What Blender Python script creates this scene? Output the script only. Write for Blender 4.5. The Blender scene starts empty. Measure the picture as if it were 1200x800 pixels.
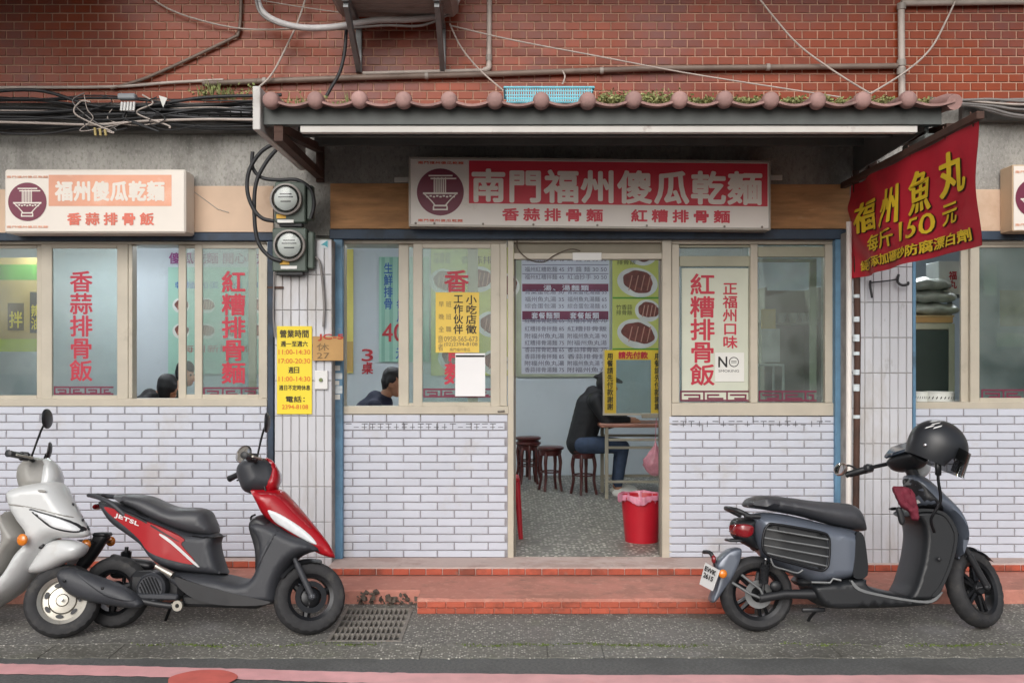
import bpy, bmesh, math, random
import numpy as np
from mathutils import Vector, Matrix
from mathutils.geometry import delaunay_2d_cdt

RD = random.Random(11)
rad = math.radians
scene = bpy.context.scene
col = scene.collection

# ------------------------------------------------------------------ camera, world, sun, exposure
F = 1166.67          # focal length in pixels of the 1200 px wide photograph (35 mm lens)
DC = 7.07            # camera distance from the shop front (plane Y = 0)
HC = 1.61            # camera height
cam = bpy.data.cameras.new('camera')
cam.lens = 35.0
cam.sensor_width = 36.0
cam.shift_y = 17.0 / 1200.0
cam.clip_end = 500
cam_o = bpy.data.objects.new('camera', cam)
cam_o.location = (0, -DC, HC)
cam_o.rotation_euler = (rad(90), 0, 0)
col.objects.link(cam_o)
scene.camera = cam_o

SUN_EL, SUN_AZ = 33.0, 192.0      # compass style: 180 = behind the camera
world = bpy.data.worlds.new('World')
scene.world = world
world.use_nodes = True
wn = world.node_tree
sky = wn.nodes.new('ShaderNodeTexSky')
sky.sky_type = 'NISHITA'
sky.sun_disc = False
sky.sun_elevation = rad(SUN_EL)
sky.sun_rotation = rad(SUN_AZ)
sky.air_density = 1.0
sky.dust_density = 4.0
sky.ozone_density = 1.0
hs = wn.nodes.new('ShaderNodeHueSaturation')
hs.inputs['Saturation'].default_value = 0.36      # overcast: grey cloud light
wn.links.new(sky.outputs[0], hs.inputs['Color'])
bg = wn.nodes['Background']
wn.links.new(hs.outputs[0], bg.inputs[0])
bg.inputs[1].default_value = 0.13

LAMP = 75.0           # glow of the unseen ceiling tubes added to brighten the shop
sun = bpy.data.lights.new('sun', 'SUN')
sun.energy = 1.1
sun.angle = rad(50)
sun.color = (1.0, 0.985, 0.97)
sun_o = bpy.data.objects.new('sun', sun)
az = rad(SUN_AZ); el = rad(SUN_EL)
sd = Vector((math.sin(az) * math.cos(el), math.cos(az) * math.cos(el), math.sin(el)))
sun_o.rotation_euler = (-sd).to_track_quat('-Z', 'Y').to_euler()
sun_o.location = sd * 20
col.objects.link(sun_o)

scene.view_settings.view_transform = 'Standard'
scene.view_settings.look = 'None'
scene.view_settings.gamma = 1.0
scene.view_settings.exposure = 0.1
scene.cycles.max_bounces = 8
scene.cycles.diffuse_bounces = 5
scene.cycles.transparent_max_bounces = 16
scene.cycles.caustics_reflective = False
scene.cycles.caustics_refractive = False

# ------------------------------------------------------------------ measuring helper
def P(px, py, Y=0.0):
    d = Y + DC
    return Vector(((px - 600) * d / F, Y, HC - (py - 417) * d / F))

# ------------------------------------------------------------------ materials
def lin(h):
    h = h.lstrip('#')
    c = [int(h[i:i + 2], 16) / 255 for i in (0, 2, 4)]
    return tuple(x / 12.92 if x <= 0.04045 else ((x + 0.055) / 1.055) ** 2.4 for x in c) + (1,)

def _n(nt, t, **kw):
    n = nt.nodes.new(t)
    for k, v in kw.items():
        setattr(n, k, v)
    return n

def mixc(nt, fac, a, b, blend='MIX'):
    m = _n(nt, 'ShaderNodeMix', data_type='RGBA', blend_type=blend)
    for sock, v in ((0, fac), (6, a), (7, b)):
        if hasattr(v, 'links') or hasattr(v, 'is_output'):
            nt.links.new(v, m.inputs[sock])
        else:
            m.inputs[sock].default_value = v
    return m.outputs[2]

def noise(nt, vec, scale, detail=4, rough=0.55):
    n = _n(nt, 'ShaderNodeTexNoise')
    n.inputs['Scale'].default_value = scale
    n.inputs['Detail'].default_value = detail
    n.inputs['Roughness'].default_value = rough
    nt.links.new(vec, n.inputs['Vector'])
    return n.outputs[0]

def ramp(nt, f, p0, p1, c0=(0, 0, 0, 1), c1=(1, 1, 1, 1)):
    r = _n(nt, 'ShaderNodeValToRGB')
    r.color_ramp.elements[0].position = p0
    r.color_ramp.elements[1].position = p1
    r.color_ramp.elements[0].color = c0
    r.color_ramp.elements[1].color = c1
    nt.links.new(f, r.inputs[0])
    return r.outputs[0]

MATS = {}
def M(name, c, rough=0.5, metal=0.0, var=0.12, scale=5.0, bump=0.0, bscale=80.0, dirt=None,
      coat=0.0, objrand=0.0, stretch=None, spec=0.5, rvar=0.0, emit=0.0, alpha=1.0):
    """procedural material: base colour with noise variation, optional stains, relief and clear coat"""
    if name in MATS:
        return MATS[name]
    m = bpy.data.materials.new(name)
    m.use_nodes = True
    nt = m.node_tree
    b = nt.nodes['Principled BSDF']
    geo = _n(nt, 'ShaderNodeNewGeometry')
    pos = geo.outputs['Position']
    if stretch:
        mp = _n(nt, 'ShaderNodeMapping')
        mp.inputs['Scale'].default_value = stretch
        nt.links.new(pos, mp.inputs['Vector'])
        vec = mp.outputs[0]
    else:
        vec = pos
    base = lin(c)
    lo = tuple(x * (1 - var) for x in base[:3]) + (1,)
    hi = tuple(min(1, x * (1 + var)) for x in base[:3]) + (1,)
    f = ramp(nt, noise(nt, vec, scale), 0.3, 0.7)
    out = mixc(nt, f, lo, hi)
    if objrand:
        oi = _n(nt, 'ShaderNodeObjectInfo')
        mr = _n(nt, 'ShaderNodeMapRange')
        mr.inputs['To Min'].default_value = 1 - objrand
        mr.inputs['To Max'].default_value = 1 + objrand
        nt.links.new(oi.outputs['Random'], mr.inputs['Value'])
        cc = _n(nt, 'ShaderNodeCombineColor')
        for i in range(3):
            nt.links.new(mr.outputs[0], cc.inputs[i])
        out = mixc(nt, 1.0, out, cc.outputs[0], 'MULTIPLY')
    if dirt:
        for dc, amt, ds, p0 in (dirt if isinstance(dirt, list) else [dirt]):
            g = ramp(nt, noise(nt, vec, ds, 7, 0.65), p0, min(1, p0 + 0.13))
            k = _n(nt, 'ShaderNodeMath', operation='MULTIPLY')
            nt.links.new(g, k.inputs[0])
            k.inputs[1].default_value = amt
            out = mixc(nt, k.outputs[0], out, lin(dc))
    nt.links.new(out, b.inputs['Base Color'])
    b.inputs['Roughness'].default_value = rough
    if rvar:
        q = _n(nt, 'ShaderNodeMapRange')
        nt.links.new(noise(nt, pos, scale * 1.7), q.inputs['Value'])
        q.inputs['To Min'].default_value = max(0.02, rough - rvar)
        q.inputs['To Max'].default_value = min(1, rough + rvar)
        nt.links.new(q.outputs[0], b.inputs['Roughness'])
    b.inputs['Metallic'].default_value = metal
    b.inputs['Specular IOR Level'].default_value = spec
    b.inputs['Coat Weight'].default_value = coat
    b.inputs['Coat Roughness'].default_value = 0.08
    if alpha < 1:
        b.inputs['Alpha'].default_value = alpha
    if emit:
        b.inputs['Emission Color'].default_value = base
        b.inputs['Emission Strength'].default_value = emit
    if bump:
        bp = _n(nt, 'ShaderNodeBump')
        bp.inputs['Strength'].default_value = bump
        bp.inputs['Distance'].default_value = 0.01
        nt.links.new(noise(nt, pos, bscale, 5), bp.inputs['Height'])
        nt.links.new(bp.outputs[0], b.inputs['Normal'])
    MATS[name] = m
    return m

def glass_mat(name, tint='e6f0ee', rough=0.02, milky=0.0):
    """thin pane: transparent with a Fresnel reflection, optionally with a reflected haze mixed in as pale colour"""
    m = bpy.data.materials.new(name)
    m.use_nodes = True
    nt = m.node_tree
    nt.nodes.remove(nt.nodes['Principled BSDF'])
    out = nt.nodes['Material Output']
    tr = _n(nt, 'ShaderNodeBsdfTransparent'); tr.inputs[0].default_value = lin(tint)
    gl = _n(nt, 'ShaderNodeBsdfGlossy'); gl.inputs['Roughness'].default_value = rough
    fr = _n(nt, 'ShaderNodeFresnel'); fr.inputs[0].default_value = 1.5
    mx = _n(nt, 'ShaderNodeMixShader')
    nt.links.new(fr.outputs[0], mx.inputs[0])
    nt.links.new(tr.outputs[0], mx.inputs[1])
    nt.links.new(gl.outputs[0], mx.inputs[2])
    last = mx.outputs[0]
    if milky:  # pale diffuse imitates the hazy reflection on the glass
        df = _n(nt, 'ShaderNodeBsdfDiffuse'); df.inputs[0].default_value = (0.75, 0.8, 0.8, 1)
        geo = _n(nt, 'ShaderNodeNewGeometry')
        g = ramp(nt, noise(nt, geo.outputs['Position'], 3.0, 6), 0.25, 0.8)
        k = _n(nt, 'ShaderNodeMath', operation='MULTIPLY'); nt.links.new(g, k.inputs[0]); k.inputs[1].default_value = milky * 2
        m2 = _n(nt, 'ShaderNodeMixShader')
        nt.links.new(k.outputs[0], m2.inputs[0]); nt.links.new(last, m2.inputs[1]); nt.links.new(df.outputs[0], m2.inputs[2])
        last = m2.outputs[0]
    nt.links.new(last, out.inputs[0])
    MATS[name] = m
    return m

# ------------------------------------------------------------------ objects
WM = {}
def thing(name, label, cat, loc=(0, 0, 0), rot=(0, 0, 0), group=None, kind=None):
    o = bpy.data.objects.new(name, None)
    o.empty_display_size = 0.1
    o.location = loc
    o.rotation_euler = rot
    col.objects.link(o)
    from mathutils import Euler
    WM[o] = Matrix.Translation(Vector(loc)) @ Euler(rot).to_matrix().to_4x4()
    tag(o, label, cat, group, kind)
    return o

def tag(o, label=None, cat=None, group=None, kind=None):
    if label: o['label'] = label
    if cat: o['category'] = cat
    if group: o['group'] = group
    if kind: o['kind'] = kind
    return o

def link_mesh(name, me, parent=None, world=True, loc=None):
    o = bpy.data.objects.new(name, me)
    col.objects.link(o)
    WM[o] = Matrix.Identity(4)
    if parent is not None:
        o.parent = parent
        if world:
            o.matrix_parent_inverse = WM[parent].inverted()
        else:
            WM[o] = WM[parent].copy()
    if loc is not None:
        o.location = loc
        if world:
            WM[o] = Matrix.Translation(Vector(loc))
    return o

class MB:
    """collects geometry for ONE mesh object"""
    def __init__(s):
        s.v = []; s.f = []; s.mi = []
    def add(s, vs, fs, T=None):
        k = len(s.v)
        if T is not None:
            vs = [T @ Vector(v) for v in vs]
        s.v += [tuple(v) for v in vs]
        s.f += [tuple(i + k for i in f) for f in fs]
        return s
    def box(s, a, b, T=None):
        x0, x1 = sorted((a[0], b[0])); y0, y1 = sorted((a[1], b[1])); z0, z1 = sorted((a[2], b[2]))
        vs = [(x0,y0,z0),(x1,y0,z0),(x1,y1,z0),(x0,y1,z0),(x0,y0,z1),(x1,y0,z1),(x1,y1,z1),(x0,y1,z1)]
        return s.add(vs, [(0,3,2,1),(4,5,6,7),(0,1,5,4),(1,2,6,5),(2,3,7,6),(3,0,4,7)], T)
    def bbox(s, a, b, r=0.004, T=None):
        """box with chamfered edges"""
        x0, x1 = sorted((a[0], b[0])); y0, y1 = sorted((a[1], b[1])); z0, z1 = sorted((a[2], b[2]))
        r = min(r, (x1-x0)*.45, (y1-y0)*.45, (z1-z0)*.45)
        lo = (x0, y0, z0); hi = (x1, y1, z1)
        vs = []; idx = {}
        for sx in (0, 1):
            for sy in (0, 1):
                for sz in (0, 1):
                    cs = (sx, sy, sz)
                    for ax in range(3):
                        p = []
                        for k in range(3):
                            e = hi[k] if cs[k] else lo[k]
                            if k != ax:
                                e += -r if cs[k] else r
                            p.append(e)
                        idx[(cs, ax)] = len(vs); vs.append(tuple(p))
        fs = []
        for ax in range(3):
            o = [k for k in range(3) if k != ax]
            for sgn in (0, 1):
                q = []
                for (u, w) in ((0,0),(1,0),(1,1),(0,1)):
                    c = [0,0,0]; c[ax] = sgn; c[o[0]] = u; c[o[1]] = w
                    q.append(idx[(tuple(c), ax)])
                fs.append(tuple(q))
        for ax in range(3):          # edges running along ax
            o = [k for k in range(3) if k != ax]
            for u in (0, 1):
                for w in (0, 1):
                    c0 = [0,0,0]; c0[o[0]] = u; c0[o[1]] = w
                    c1 = list(c0); c1[ax] = 1
                    fs.append((idx[(tuple(c0), o[0])], idx[(tuple(c1), o[0])], idx[(tuple(c1), o[1])], idx[(tuple(c0), o[1])]))
        for c in [(a_, b_, c_) for a_ in (0,1) for b_ in (0,1) for c_ in (0,1)]:
            fs.append(tuple(idx[(c, k)] for k in range(3)))
        return s.add(vs, fs, T)
    def px(s, x0, y0, x1, y1, Yf, Yb, r=0.0):
        """box whose front face at depth Yf covers the measured rectangle, reaching back to Yb"""
        a = P(x0, y0, Yf); b = P(x1, y1, Yf)
        if r: return s.bbox((a.x, Yf, a.z), (b.x, Yb, b.z), r)
        return s.box((a.x, Yf, a.z), (b.x, Yb, b.z))
    def frame(s, x0, y0, x1, y1, t, Yf, Yb, r=0.003, tb=None, tt=None):
        tb = tb or t; tt = tt or t
        s.px(x0, y0, x0 + t, y1, Yf, Yb, r); s.px(x1 - t, y0, x1, y1, Yf, Yb, r)
        s.px(x0 + t, y0, x1 - t, y0 + tt, Yf + .001, Yb, r); s.px(x0 + t, y1 - tb, x1 - t, y1, Yf + .001, Yb, r)
        return s
    def tube(s, pts, r, seg=8, caps=True, T=None, close=False):
        pts = [Vector(p) for p in pts]
        n = len(pts)
        rs = r if isinstance(r, (list, tuple)) else [r] * n
        vs = []; fs = []
        up = None
        for i, p in enumerate(pts):
            if close: t = (pts[(i+1) % n] - pts[i-1])
            else: t = (pts[min(i+1, n-1)] - pts[max(i-1, 0)])
            if t.length < 1e-9: t = Vector((0, 0, 1))
            t.normalize()
            if up is None:
                a = Vector((0, 0, 1)) if abs(t.z) < 0.9 else Vector((1, 0, 0))
            else: a = up
            u = (a - t * a.dot(t))
            if u.length < 1e-6: u = t.orthogonal()
            u.normalize(); up = u
            w = t.cross(u)
            for k in range(seg):
                q = 2 * math.pi * k / seg
                vs.append(p + (u * math.cos(q) + w * math.sin(q)) * rs[i])
        m = n if close else n - 1
        for i in range(m):
            j = (i + 1) % n
            for k in range(seg):
                l = (k + 1) % seg
                fs.append((i*seg+k, i*seg+l, j*seg+l, j*seg+k))
        if caps and not close:
            fs.append(tuple(range(seg))[::-1]); fs.append(tuple((n-1)*seg + k for k in range(seg)))
        return s.add(vs, fs, T)
    def lathe(s, prof, seg=24, T=None, a0=0.0, a1=2*math.pi):
        """profile of (radius, height) turned about local z"""
        full = abs(a1 - a0 - 2*math.pi) < 1e-6
        n = seg if full else seg + 1
        vs = []; fs = []
        for k in range(n):
            q = a0 + (a1 - a0) * k / seg
            for (r, h) in prof:
                vs.append((r*math.cos(q), r*math.sin(q), h))
        m = len(prof)
        for k in range(seg):
            l = (k + 1) % n
            for i in range(m - 1):
                fs.append((k*m+i, l*m+i, l*m+i+1, k*m+i+1))
        return s.add(vs, fs, T)
    def ball(s, c, r, seg=12, rings=8, T=None):
        r = r if isinstance(r, (list, tuple)) else (r, r, r)
        prof = [(math.sin(math.pi*i/rings), -math.cos(math.pi*i/rings)) for i in range(rings+1)]
        t = Matrix.Translation(Vector(c)) @ Matrix.Diagonal((r[0], r[1], r[2], 1))
        return s.lathe(prof, seg, (T @ t) if T is not None else t)
    def poly(s, pts, T=None):
        return s.add(pts, [tuple(range(len(pts)))], T)
    def prism(s, pts, vec, T=None):
        """flat polygon swept along vec"""
        n = len(pts); vec = Vector(vec)
        vs = [Vector(p) for p in pts] + [Vector(p) + vec for p in pts]
        fs = [tuple(range(n))[::-1], tuple(range(n, 2*n))] + [(i, (i+1) % n, n+(i+1) % n, n+i) for i in range(n)]
        return s.add(vs, fs, T)
    def mesh(s, name, mat, smooth=None, fix=True):
        me = bpy.data.meshes.new(name)
        me.from_pydata(s.v, [], s.f)
        me.validate()
        if fix:
            bm = bmesh.new(); bm.from_mesh(me)
            bmesh.ops.remove_doubles(bm, verts=bm.verts, dist=1e-6)
            bmesh.ops.recalc_face_normals(bm, faces=bm.faces)
            bm.to_mesh(me); bm.free()
        if mat: me.materials.append(mat)
        if smooth:
            me.polygons.foreach_set('use_smooth', [True] * len(me.polygons))
            me.set_sharp_from_angle(angle=rad(smooth))
        me.update()
        return me
    def build(s, name, mat, parent=None, smooth=None, world=True, fix=True, loc=None):
        return link_mesh(name, s.mesh(name, mat, smooth, fix), parent, world, loc)

def crom(pts, sub=6, close=False):
    """Catmull-Rom curve through points"""
    pts = [Vector(p) for p in pts]; n = len(pts); out = []
    rng = range(n) if close else range(n - 1)
    for i in rng:
        if close: p0, p1, p2, p3 = pts[i-1], pts[i], pts[(i+1) % n], pts[(i+2) % n]
        else: p0, p1, p2, p3 = pts[max(i-1,0)], pts[i], pts[i+1], pts[min(i+2,n-1)]
        for k in range(sub):
            t = k / sub
            out.append(0.5*((2*p1)+(p2-p0)*t+(2*p0-5*p1+4*p2-p3)*t*t+(3*p1-p0-3*p2+p3)*t**3))
    if not close: out.append(pts[-1])
    return out

# ------------------------------------------------------------------ lettering
_TX = {}
def glyphs(body, line=1.0, cspace=1.0):
    key = (body, line, cspace)
    if key not in _TX:
        c = bpy.data.curves.new('lettering', 'FONT')
        c.body = body; c.align_x = 'CENTER'; c.space_line = line; c.space_character = cspace
        c.resolution_u = 3
        o = bpy.data.objects.new('lettering', c)
        me = bpy.data.meshes.new_from_object(o)
        v = np.array([w.co[:2] for w in me.vertices]) if len(me.vertices) else np.zeros((1, 2))
        fs = [tuple(p.vertices) for p in me.polygons]
        bpy.data.meshes.remove(me); bpy.data.objects.remove(o); bpy.data.curves.remove(c)
        mn, mx = v.min(0), v.max(0)
        _TX[key] = ((v - mn) / np.maximum(mx - mn, 1e-6), fs)
    return _TX[key]

def letter(body, box, Y, mat, parent, bold=0.0, line=1.0, cspace=1.0, mapf=None, name='lettering', world=True):
    """text fitted into a measured rectangle (x0,y0,x1,y1); bold = stroke thickening as a share of the character size"""
    x0, y0, x1, y1 = box
    two = body.replace('\n', '')
    if len(two) == 2 and ' ' not in two:          # two characters: one piece each
        o = None
        for k, ch in enumerate(two):
            if '\n' in body: b2 = (x0, y0 + (y1 - y0) * .52 * k, x1, y1 - (y1 - y0) * .52 * (1 - k))
            else: b2 = (x0 + (x1 - x0) * .53 * k, y0, x1 - (x1 - x0) * .53 * (1 - k), y1)
            o = letter(ch, b2, Y, mat, parent, bold, line, cspace, mapf, name, world)
        return o
    uv, fs = glyphs(body, line, cspace)
    mb = MB()
    rows = body.split('\n')
    h = abs(y1 - y0) / max(1, len(rows)); w = abs(x1 - x0) / max(len(r) for r in rows)
    e = bold * min(h, w) if bold else 0
    offs = [(0, 0)]
    if bold:
        offs += [(math.cos(q), math.sin(q)) for q in [i * math.pi / 4 for i in range(8)]]
    for i, (du, dv) in enumerate(offs):
        vs = []
        for (u, v) in uv:
            X = x0 + (x1 - x0) * u + du * e
            Z = y1 + (y0 - y1) * v + dv * e
            if mapf: vs.append(mapf(X, Z, i * 0.00008))
            else:
                p = P(X, Z, Y); vs.append((p.x, Y - i * 0.00008, p.z))
        mb.add(vs, fs)
    return mb.build(name, mat, parent, fix=False, world=world)

# ------------------------------------------------------------------ inflated panels (traced outline, real thickness)
def dist_poly(p, poly):
    a = poly; b = np.roll(poly, -1, 0)
    d = b - a
    L = (d * d).sum(1) + 1e-12
    out = np.empty(len(p))
    for i, q in enumerate(p):
        t = np.clip(((q - a) * d).sum(1) / L, 0, 1)
        c = a + d * t[:, None]
        out[i] = math.sqrt(((q - c) ** 2).sum(1).min())
    return out

def inside(p, poly):
    x, z = p[:, 0], p[:, 1]
    ins = np.zeros(len(p), bool)
    n = len(poly)
    j = n - 1
    for i in range(n):
        xi, zi = poly[i]; xj, zj = poly[j]
        c = ((zi > z) != (zj > z)) & (x < (xj - xi) * (z - zi) / (zj - zi + 1e-15) + xi)
        ins ^= c
        j = i
    return ins

def tri_outline(poly, grid, rings):
    """triangulate a closed 2-D outline with interior points"""
    poly = np.array(poly)
    mn, mx = poly.min(0), poly.max(0)
    gx = np.arange(mn[0] + grid * .5, mx[0], grid); gz = np.arange(mn[1] + grid * .5, mx[1], grid)
    g = np.array([(x + (grid * .5 if k % 2 else 0), z) for k, z in enumerate(gz) for x in gx]) if len(gx) and len(gz) else np.zeros((0, 2))
    pts = []
    if len(g):
        g = g[inside(g, poly)]
        if len(g): g = g[dist_poly(g, poly) > (max(rings) if rings else 0) + grid * .35]
        pts.append(g)
    t = np.roll(poly, -1, 0) - np.roll(poly, 1, 0)
    t /= np.linalg.norm(t, axis=1)[:, None] + 1e-12
    area = 0.5 * (poly[:, 0] * np.roll(poly[:, 1], -1) - np.roll(poly[:, 0], -1) * poly[:, 1]).sum()
    nrm = np.stack([-t[:, 1], t[:, 0]], 1) * (1 if area > 0 else -1)
    for r in rings:
        q = poly + nrm * r
        ok = inside(q, poly)
        q = q[ok]
        if len(q):
            q = q[dist_poly(q, poly) > r * .93]
            pts.append(q)
    allp = np.concatenate([poly] + [p for p in pts if len(p)])
    n = len(poly)
    r = delaunay_2d_cdt([Vector(p) for p in allp], [(i, (i + 1) % n) for i in range(n)], [list(range(n))], 1, 1e-5)
    v = np.array([tuple(c) for c in r[0]])
    return v, [tuple(f) for f in r[2]]

class Puff:
    """solid from a side outline: half width W(x,z), edges rounded over distance r"""
    def __init__(s, outline, W, r=0.04, y0=0.0, smooth=True, sub=5, grid=0.028):
        pts = [tuple(p) for p in outline]
        if smooth: pts = [(v.x, v.y) for v in crom([(p[0], p[1], 0) for p in pts], sub, True)]
        s.poly = np.array(pts); s.r = r; s.y0 = y0; s.grid = grid
        s.W = W if callable(W) else (lambda x, z: W)
    def prof(s, d):
        t = np.clip(d / s.r, 0, 1)
        return np.sqrt(np.maximum(0, 1 - (1 - t) ** 2))
    def h(s, p):
        p = np.asarray(p)
        ins = inside(p, s.poly)
        d = np.where(ins, dist_poly(p, s.poly), 0)
        return np.array([s.W(x, z) for x, z in p]) * s.prof(d)
    def mb(s, T=None):
        v, fs = tri_outline(s.poly, s.grid, [s.r * .07, s.r * .28, s.r * .62, s.r * .98])
        d = dist_poly(v, s.poly)
        hh = np.array([s.W(x, z) for x, z in v]) * s.prof(np.where(d < 1e-5, 0, d))
        m = MB(); n = len(v)
        vs = [(x, s.y0 - h, z) for (x, z), h in zip(v, hh)] + [(x, s.y0 + h, z) for (x, z), h in zip(v, hh)]
        m.add(vs, fs + [tuple(i + n for i in f[::-1]) for f in fs], T)
        return m
    def patch(s, outline, t=0.006, rp=0.012, smooth=True, sides=(-1, 1), T=None, grid=None, sub=5):
        """raised panel lying on this solid's surface"""
        pts = [tuple(p) for p in outline]
        if smooth: pts = [(v.x, v.y) for v in crom([(p[0], p[1], 0) for p in pts], sub, True)]
        poly = np.array(pts)
        v, fs = tri_outline(poly, grid or s.grid, [rp * .15, rp * .5, rp])
        d = dist_poly(v, poly)
        q = np.clip(d / rp, 0, 1)
        off = -0.003 + (t + 0.003) * np.sqrt(np.maximum(0, 1 - (1 - q) ** 2))
        base = s.h(v)
        m = MB(); n = len(v)
        for sd_ in sides:
            m.add([(x, s.y0 + sd_ * (b + o), z) for (x, z), b, o in zip(v, base, off)], [f if sd_ < 0 else f[::-1] for f in fs], T)
        if len(sides) == 2: m.half = (len(m.v) // 2, len(m.f) // 2)
        return m
# ------------------------------------------------------------------ shared materials
m_brick = M('glazed_brick', '8e3f22', 0.38, var=0.2, scale=1.3, objrand=0.24, spec=.3, bump=0.08, bscale=40,
            dirt=[('6e4c4c', 0.65, 0.6, 0.5), ('7d5f58', 0.35, 2.6, 0.56), ('a8968f', .45, 9, .68)])
m_mortar = M('mortar', 'bb9480', 0.9, var=0.2, scale=9, bump=0.2)
m_tile = M('white_tile', 'c3c7d2', 0.28, var=0.04, scale=5, objrand=0.035, bump=0.05, bscale=25,
           dirt=[('b0aaa2', 0.45, 2.2, 0.55), ('8f8678', 0.5, 14, 0.68)])
m_ptile = M('pillar_tile', 'c2c3c8', 0.35, var=0.05, scale=4, objrand=0.04, stretch=(1, 1, 0.35),
            dirt=[('a39b90', 0.55, 2.6, 0.5), ('6f675d', 0.65, 9, 0.64)])
m_grout = M('grout', '8e8c90', 0.9, var=0.2, scale=14)
m_grout_l = M('pillar_grout', '9c9893', 0.9, var=0.25, scale=10)
m_conc = M('raw_concrete', 'a09e99', 0.92, var=0.22, scale=2.2, bump=0.5, bscale=90,
           dirt=[('5d5b57', 0.7, 1.6, 0.52), ('a9a59c', 0.5, 3.5, 0.6), ('3a3835', 0.7, 30, 0.72), ('77756f', .6, 45, .5), ('bdbab3', .5, 70, .54)], stretch=(1, 1, 0.6))
m_conc_d = M('dark_concrete', '5a5855', 0.92, var=0.25, scale=3, bump=0.5, dirt=[('2e2d2b', 0.8, 2.0, 0.5)])
m_ply = M('plywood', 'b5865a', 0.7, var=0.28, scale=3, stretch=(1, 1, 6), bump=0.1,
          dirt=[('84603f', 0.6, 1.8, 0.55), ('d0ad88', 0.5, 5, 0.6)])
m_ply_p = M('pale_panel', 'cdb29a', 0.7, var=0.1, scale=3, dirt=[('b08f74', 0.6, 2.2, 0.55)])
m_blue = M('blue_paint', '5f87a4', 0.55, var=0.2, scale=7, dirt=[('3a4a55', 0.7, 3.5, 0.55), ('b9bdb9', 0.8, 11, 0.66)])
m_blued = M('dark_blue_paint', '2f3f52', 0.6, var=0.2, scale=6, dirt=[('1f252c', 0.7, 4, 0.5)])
m_alu = M('window_frame', 'b8b0a0', 0.4, metal=0.0, var=0.07, scale=6, spec=0.6, dirt=[('8a8070', 0.55, 3.5, 0.6)])
m_alu_d = M('window_track', '6f6a60', 0.5, var=0.15, scale=8)
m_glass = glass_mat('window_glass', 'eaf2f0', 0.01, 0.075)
m_glass_d = glass_mat('hazy_glass', 'dbe5e2', 0.03, 0.08)  # last value sets the painted reflection haze
m_redletter = M('red_vinyl', 'b3243a', 0.5, var=0.06, scale=6)
m_maroon = M('maroon_vinyl', '6a1f3a', 0.5, var=0.08, scale=6)
m_black = M('black_ink', '1c1a1a', 0.6, var=0.1)
m_steel = M('painted_steel', '5c605e', 0.55, var=0.18, scale=5, dirt=[('3b3a37', 0.7, 2.5, 0.55), ('6d4a36', 0.6, 9, 0.7)])
m_rust = M('rusty_steel', '4d342a', 0.75, var=0.3, scale=8, dirt=[('2b211d', 0.7, 4, 0.5)])
m_white_sheet = M('white_sheet', 'c9c6c2', 0.6, var=0.1, scale=4, dirt=[('8d8078', 0.6, 3, 0.6)])

# aggregate pavement
def aggregate(name, matrix, chips, scale, wet=True, share=0.35):
    m = bpy.data.materials.new(name); m.use_nodes = True
    nt = m.node_tree; b = nt.nodes['Principled BSDF']
    pos = _n(nt, 'ShaderNodeNewGeometry').outputs['Position']
    vo = _n(nt, 'ShaderNodeTexVoronoi'); vo.inputs['Scale'].default_value = scale
    nt.links.new(pos, vo.inputs['Vector'])
    sep = _n(nt, 'ShaderNodeSeparateColor'); nt.links.new(vo.outputs['Color'], sep.inputs[0])
    edge = ramp(nt, vo.outputs['Distance'], 0.30, 0.55, (1, 1, 1, 1), (0, 0, 0, 1))
    pick = ramp(nt, sep.outputs[0], 1 - share - 0.04, 1 - share + 0.04)
    chipc = mixc(nt, sep.outputs[1], lin(chips[0]), lin(chips[1]))
    basec = mixc(nt, sep.outputs[2], lin(matrix[0]), lin(matrix[1]))
    k = _n(nt, 'ShaderNodeMath', operation='MULTIPLY'); nt.links.new(pick, k.inputs[0]); nt.links.new(edge, k.inputs[1])
    out = mixc(nt, k.outputs[0], basec, chipc)
    grime = ramp(nt, noise(nt, pos, 1.1, 6), 0.42, 0.72)
    g2 = _n(nt, 'ShaderNodeMath', operation='MULTIPLY'); nt.links.new(grime, g2.inputs[0]); g2.inputs[1].default_value = 0.5
    out = mixc(nt, g2.outputs[0], out, lin(matrix[2]))
    if wet:
        gm = ramp(nt, noise(nt, pos, 3.3, 5), 0.6, 0.8)
        g3 = _n(nt, 'ShaderNodeMath', operation='MULTIPLY'); nt.links.new(gm, g3.inputs[0]); g3.inputs[1].default_value = 0.3
        out = mixc(nt, g3.outputs[0], out, lin('5f6a44'))
    if wet:
        wd = ramp(nt, noise(nt, pos, 1.4, 3), 0.48, 0.66)
        w4 = _n(nt, 'ShaderNodeMath', operation='MULTIPLY'); nt.links.new(wd, w4.inputs[0]); w4.inputs[1].default_value = 0.32
        out = mixc(nt, w4.outputs[0], out, lin('33322e'))
    nt.links.new(out, b.inputs['Base Color'])
    if wet:
        w = ramp(nt, noise(nt, pos, 1.4, 3), 0.45, 0.62)
        q = _n(nt, 'ShaderNodeMapRange'); nt.links.new(w, q.inputs['Value'])
        q.inputs['To Min'].default_value = 0.85; q.inputs['To Max'].default_value = 0.42
        nt.links.new(q.outputs[0], b.inputs['Roughness'])
    else:
        b.inputs['Roughness'].default_value = 0.45
    bp = _n(nt, 'ShaderNodeBump'); bp.inputs['Strength'].default_value = 0.6 if wet else 0.0; bp.inputs['Distance'].default_value = 0.004
    nt.links.new(k.outputs[0], bp.inputs['Height']); nt.links.new(bp.outputs[0], b.inputs['Normal'])
    MATS[name] = m
    return m

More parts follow.
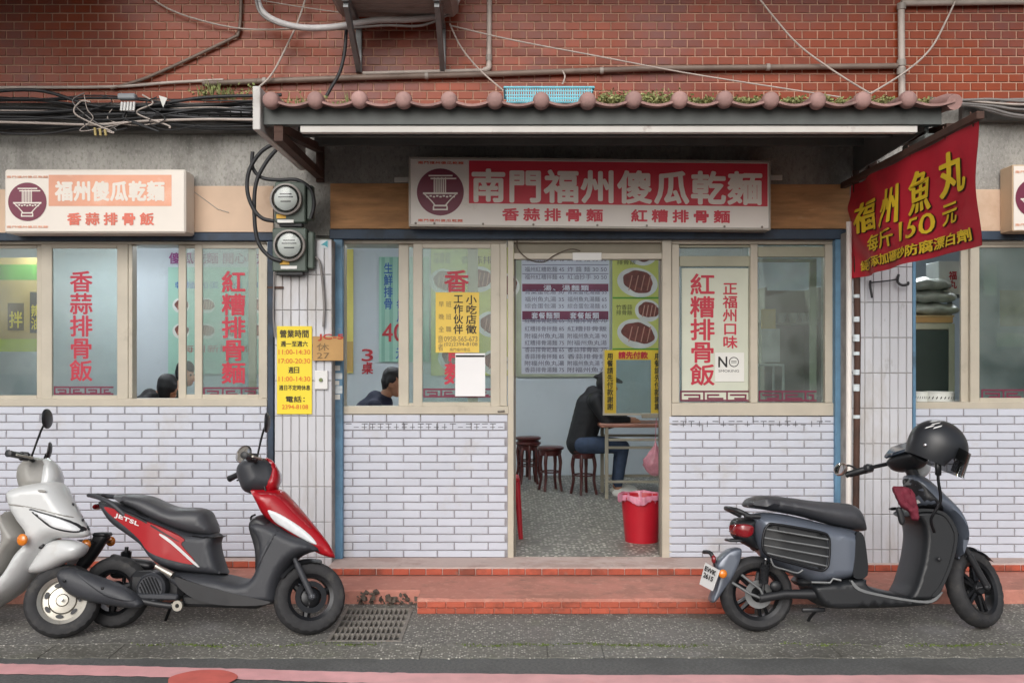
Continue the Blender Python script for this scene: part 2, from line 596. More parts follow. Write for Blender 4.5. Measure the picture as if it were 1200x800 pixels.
m_aggr = aggregate('washed_gravel_paving', ('605f5b', '7a7873', '565551'), ('9c9992', 'd2cfc6'), 72, True, 0.30)
m_terr = aggregate('terrazzo', ('55534e', '7b7870', '6c6963'), ('b0ada2', 'dedbd0'), 34, False, 0.5)
m_asph = M('asphalt', '606160', 0.8, var=0.3, scale=60, bump=0.6, bscale=160, dirt=[('4c4d4c', 0.6, 1.5, 0.5), ('77776f', 0.6, 70, 0.66)])
m_line = M('pink_road_paint', 'e0a8aa', 0.7, var=0.12, scale=6, bump=0.3, bscale=150, dirt=[('dc8a86', 0.6, 2.0, 0.58), ('a08a86', 0.7, 22, 0.66)])
m_line2 = M('red_road_paint', 'cf6a60', 0.65, var=0.12, scale=9, dirt=[('b08078', 0.6, 20, 0.66)])
m_step = M('pink_step_screed', 'bda9a2', 0.8, var=0.15, scale=3, bump=0.2, dirt=[('94786e', 0.6, 3, 0.48), ('6e6862', 0.65, 10, 0.6)])
m_step2 = M('terracotta_screed', 'bd7f70', 0.8, var=0.15, scale=3, bump=0.25, dirt=[('94685a', 0.7, 3, 0.47), ('5a4c44', 0.75, 8, 0.6), ('cf9c8a', .5, 15, .54)])
m_rtile = M('red_edge_tile', 'a8503a', 0.6, var=0.2, scale=6, objrand=0.14, bump=0.2, dirt=[('6a3a2c', 0.7, 5, 0.5), ('7d6f66', 0.7, 13, 0.6)])
m_moss = M('moss', '5c6b34', 0.95, var=0.4, scale=30)

# ------------------------------------------------------------------ ground
def Gd(px, py, z=0.0):
    d = F * (HC - z) / (py - 417)
    return Vector(((px - 600) * d / F, d - DC, z))

def apz(y):          # the paving falls gently from the steps to the road
    t = min(1, max(0, (y + 1.9) / 1.0))
    return 0.008 + 0.027 * t

mb = MB(); mb.poly([(-80, -80, 0), (80, -80, 0), (80, 60, 0), (-80, 60, 0)])
tag(mb.build('road', m_asph), 'dark asphalt road along the front of the shop', 'road', kind='structure')

GX0, GX1, GY0, GY1 = -1.04, -0.615, -1.515, -0.845        # drain opening
mb = MB()
xs = sorted(set([-9 + 0.12 * i for i in range(151)] + [GX0, GX1])); xs = [x for i, x in enumerate(xs) if i == 0 or x - xs[i-1] > 0.02 or x in (GX0, GX1)]
r2 = random.Random(5)
def front_edge(x): return -1.56 + 0.015 * math.sin(x * 5) + 0.012 * math.sin(x * 17 + 1)
rows = []
for x in xs:
    ye = front_edge(x) + r2.uniform(-.012, .012)
    rows.append([ye, min(GY0, ye + .04) if ye > GY0 - .04 else GY0, (GY0 + GY1) / 2, GY1, -0.6])
idx = {}
for i, x in enumerate(xs):
    for j, y in enumerate(rows[i]):
        idx[i, j] = len(mb.v); mb.v.append((x, y, apz(y) + (r2.uniform(-.003, .003) if 0 < j < 4 and not (GX0 - .05 < x < GX1 + .05) else 0)))
for i in range(len(xs) - 1):
    for j in range(4):
        if xs[i] >= GX0 - 1e-6 and xs[i+1] <= GX1 + 1e-6 and j in (1, 2): continue
        mb.f.append((idx[i, j], idx[i+1, j], idx[i+1, j+1], idx[i, j+1]))
    k = len(mb.v); mb.v += [(xs[i], rows[i][0], -0.01), (xs[i+1], rows[i+1][0], -0.01)]
    mb.f.append((k, k+1, idx[i+1, 0], idx[i, 0]))
tag(mb.build('pavement', m_aggr), 'washed gravel paving strip in front of the steps', 'pavement', kind='structure')

# mossy broken concrete edging slabs between paving and road
m_edge = aggregate('edge_concrete', ('64635d', '7c7a73', '56564e'), ('9c9992', 'd2cfc6'), 72, True, 0.32)
edge_root = thing('concrete_edging', 'cracked mossy concrete edging strip between the gravel paving and the road', 'edging', (0, -1.66, 0))
x = -9.0
while x < 9:
    w = r2.choice([.35, .8, 1.3, 1.9]) * r2.uniform(.8, 1.2)
    mb = MB()
    yb = front_edge(x) - 0.012; yf = -1.76 + r2.uniform(-.012, .012)
    n = max(6, int(w / .05))
    top = [(x + .002 + (w - .004) * i / n, front_edge(x + w * i / n) - .006 + r2.uniform(-.006, .004), 0.012 + r2.uniform(0, .003)) for i in range(n + 1)]
    bot = [(x + .002 + (w - .004) * i / n, yf + r2.uniform(-.014, .014), 0.007) for i in range(n + 1)]
    pts = top + bot[::-1]
    mb.prism([(p[0], p[1], p[2] - .03) for p in pts], (0, 0, .03))
    mb.build('slab', m_edge, edge_root)
    x += w
# moss in the joint
mb = MB(); r3 = random.Random(3)
for i in range(2600):
    x = r3.uniform(-2.2, 4.2); y = front_edge(x) + r3.gauss(-.004, .014)
    if math.sin(x * 3.1) + math.sin(x * 7.3 + 2) < r3.uniform(-1.2, 1.2): continue
    s = r3.uniform(.004, .011); a = r3.uniform(0, 6.28)
    c = Vector((x, y, .012)); u = Vector((math.cos(a), math.sin(a), 0)) * s; w = Vector((0, 0, 1)) * s * 1.2
    mb.add([c - u, c + u, c + w + u * .3], [(0, 1, 2)])
tag(mb.build('moss', m_moss, fix=False), 'green moss growing in the joint of the edging strip', 'moss', kind='stuff')

# painted line (gently kinked) and the stronger red blot in it
mb = MB()
tops = [(-200, 773), (0, 777), (120, 779), (250, 782), (370, 785.5), (480, 788), (700, 790), (950, 790.5), (1200, 790), (1500, 790)]
ths = [12, 12, 12, 12, 12.5, 13, 13.5, 13.5, 13.5, 13.5]
pts = []
for (px, py), th in zip(tops, ths):
    a = Gd(px, py, .004); b = Gd(px, py + th, .004); pts.append((a, b))
for i in range(len(pts) - 1):
    (a, b), (c, d) = pts[i], pts[i+1]
    n = 16
    for k in range(n):
        t0, t1 = k / n, (k + 1) / n
        mb.add([a.lerp(c, t0), a.lerp(c, t1), b.lerp(d, t1), b.lerp(d, t0)], [(0, 3, 2, 1)])
# ragged edge
rr = random.Random(8)
cache = {}
nv = []
for v in mb.v:
    k = (round(v[0], 4), round(v[1], 4))
    if k not in cache: cache[k] = rr.uniform(-.006, .006)
    nv.append((v[0], v[1] + cache[k], v[2]))
mb.v = nv
tag(mb.build('painted_line', m_line), 'worn pink painted no-parking line along the road edge', 'road marking', kind='structure')
mb = MB(); c0 = Gd(236, 796, .008)
mb.poly([(c0.x + .165 * math.cos(q) * (1 + .06 * math.sin(5 * q)), c0.y + .17 * math.sin(q) * (1 + .05 * math.sin(3 * q)), .008) for q in [i * 2 * math.pi / 40 for i in range(40)]])
tag(mb.build('painted_blot', m_line2), 'bright red round paint blot in the pink line', 'road marking', kind='structure')

# drain grate
m_iron = M('cast_iron', '86817a', 0.6, metal=0.25, var=0.2, scale=20, dirt=[('6b4a35', 0.6, 8, 0.6)])
g = thing('drain_grate', 'rusty cast iron drain grate beside the red scooter front wheel', 'grate', ((GX0+GX1)/2, (GY0+GY1)/2, 0.02))
def gz(y): return apz(y) + .003
mb = MB()
t = .022
for (xa, xb, ya, yb) in ((GX0+.002, GX0+t, GY0+.002, GY1-.002), (GX1-t, GX1-.002, GY0+.002, GY1-.002), (GX0+t, GX1-t, GY0+.002, GY0+t), (GX0+t, GX1-t, GY1-t, GY1-.002)):
    vs = [(xa,ya,-.02),(xb,ya,-.02),(xb,yb,-.02),(xa,yb,-.02),(xa,ya,gz(ya)),(xb,ya,gz(ya)),(xb,yb,gz(yb)),(xa,yb,gz(yb))]
    mb.add(vs, [(0,3,2,1),(4,5,6,7),(0,1,5,4),(1,2,6,5),(2,3,7,6),(3,0,4,7)])
mb.build('frame', m_iron, g)
for i in range(1, 13):
    x = GX0 + t + (GX1 - GX0 - 2*t) * i / 13
    mb = MB(); vs = []
    a, b = GY0 + t, GY1 - t
    for zz in (-.02, None):
        for (xx, yy) in ((x-.005,a),(x+.005,a),(x+.005,b),(x-.005,b)): vs.append((xx, yy, zz if zz is not None else gz(yy) - .001))
    mb.add(vs, [(0,3,2,1),(4,5,6,7),(0,1,5,4),(1,2,6,5),(2,3,7,6),(3,0,4,7)]); mb.build('bar', m_iron, g)
for i in range(1, 5):
    y = GY0 + t + (GY1 - GY0 - 2*t) * i / 5
    mb = MB(); mb.box((GX0 + t, y - .011, -.015), (GX1 - t, y + .011, gz(y) - .003)); mb.build('cross_bar', m_iron, g)
mb = MB(); mb.box((GX0 - .02, GY0 - .02, -.35), (GX1 + .02, GY1 + .02, -.34))
for (a, b) in (((GX0-.02, GY0-.02, -.34), (GX0, GY1+.02, .0)), ((GX1, GY0-.02, -.34), (GX1+.02, GY1+.02, .0)), ((GX0, GY0-.02, -.34), (GX1, GY0, .0)), ((GX0, GY1, -.34), (GX1, GY1+.02, .0))): mb.box(a, b)
mb.build('drain_pit', m_conc_d, g)

# ------------------------------------------------------------------ steps
def riser_tiles(root, x0, x1, z0, z1, Y, courses, mat, w=.112, name='edge_tile', seed=1):
    rr = random.Random(seed); h = (z1 - z0) / courses
    for c in range(courses):
        x = x0 - (w * .5 if c % 2 else 0)
        while x < x1:
            a, b = max(x, x0), min(x + w, x1)
            if b - a > .02:
                m = MB(); m.bbox((a + .003, Y - .008 - rr.uniform(0, .004), z0 + h * c + .003), (b - .003, Y + .01, z0 + h * (c + 1) - .002), .003)
                m.build(name, mat, root)
            x += w
up = thing('upper_step', 'pink upper doorstep with red tile edge under the shop front', 'step', (0.55, -.3, .124), kind='structure')
mb = MB()
XL, XR = P(390, 0, -.1).x, P(1000, 0, -.1).x
mb.bbox((XL, -.33, .125), (XR, .12, .18), .006); mb.build('tread', m_step, up)
riser_tiles(up, XL, XR, .128, .173, -.33, 1, m_rtile, seed=2)
for nm, xa, xb, yf, lab in (('side_step', -9, XL, -.08, 'red edged upper step under the left windows behind the white scooter'), ('side_step', XR, 9, -.20, 'red edged upper step under the right hand window')):
    s_ = thing(nm, lab, 'step', ((max(xa, -5) + min(xb, 5)) / 2, yf, .124), kind='structure')
    m = MB(); m.bbox((xa + .001, yf, .125), (xb - .001, .12, .18), .006); m.build('tread', m_step, s_)
    riser_tiles(s_, max(xa, -4.2), min(xb, 4.6), .126, .172, yf, 1, m_rtile, seed=3 if xa < 0 else 4)
low = thing('lower_step', 'terracotta lower step with worn two-course red edge', 'step', (0.5, -.8, 0), kind='structure')
m = MB()
LX0, LX1 = P(489, 0, -.96).x, P(884, 0, -.96).x
m.bbox((-9, -.74, -.05), (9, .1, .124), .008)
m.build('base_tread', m_step2, low)
# worn protruding front part: top edge nibbled
m = MB(); rr = random.Random(21)
n = 90; top = []; 
for i in range(n + 1):
    x = LX0 + (LX1 - LX0) * i / n
    top.append((x, -.965 + max(0, .012 * math.sin(x * 9) + rr.uniform(-.006, .012)), .1235))
for i in range(n):
    a, b = top[i], top[i+1]
    m.add([(a[0], -.715, .1235), (b[0], -.715, .1235), b, a, (a[0], -.965, .108), (b[0], -.965, .108), (a[0], -.965, -.03), (b[0], -.965, -.03)], [(0, 3, 2, 1), (3, 4, 5, 2), (4, 6, 7, 5)])
for x in (LX0, LX1):
    m.add([(x, -.715, -.03), (x, -.965, -.03), (x, -.965, .108), (x, -.96, .1235), (x, -.715, .1235)], [(0, 1, 2, 3, 4)])
m.build('front_tread', m_step2, low)
riser_tiles(low, LX0, LX1, .03, .106, -.965, 2, m_rtile, w=.118, seed=5)
m_rtile_d = M('stained_edge_tile', '7a3d2c', 0.8, var=0.3, scale=9, objrand=0.25, bump=0.4, dirt=[('35291f', 0.85, 4, 0.45)])
riser_tiles(low, -4.2, LX0 - .06, .035, .112, -.72, 2, m_rtile_d, w=.13, seed=6)
riser_tiles(low, LX1 + .01, 4.6, .035, .112, -.72, 2, m_rtile_d, w=.13, seed=7)
# rubble of the broken corner
m_rub = M('rubble', '5b5048', 0.95, var=0.4, scale=25, bump=0.6)
mb = MB(); rr = random.Random(31)
for i in range(46):
    c = Vector((rr.uniform(-.98, -.585), -.735 - abs(rr.gauss(0, .03)), rr.uniform(.03, .11)))
    s = rr.uniform(.008, .028)
    vs = [c + Vector((rr.uniform(-1, 1), rr.uniform(-.6, .6), rr.uniform(-1, 1))).normalized() * s * rr.uniform(.7, 1.2) for _ in range(7)]
    bm = bmesh.new()
    for v in vs: bm.verts.new(v)
    bmesh.ops.convex_hull(bm, input=bm.verts)
    bm.verts.index_update()
    mb.add([v.co.copy() for v in bm.verts], [tuple(v.index for v in f.verts) for f in bm.faces]); bm.free()
ro = mb.build('rubble', m_rub, low); ro['kind'] = 'stuff'

# ------------------------------------------------------------------ the building
shop = thing('shop_building', 'two storey shop building with red brick upper wall and white tiled front', 'building', (0, 0, .18))
_tc = {}
def tile_mesh(w, h, t, mat, b=.004):
    k = (round(w, 4), round(h, 4), mat.name)
    if k not in _tc:
        m = MB()
        vs = [(0,0,0),(w,0,0),(w,0,h),(0,0,h),(0,-t+b,0),(w,-t+b,0),(w,-t+b,h),(0,-t+b,h),(b,-t,b),(w-b,-t,b),(w-b,-t,h-b),(b,-t,h-b)]
        m.add(vs, [(0,1,5,4),(1,2,6,5),(2,3,7,6),(3,0,4,7),(4,5,9,8),(5,6,10,9),(6,7,11,10),(7,4,8,11),(8,9,10,11)])
        _tc[k] = m.mesh('tile', mat)
    return _tc[k]

def tile_field(root, x0, x1, z0, z1, Y, tw, th, j, mat, stagger=.5, name='tile', t=.0055, top_ref=True, xref=None):
    row = 0; z = z1
    jit = random.Random(int(x0 * 100) + 77)
    while z - th > z0 - th * .75:
        za = max(z - th + j, z0); 
        x = (xref if xref is not None else x0) + (tw * stagger if row % 2 else 0)
        while x > x0: x -= tw
        while x < x1:
            a, b = max(x, x0), min(x + tw - j, x1)
            if b - a > .015 and z - za > .012:
                o = link_mesh(name, tile_mesh(b - a, z - za, t, mat), root, True, (a, Y - jit.uniform(0, .0012), za))
                o.rotation_euler = (jit.gauss(0, .004), 0, jit.gauss(0, .004))
            x += tw
        z -= th; row += 1

def tiled_wall(px0, px1, py0, py1, ref, th=.0567, Y=0):
    a = P(px0, py0); b = P(px1, py1)
    m = MB(); m.box((a.x, .002, a.z), (b.x, .13, b.z))
    w = m.build('tiled_wall', m_grout, shop)
    tile_field(w, a.x + .002, b.x - .002, b.z, a.z, .002, .2406, th, .0075, m_tile, xref=P(ref, 0).x)
    return w
tw1 = tiled_wall(-60, 313, 476.5, 652, 28)
tw2 = tiled_wall(402, 595, 486, 652.5, 414)
tw3 = tiled_wall(784, 978, 488, 652.5, 804)
tw4 = tiled_wall(1068, 1290, 479, 654, 1090)

def pillar(px0, px1, ptop, Yf, nm_off):
    a = P(px0, ptop, Yf); b = P(px1, 670, Yf)
    m = MB(); m.box((a.x, Yf + .003, a.z), (b.x, .13, .12))
    w = m.build('pillar', m_grout_l, shop)
    tile_field(w, a.x + .001, b.x - .001, .125, a.z, Yf + .003, .0578, .2445, .004, m_ptile, stagger=0, xref=a.x + nm_off, t=.008)
    return w
pil1 = pillar(322, 389, 281, -.17, .0)
pil2 = pillar(992, 1069, 272, -.17, .012)

# concrete band above the openings and the brick upper wall
for (xa, xb) in ((-7.2, P(-60, 0).x - .001), (P(1290, 0).x + .001, 7.2)):
    m = MB(); m.box((xa, .001, .05), (xb, .13, P(0, 276).z - .001)); m.build('side_bay_wall', m_conc, shop)
m = MB(); a = P(-90, 127); b = P(1290, 276); a.x, b.x = -7.2, 7.2
m.box((a.x, 0, a.z), (b.x, .2, b.z)); m.build('concrete_band', m_conc, shop)
m = MB(); a2 = P(-90, -70); m.box((a.x, .004, a2.z), (b.x, .2, a.z + .001)); a.x, b.x = P(-90, 0).x, P(1290, 0).x; bw = m.build('brick_wall', m_mortar, shop)
BW, BH, J = .1087, .0613, .0095
z0b = P(0, 127).z + .004
cand = []
for r_ in range(18):
    for c_ in range(-48, 48):
        x = c_ * BW + (BW * .5 if r_ % 2 else 0); z = z0b + r_ * BH
        if x < a.x or x + BW > b.x or z + BH > a2.z: continue
        px = 600 + (x + BW/2) * 165; py = 417 - (z - HC) * 165
        vis = -10 < px < 1210 and -4 < py < 112
        cand.append((0 if vis and py < 108 else 1, abs(px - 600) + 3 * abs(py - 50), x, z))
cand.sort()
bmesh_ = tile_mesh(BW - J, BH - J, .006, m_brick, .002)
rr = random.Random(41)
rest = MB()
for i, (_, _, x, z) in enumerate(cand):
    y = .004 - rr.uniform(0, .002)
    if i < 300:
        o = link_mesh('brick', bmesh_, bw, True, (x, y, z)); o.rotation_euler = (rr.gauss(0, .006), 0, rr.gauss(0, .006))
    else:
        T = Matrix.Translation((x, y, z)) @ Matrix.Rotation(rr.gauss(0, .006), 4, 'X') @ Matrix.Rotation(rr.gauss(0, .006), 4, 'Z')
        rest.add([v.co.copy() for v in bmesh_.vertices], [tuple(p.vertices) for p in bmesh_.polygons], T)
o = rest.build('brick_field', m_brick, bw, fix=False); o['kind'] = 'stuff'

# unseen overhangs above the view, added to shade the top of the brick wall
m = MB(); m.bbox((-7.2, -.72, 4.4), (7.2, 0, 4.52), .02); m.bbox((-7.2, -.72, 4.52), (7.2, -.64, 5.4), .02); m.build('shade_overhang', m_conc, shop)
m = MB(); m.bbox((-7.2, -1.9, 4.22), (-2.9, -1.06, 4.3), .02); m.box((-7.2, -1.06, 4.24), (-2.9, -.002, 4.3)); m.build('shade_side_overhang', m_white_sheet, shop)  # deeper unseen sheet, added to darken the left bricks
# weathered ledge that carries the cables
m = MB(); a = P(-90, 120, -.07); b = P(300, 155, -.07); m.bbox((a.x, -.07, a.z), (b.x, 0, b.z), .01); m.build('ledge', m_conc_d, shop)
m = MB(); a = P(1128, 120, -.07); b = P(1290, 142, -.07); m.bbox((a.x, -.07, a.z), (b.x, 0, b.z), .01); m.build('ledge', m_conc_d, shop)
for i in range(15):
    x = 122 + i * 12.4
    m = MB(); m.px(x, 124.5, x + 10.5, 136, -.078, -.066, .002); m.build('ledge_tile', m_ptile, shop)
# plywood and fascia panels
for (x0, y0, x1, y1, mt) in ((387, 215, 482, 268, m_ply), (897, 216, 996, 268, m_ply), (206, 218, 320, 272, m_ply_p), (-60, 222, 8, 274, m_ply_p), (1068, 222, 1290, 271, m_ply_p)):
    m = MB(); m.px(x0, y0, x1, y1, -.02, -.001, .002); m.build('fascia_panel', mt, shop)
# blue steel portal round the middle bay
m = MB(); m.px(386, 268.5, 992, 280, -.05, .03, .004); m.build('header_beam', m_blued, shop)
m = MB(); m.px(391, 280.5, 401.5, 655, -.045, .03, .004); m.build('post', m_blue, shop)
m = MB(); m.px(979, 280.5, 989.5, 655, -.045, .03, .004); m.build('post', m_blue, shop)
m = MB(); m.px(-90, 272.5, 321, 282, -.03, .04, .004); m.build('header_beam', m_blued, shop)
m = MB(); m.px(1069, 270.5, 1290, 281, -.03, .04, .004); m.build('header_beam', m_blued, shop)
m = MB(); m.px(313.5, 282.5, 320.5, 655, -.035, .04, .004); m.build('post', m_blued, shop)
m = MB(); m.px(1069.5, 281.5, 1073.5, 655, -.04, .04, .003); m.build('post', m_blue, shop)

# ---- meander (Greek key) border
def meander(x0, x1, y0, y1, Y, mat, parent, pitch=None, thick=1.6, back=None):
    mb = MB(); y1_, y0_ = y1, y0
    def bar(a, b, c, d):
        p = P(min(a, c), min(b, d), Y); q = P(max(a, c), max(b, d), Y)
        mb.add([(p.x, Y, q.z), (q.x, Y, q.z), (q.x, Y, p.z), (p.x, Y, p.z)], [(0, 1, 2, 3)])
    H = y1 - y0; t = thick
    pitch = pitch or H * 2.5
    bar(x0, y0, x1, y0 + t); bar(x0, y1 - t, x1, y1)
    x = x0; flip = False
    while x < x1 - pitch * .5:
        e = min(x + pitch, x1)
        bar(x, y0 + t, x + t, y1 - t)
        ya, yb = (y0 + H * .33, y0 + H * .66)
        if not flip:
            bar(x + t * 2.2, ya, e - t * 1.6, ya + t); bar(e - t * 2.6, ya, e - t * 1.6, yb + t); bar(x + pitch * .35, yb, e - t * 1.6, yb + t)
        else:
            bar(x + t * 2.2, yb, e - t * 1.6, yb + t); bar(x + t * 2.2, ya, x + t * 3.2, yb); bar(x + t * 2.2, ya, e - pitch * .3, ya + t)
        flip = not flip; x += pitch
    # stagger the overlapping strips by tiny depth steps
    for k in range(len(mb.f)):
        for i in mb.f[k]:
            v = mb.v[i]; mb.v[i] = (v[0], v[1] - k * .00002, v[2])
    return mb.build('border', mat, parent, fix=False)

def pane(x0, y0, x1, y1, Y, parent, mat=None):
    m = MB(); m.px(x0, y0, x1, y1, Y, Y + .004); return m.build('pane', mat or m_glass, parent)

# ---- left window
m = MB()
m.px(-60, 282, 313, 286, .02, .12, .003); m.px(-60, 467, 313, 476, .0, .12, .003)
m.px(150.5, 286.5, 155, 466.5, .03, .12, .002); m.px(306, 286.5, 313, 466.5, .02, .11, .002)
w1 = m.build('window', m_alu, shop)
m = MB(); m.frame(48, 285, 150, 468, 13, .035, .06, .003, tb=5, tt=6); m.build('sash', m_alu, w1)
pane(60, 290, 138, 464, .045, w1)
m = MB(); m.frame(-50, 285, 54, 468, 11, .066, .09, .003, tb=5, tt=6); m.build('sash', m_alu, w1)
pane(-40, 290, 44, 464, .076, w1)
m = MB(); m.frame(228, 285, 312, 468, 9, .035, .06, .003, tb=6, tt=6); m.build('sash', m_alu, w1)
pane(237, 290, 304, 463, .045, w1)
m = MB(); m.frame(209, 285, 300, 468, 9, .066, .09, .003, tb=6, tt=6); m.build('sash', m_alu, w1)
pane(217, 290, 293, 463, .076, w1)
letter('香\n蒜\n排\n骨\n飯', (82, 318, 108, 446), .043, m_redletter, w1, bold=.02, line=1.0)
letter('紅\n糟\n排\n骨\n麵', (260, 318, 287, 449), .043, m_redletter, w1, bold=.022, line=1.0)
meander(63, 133, 452.5, 462.5, .043, m_maroon, w1, pitch=18, thick=2)
meander(238, 303, 453.5, 464.5, .043, m_maroon, w1, pitch=22, thick=2.1)
m = MB(); m.px(-90, 282, 8, 290, .1, .12); m.build('track', m_alu_d, w1)

# ---- middle left window beside the door
m = MB()
m.px(402, 281, 594, 285, .02, .12, .003); m.px(401.8, 476, 596, 485, -.006, .12, .003)
m.px(402, 285.5, 404, 475.5, .02, .12, .002); m.px(586, 285.5, 594, 475.5, .02, .11, .002)
w2 = m.build('window', m_alu, shop)
m = MB(); m.frame(467, 284, 560, 477, 12, .066, .09, .003, tb=5, tt=5); m.build('sash', m_alu, w2)
pane(478, 288, 549, 473, .076, w2)
m = MB(); m.frame(484, 284, 586, 477, 11, .035, .06, .003, tb=6, tt=7); m.build('sash', m_alu, w2)
pane(494, 289, 577, 472, .045, w2)
letter('香\n蒜\n排\n骨\n麵', (521, 317, 549, 450), .043, m_redletter, w2, bold=.022)
meander(496, 577, 455, 465.5, .043, m_maroon, w2, pitch=20, thick=2)
m = MB(); q = P(588, 482, -.012); m.tube([(q.x - .03, -.012, q.z), (q.x + .02, -.012, q.z + .004)], .007); m.build('latch', m_alu_d, w2)
m = MB(); m.px(403, 485.4, 594, 488, .0, .01); m.build('track', m_alu_d, w2)

# ---- door frame
m = MB()
m.px(595, 281, 602, 655, .0, .12, .003); m.px(776, 281, 787, 655, .0, .12, .003)
m.px(602.3, 281, 775.7, 284, .01, .12, .002); m.px(602.3, 296.5, 775.7, 303.5, .01, .1, .002)
df = m.build('door_frame', m_alu, shop)
m_trans = M('transom_board', '8b8474', 0.6, var=0.1, scale=4)
m = MB(); m.px(602.3, 284.3, 775.7, 296.3, .05, .07); m.build('transom_panel', m_trans, df)
m = MB(); m.px(671, 296, 705, 305, .0, .009, .002); m.build('sensor_box', M('white_plastic', 'd8d8d6', .4, var=.04), df)
m = MB(); m.tube(crom([P(606, 282, .0), P(607, 292, -.005), P(620, 304, -.005), P(637, 307, -.005), P(650, 299, -.005), P(668, 292, -.005), P(680, 294, .0)], 6), .004, 6); m.build('cable', M('brown_wire', '4a3c30', .6), df)
m = MB(); m.px(602.3, 303.8, 604.5, 652, .04, .1); m.px(773, 303.8, 775.7, 652, .04, .1); m.build('track', m_alu_d, df)

# ---- middle right window
m = MB()
m.px(787.3, 281, 978, 286, .02, .12, .003); m.px(787.3, 472, 978, 487, .0, .12, .003)
m.px(787.3, 286.5, 796, 471.5, .02, .11, .002); m.px(967, 286.5, 978, 471.5, .02, .11, .002)
m.px(879.5, 286.5, 888, 471.5, .025, .11, .002)
w3 = m.build('window', m_alu, shop)
m_alu_g = M('green_grey_frame', '9d9c88', .45, var=.08, scale=5, dirt=[('7a7666', .5, 4, .6)])
m = MB(); m.px(796.3, 300, 879.2, 312, .05, .08, .002); m.px(888.3, 289, 966.7, 301, .04, .08, .002); m.px(796.3, 287, 879.2, 290, .05, .08, .002)
m.px(949, 303, 957, 471, .075, .1, .002); m.px(888.3, 303, 957, 307, .07, .1, .002); m.build('sash', m_alu_g, w3)
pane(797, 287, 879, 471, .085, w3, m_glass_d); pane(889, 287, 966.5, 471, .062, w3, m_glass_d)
m_vinyl = M('pale_window_film', 'c4c8b8', .55, var=.05, scale=5)
m = MB(); m.px(799, 314.5, 877, 470, .079, .083); m.build('window_film', m_vinyl, w3)
letter('紅\n糟\n排\n骨\n飯', (809, 321, 837, 451), .077, m_redletter, w3, bold=.022)
letter('正\n福\n州\n口\n味', (847, 332, 864, 408), .077, m_redletter, w3, bold=.022)
meander(797, 878, 457.5, 470, .077, m_maroon, w3, pitch=27, thick=2)
meander(889, 957, 457.5, 470, .06, m_maroon, w3, pitch=27, thick=2)
m_paper = M('white_paper', 'd9d9d4', .7, var=.03, scale=5)
m = MB(); m.px(838, 413, 872, 447, .074, .0765); ns = m.build('no_smoking_notice', m_paper, w3)
letter('N', (842, 418, 852, 430), .0735, m_black, w3, bold=.03)
letter('SMOKING', (842, 433, 866, 436), .0735, m_black, w3)
m = MB()
cc = P(860, 424, .0735)
for i in range(28):
    q0, q1 = i * 2 * math.pi / 28, (i + 1) * 2 * math.pi / 28
    m.add([(cc.x + r * math.cos(q), .0735, cc.z + r * math.sin(q)) for r, q in ((.036, q0), (.036, q1), (.03, q1), (.03, q0))], [(0, 1, 2, 3)])
for dz in (-.006, .004): m.add([(cc.x - .02, .0734, cc.z + dz), (cc.x + .02, .0734, cc.z + dz), (cc.x + .02, .0734, cc.z + dz + .004), (cc.x - .02, .0734, cc.z + dz + .004)], [(0, 1, 2, 3)])
m.build('no_smoking_symbol', m_black, w3, fix=False)

# ---- right window
m = MB()
m.px(1073.8, 281.5, 1290, 286, .02, .12, .003); m.px(1068, 471, 1290, 479, .0, .12, .003)
m.px(1280, 286.5, 1290, 470.5, .02, .11)
w4 = m.build('window', m_alu, shop)
m = MB(); m.frame(1137, 284, 1255, 472, 11, .035, .06, .003, tb=6, tt=6); m.build('sash', m_alu, w4)
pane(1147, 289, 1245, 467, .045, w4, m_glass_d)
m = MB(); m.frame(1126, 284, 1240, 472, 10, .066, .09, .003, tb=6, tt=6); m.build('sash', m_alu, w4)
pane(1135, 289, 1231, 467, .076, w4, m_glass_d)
meander(1150, 1245, 456, 468, .043, m_maroon, w4, pitch=25, thick=2)

# faint printed key pattern on one tile course of the two middle walls
m_prn = M('printed_key_pattern', '57575c', .5, var=.2, scale=12)
for (x0, x1, yy, wl) in ((405, 594, 496, tw2), (788, 976, 493, tw3)):
    m = MB(); x = x0; rr = random.Random(int(x0)); k = 0
    while x < x1 - 6:
        for (a, b, c, d) in ((x, yy, x + 7, yy + .9), (x + 3, yy, x + 3.8, yy + 7), (x, yy + 4, x + 6, yy + 4.7)):
            if rr.random() < .72:
                p = P(a, b, -.006); q = P(c, d, -.006); k += 1
                m.add([(p.x, -.006 - k*.00001, q.z), (q.x, -.006 - k*.00001, q.z), (q.x, -.006 - k*.00001, p.z), (p.x, -.006 - k*.00001, p.z)], [(0, 1, 2, 3)])
        x += 9.4
    m.build('printed_border', m_prn, wl, fix=False)
# ------------------------------------------------------------------ canopy with barrel tiles
m_terra = M('weathered_roof_tile', '9c7a74', 0.8, var=0.2, scale=9, objrand=0.12, bump=0.4, bscale=70,
            dirt=[('5f5650', 0.7, 6, 0.55), ('b59a90', 0.5, 14, 0.6)])
m_cap = M('roof_tile_cap', 'a5827c', 0.7, var=0.14, scale=12, objrand=0.14, bump=0.2, dirt=[('6d5c56', 0.6, 8, 0.6)])
can = thing('canopy', 'tiled lean-to canopy with a row of round tile ends above the sign', 'canopy', (.6, -.6, 3.0))
YF, YB = -1.37, -.01
def roof_z(Y): return 3.055 + (Y - YF) * .1
CX0, CX1 = P(305, 0, -1.37).x, P(1122, 0, -1.37).x
balls = [317, 369, 420.5, 472.5, 526, 580, 634.5, 689, 743, 797, 850, 904, 959, 1012, 1065.5]
bx_ = [P(b, 0, -1.39).x for b in balls]
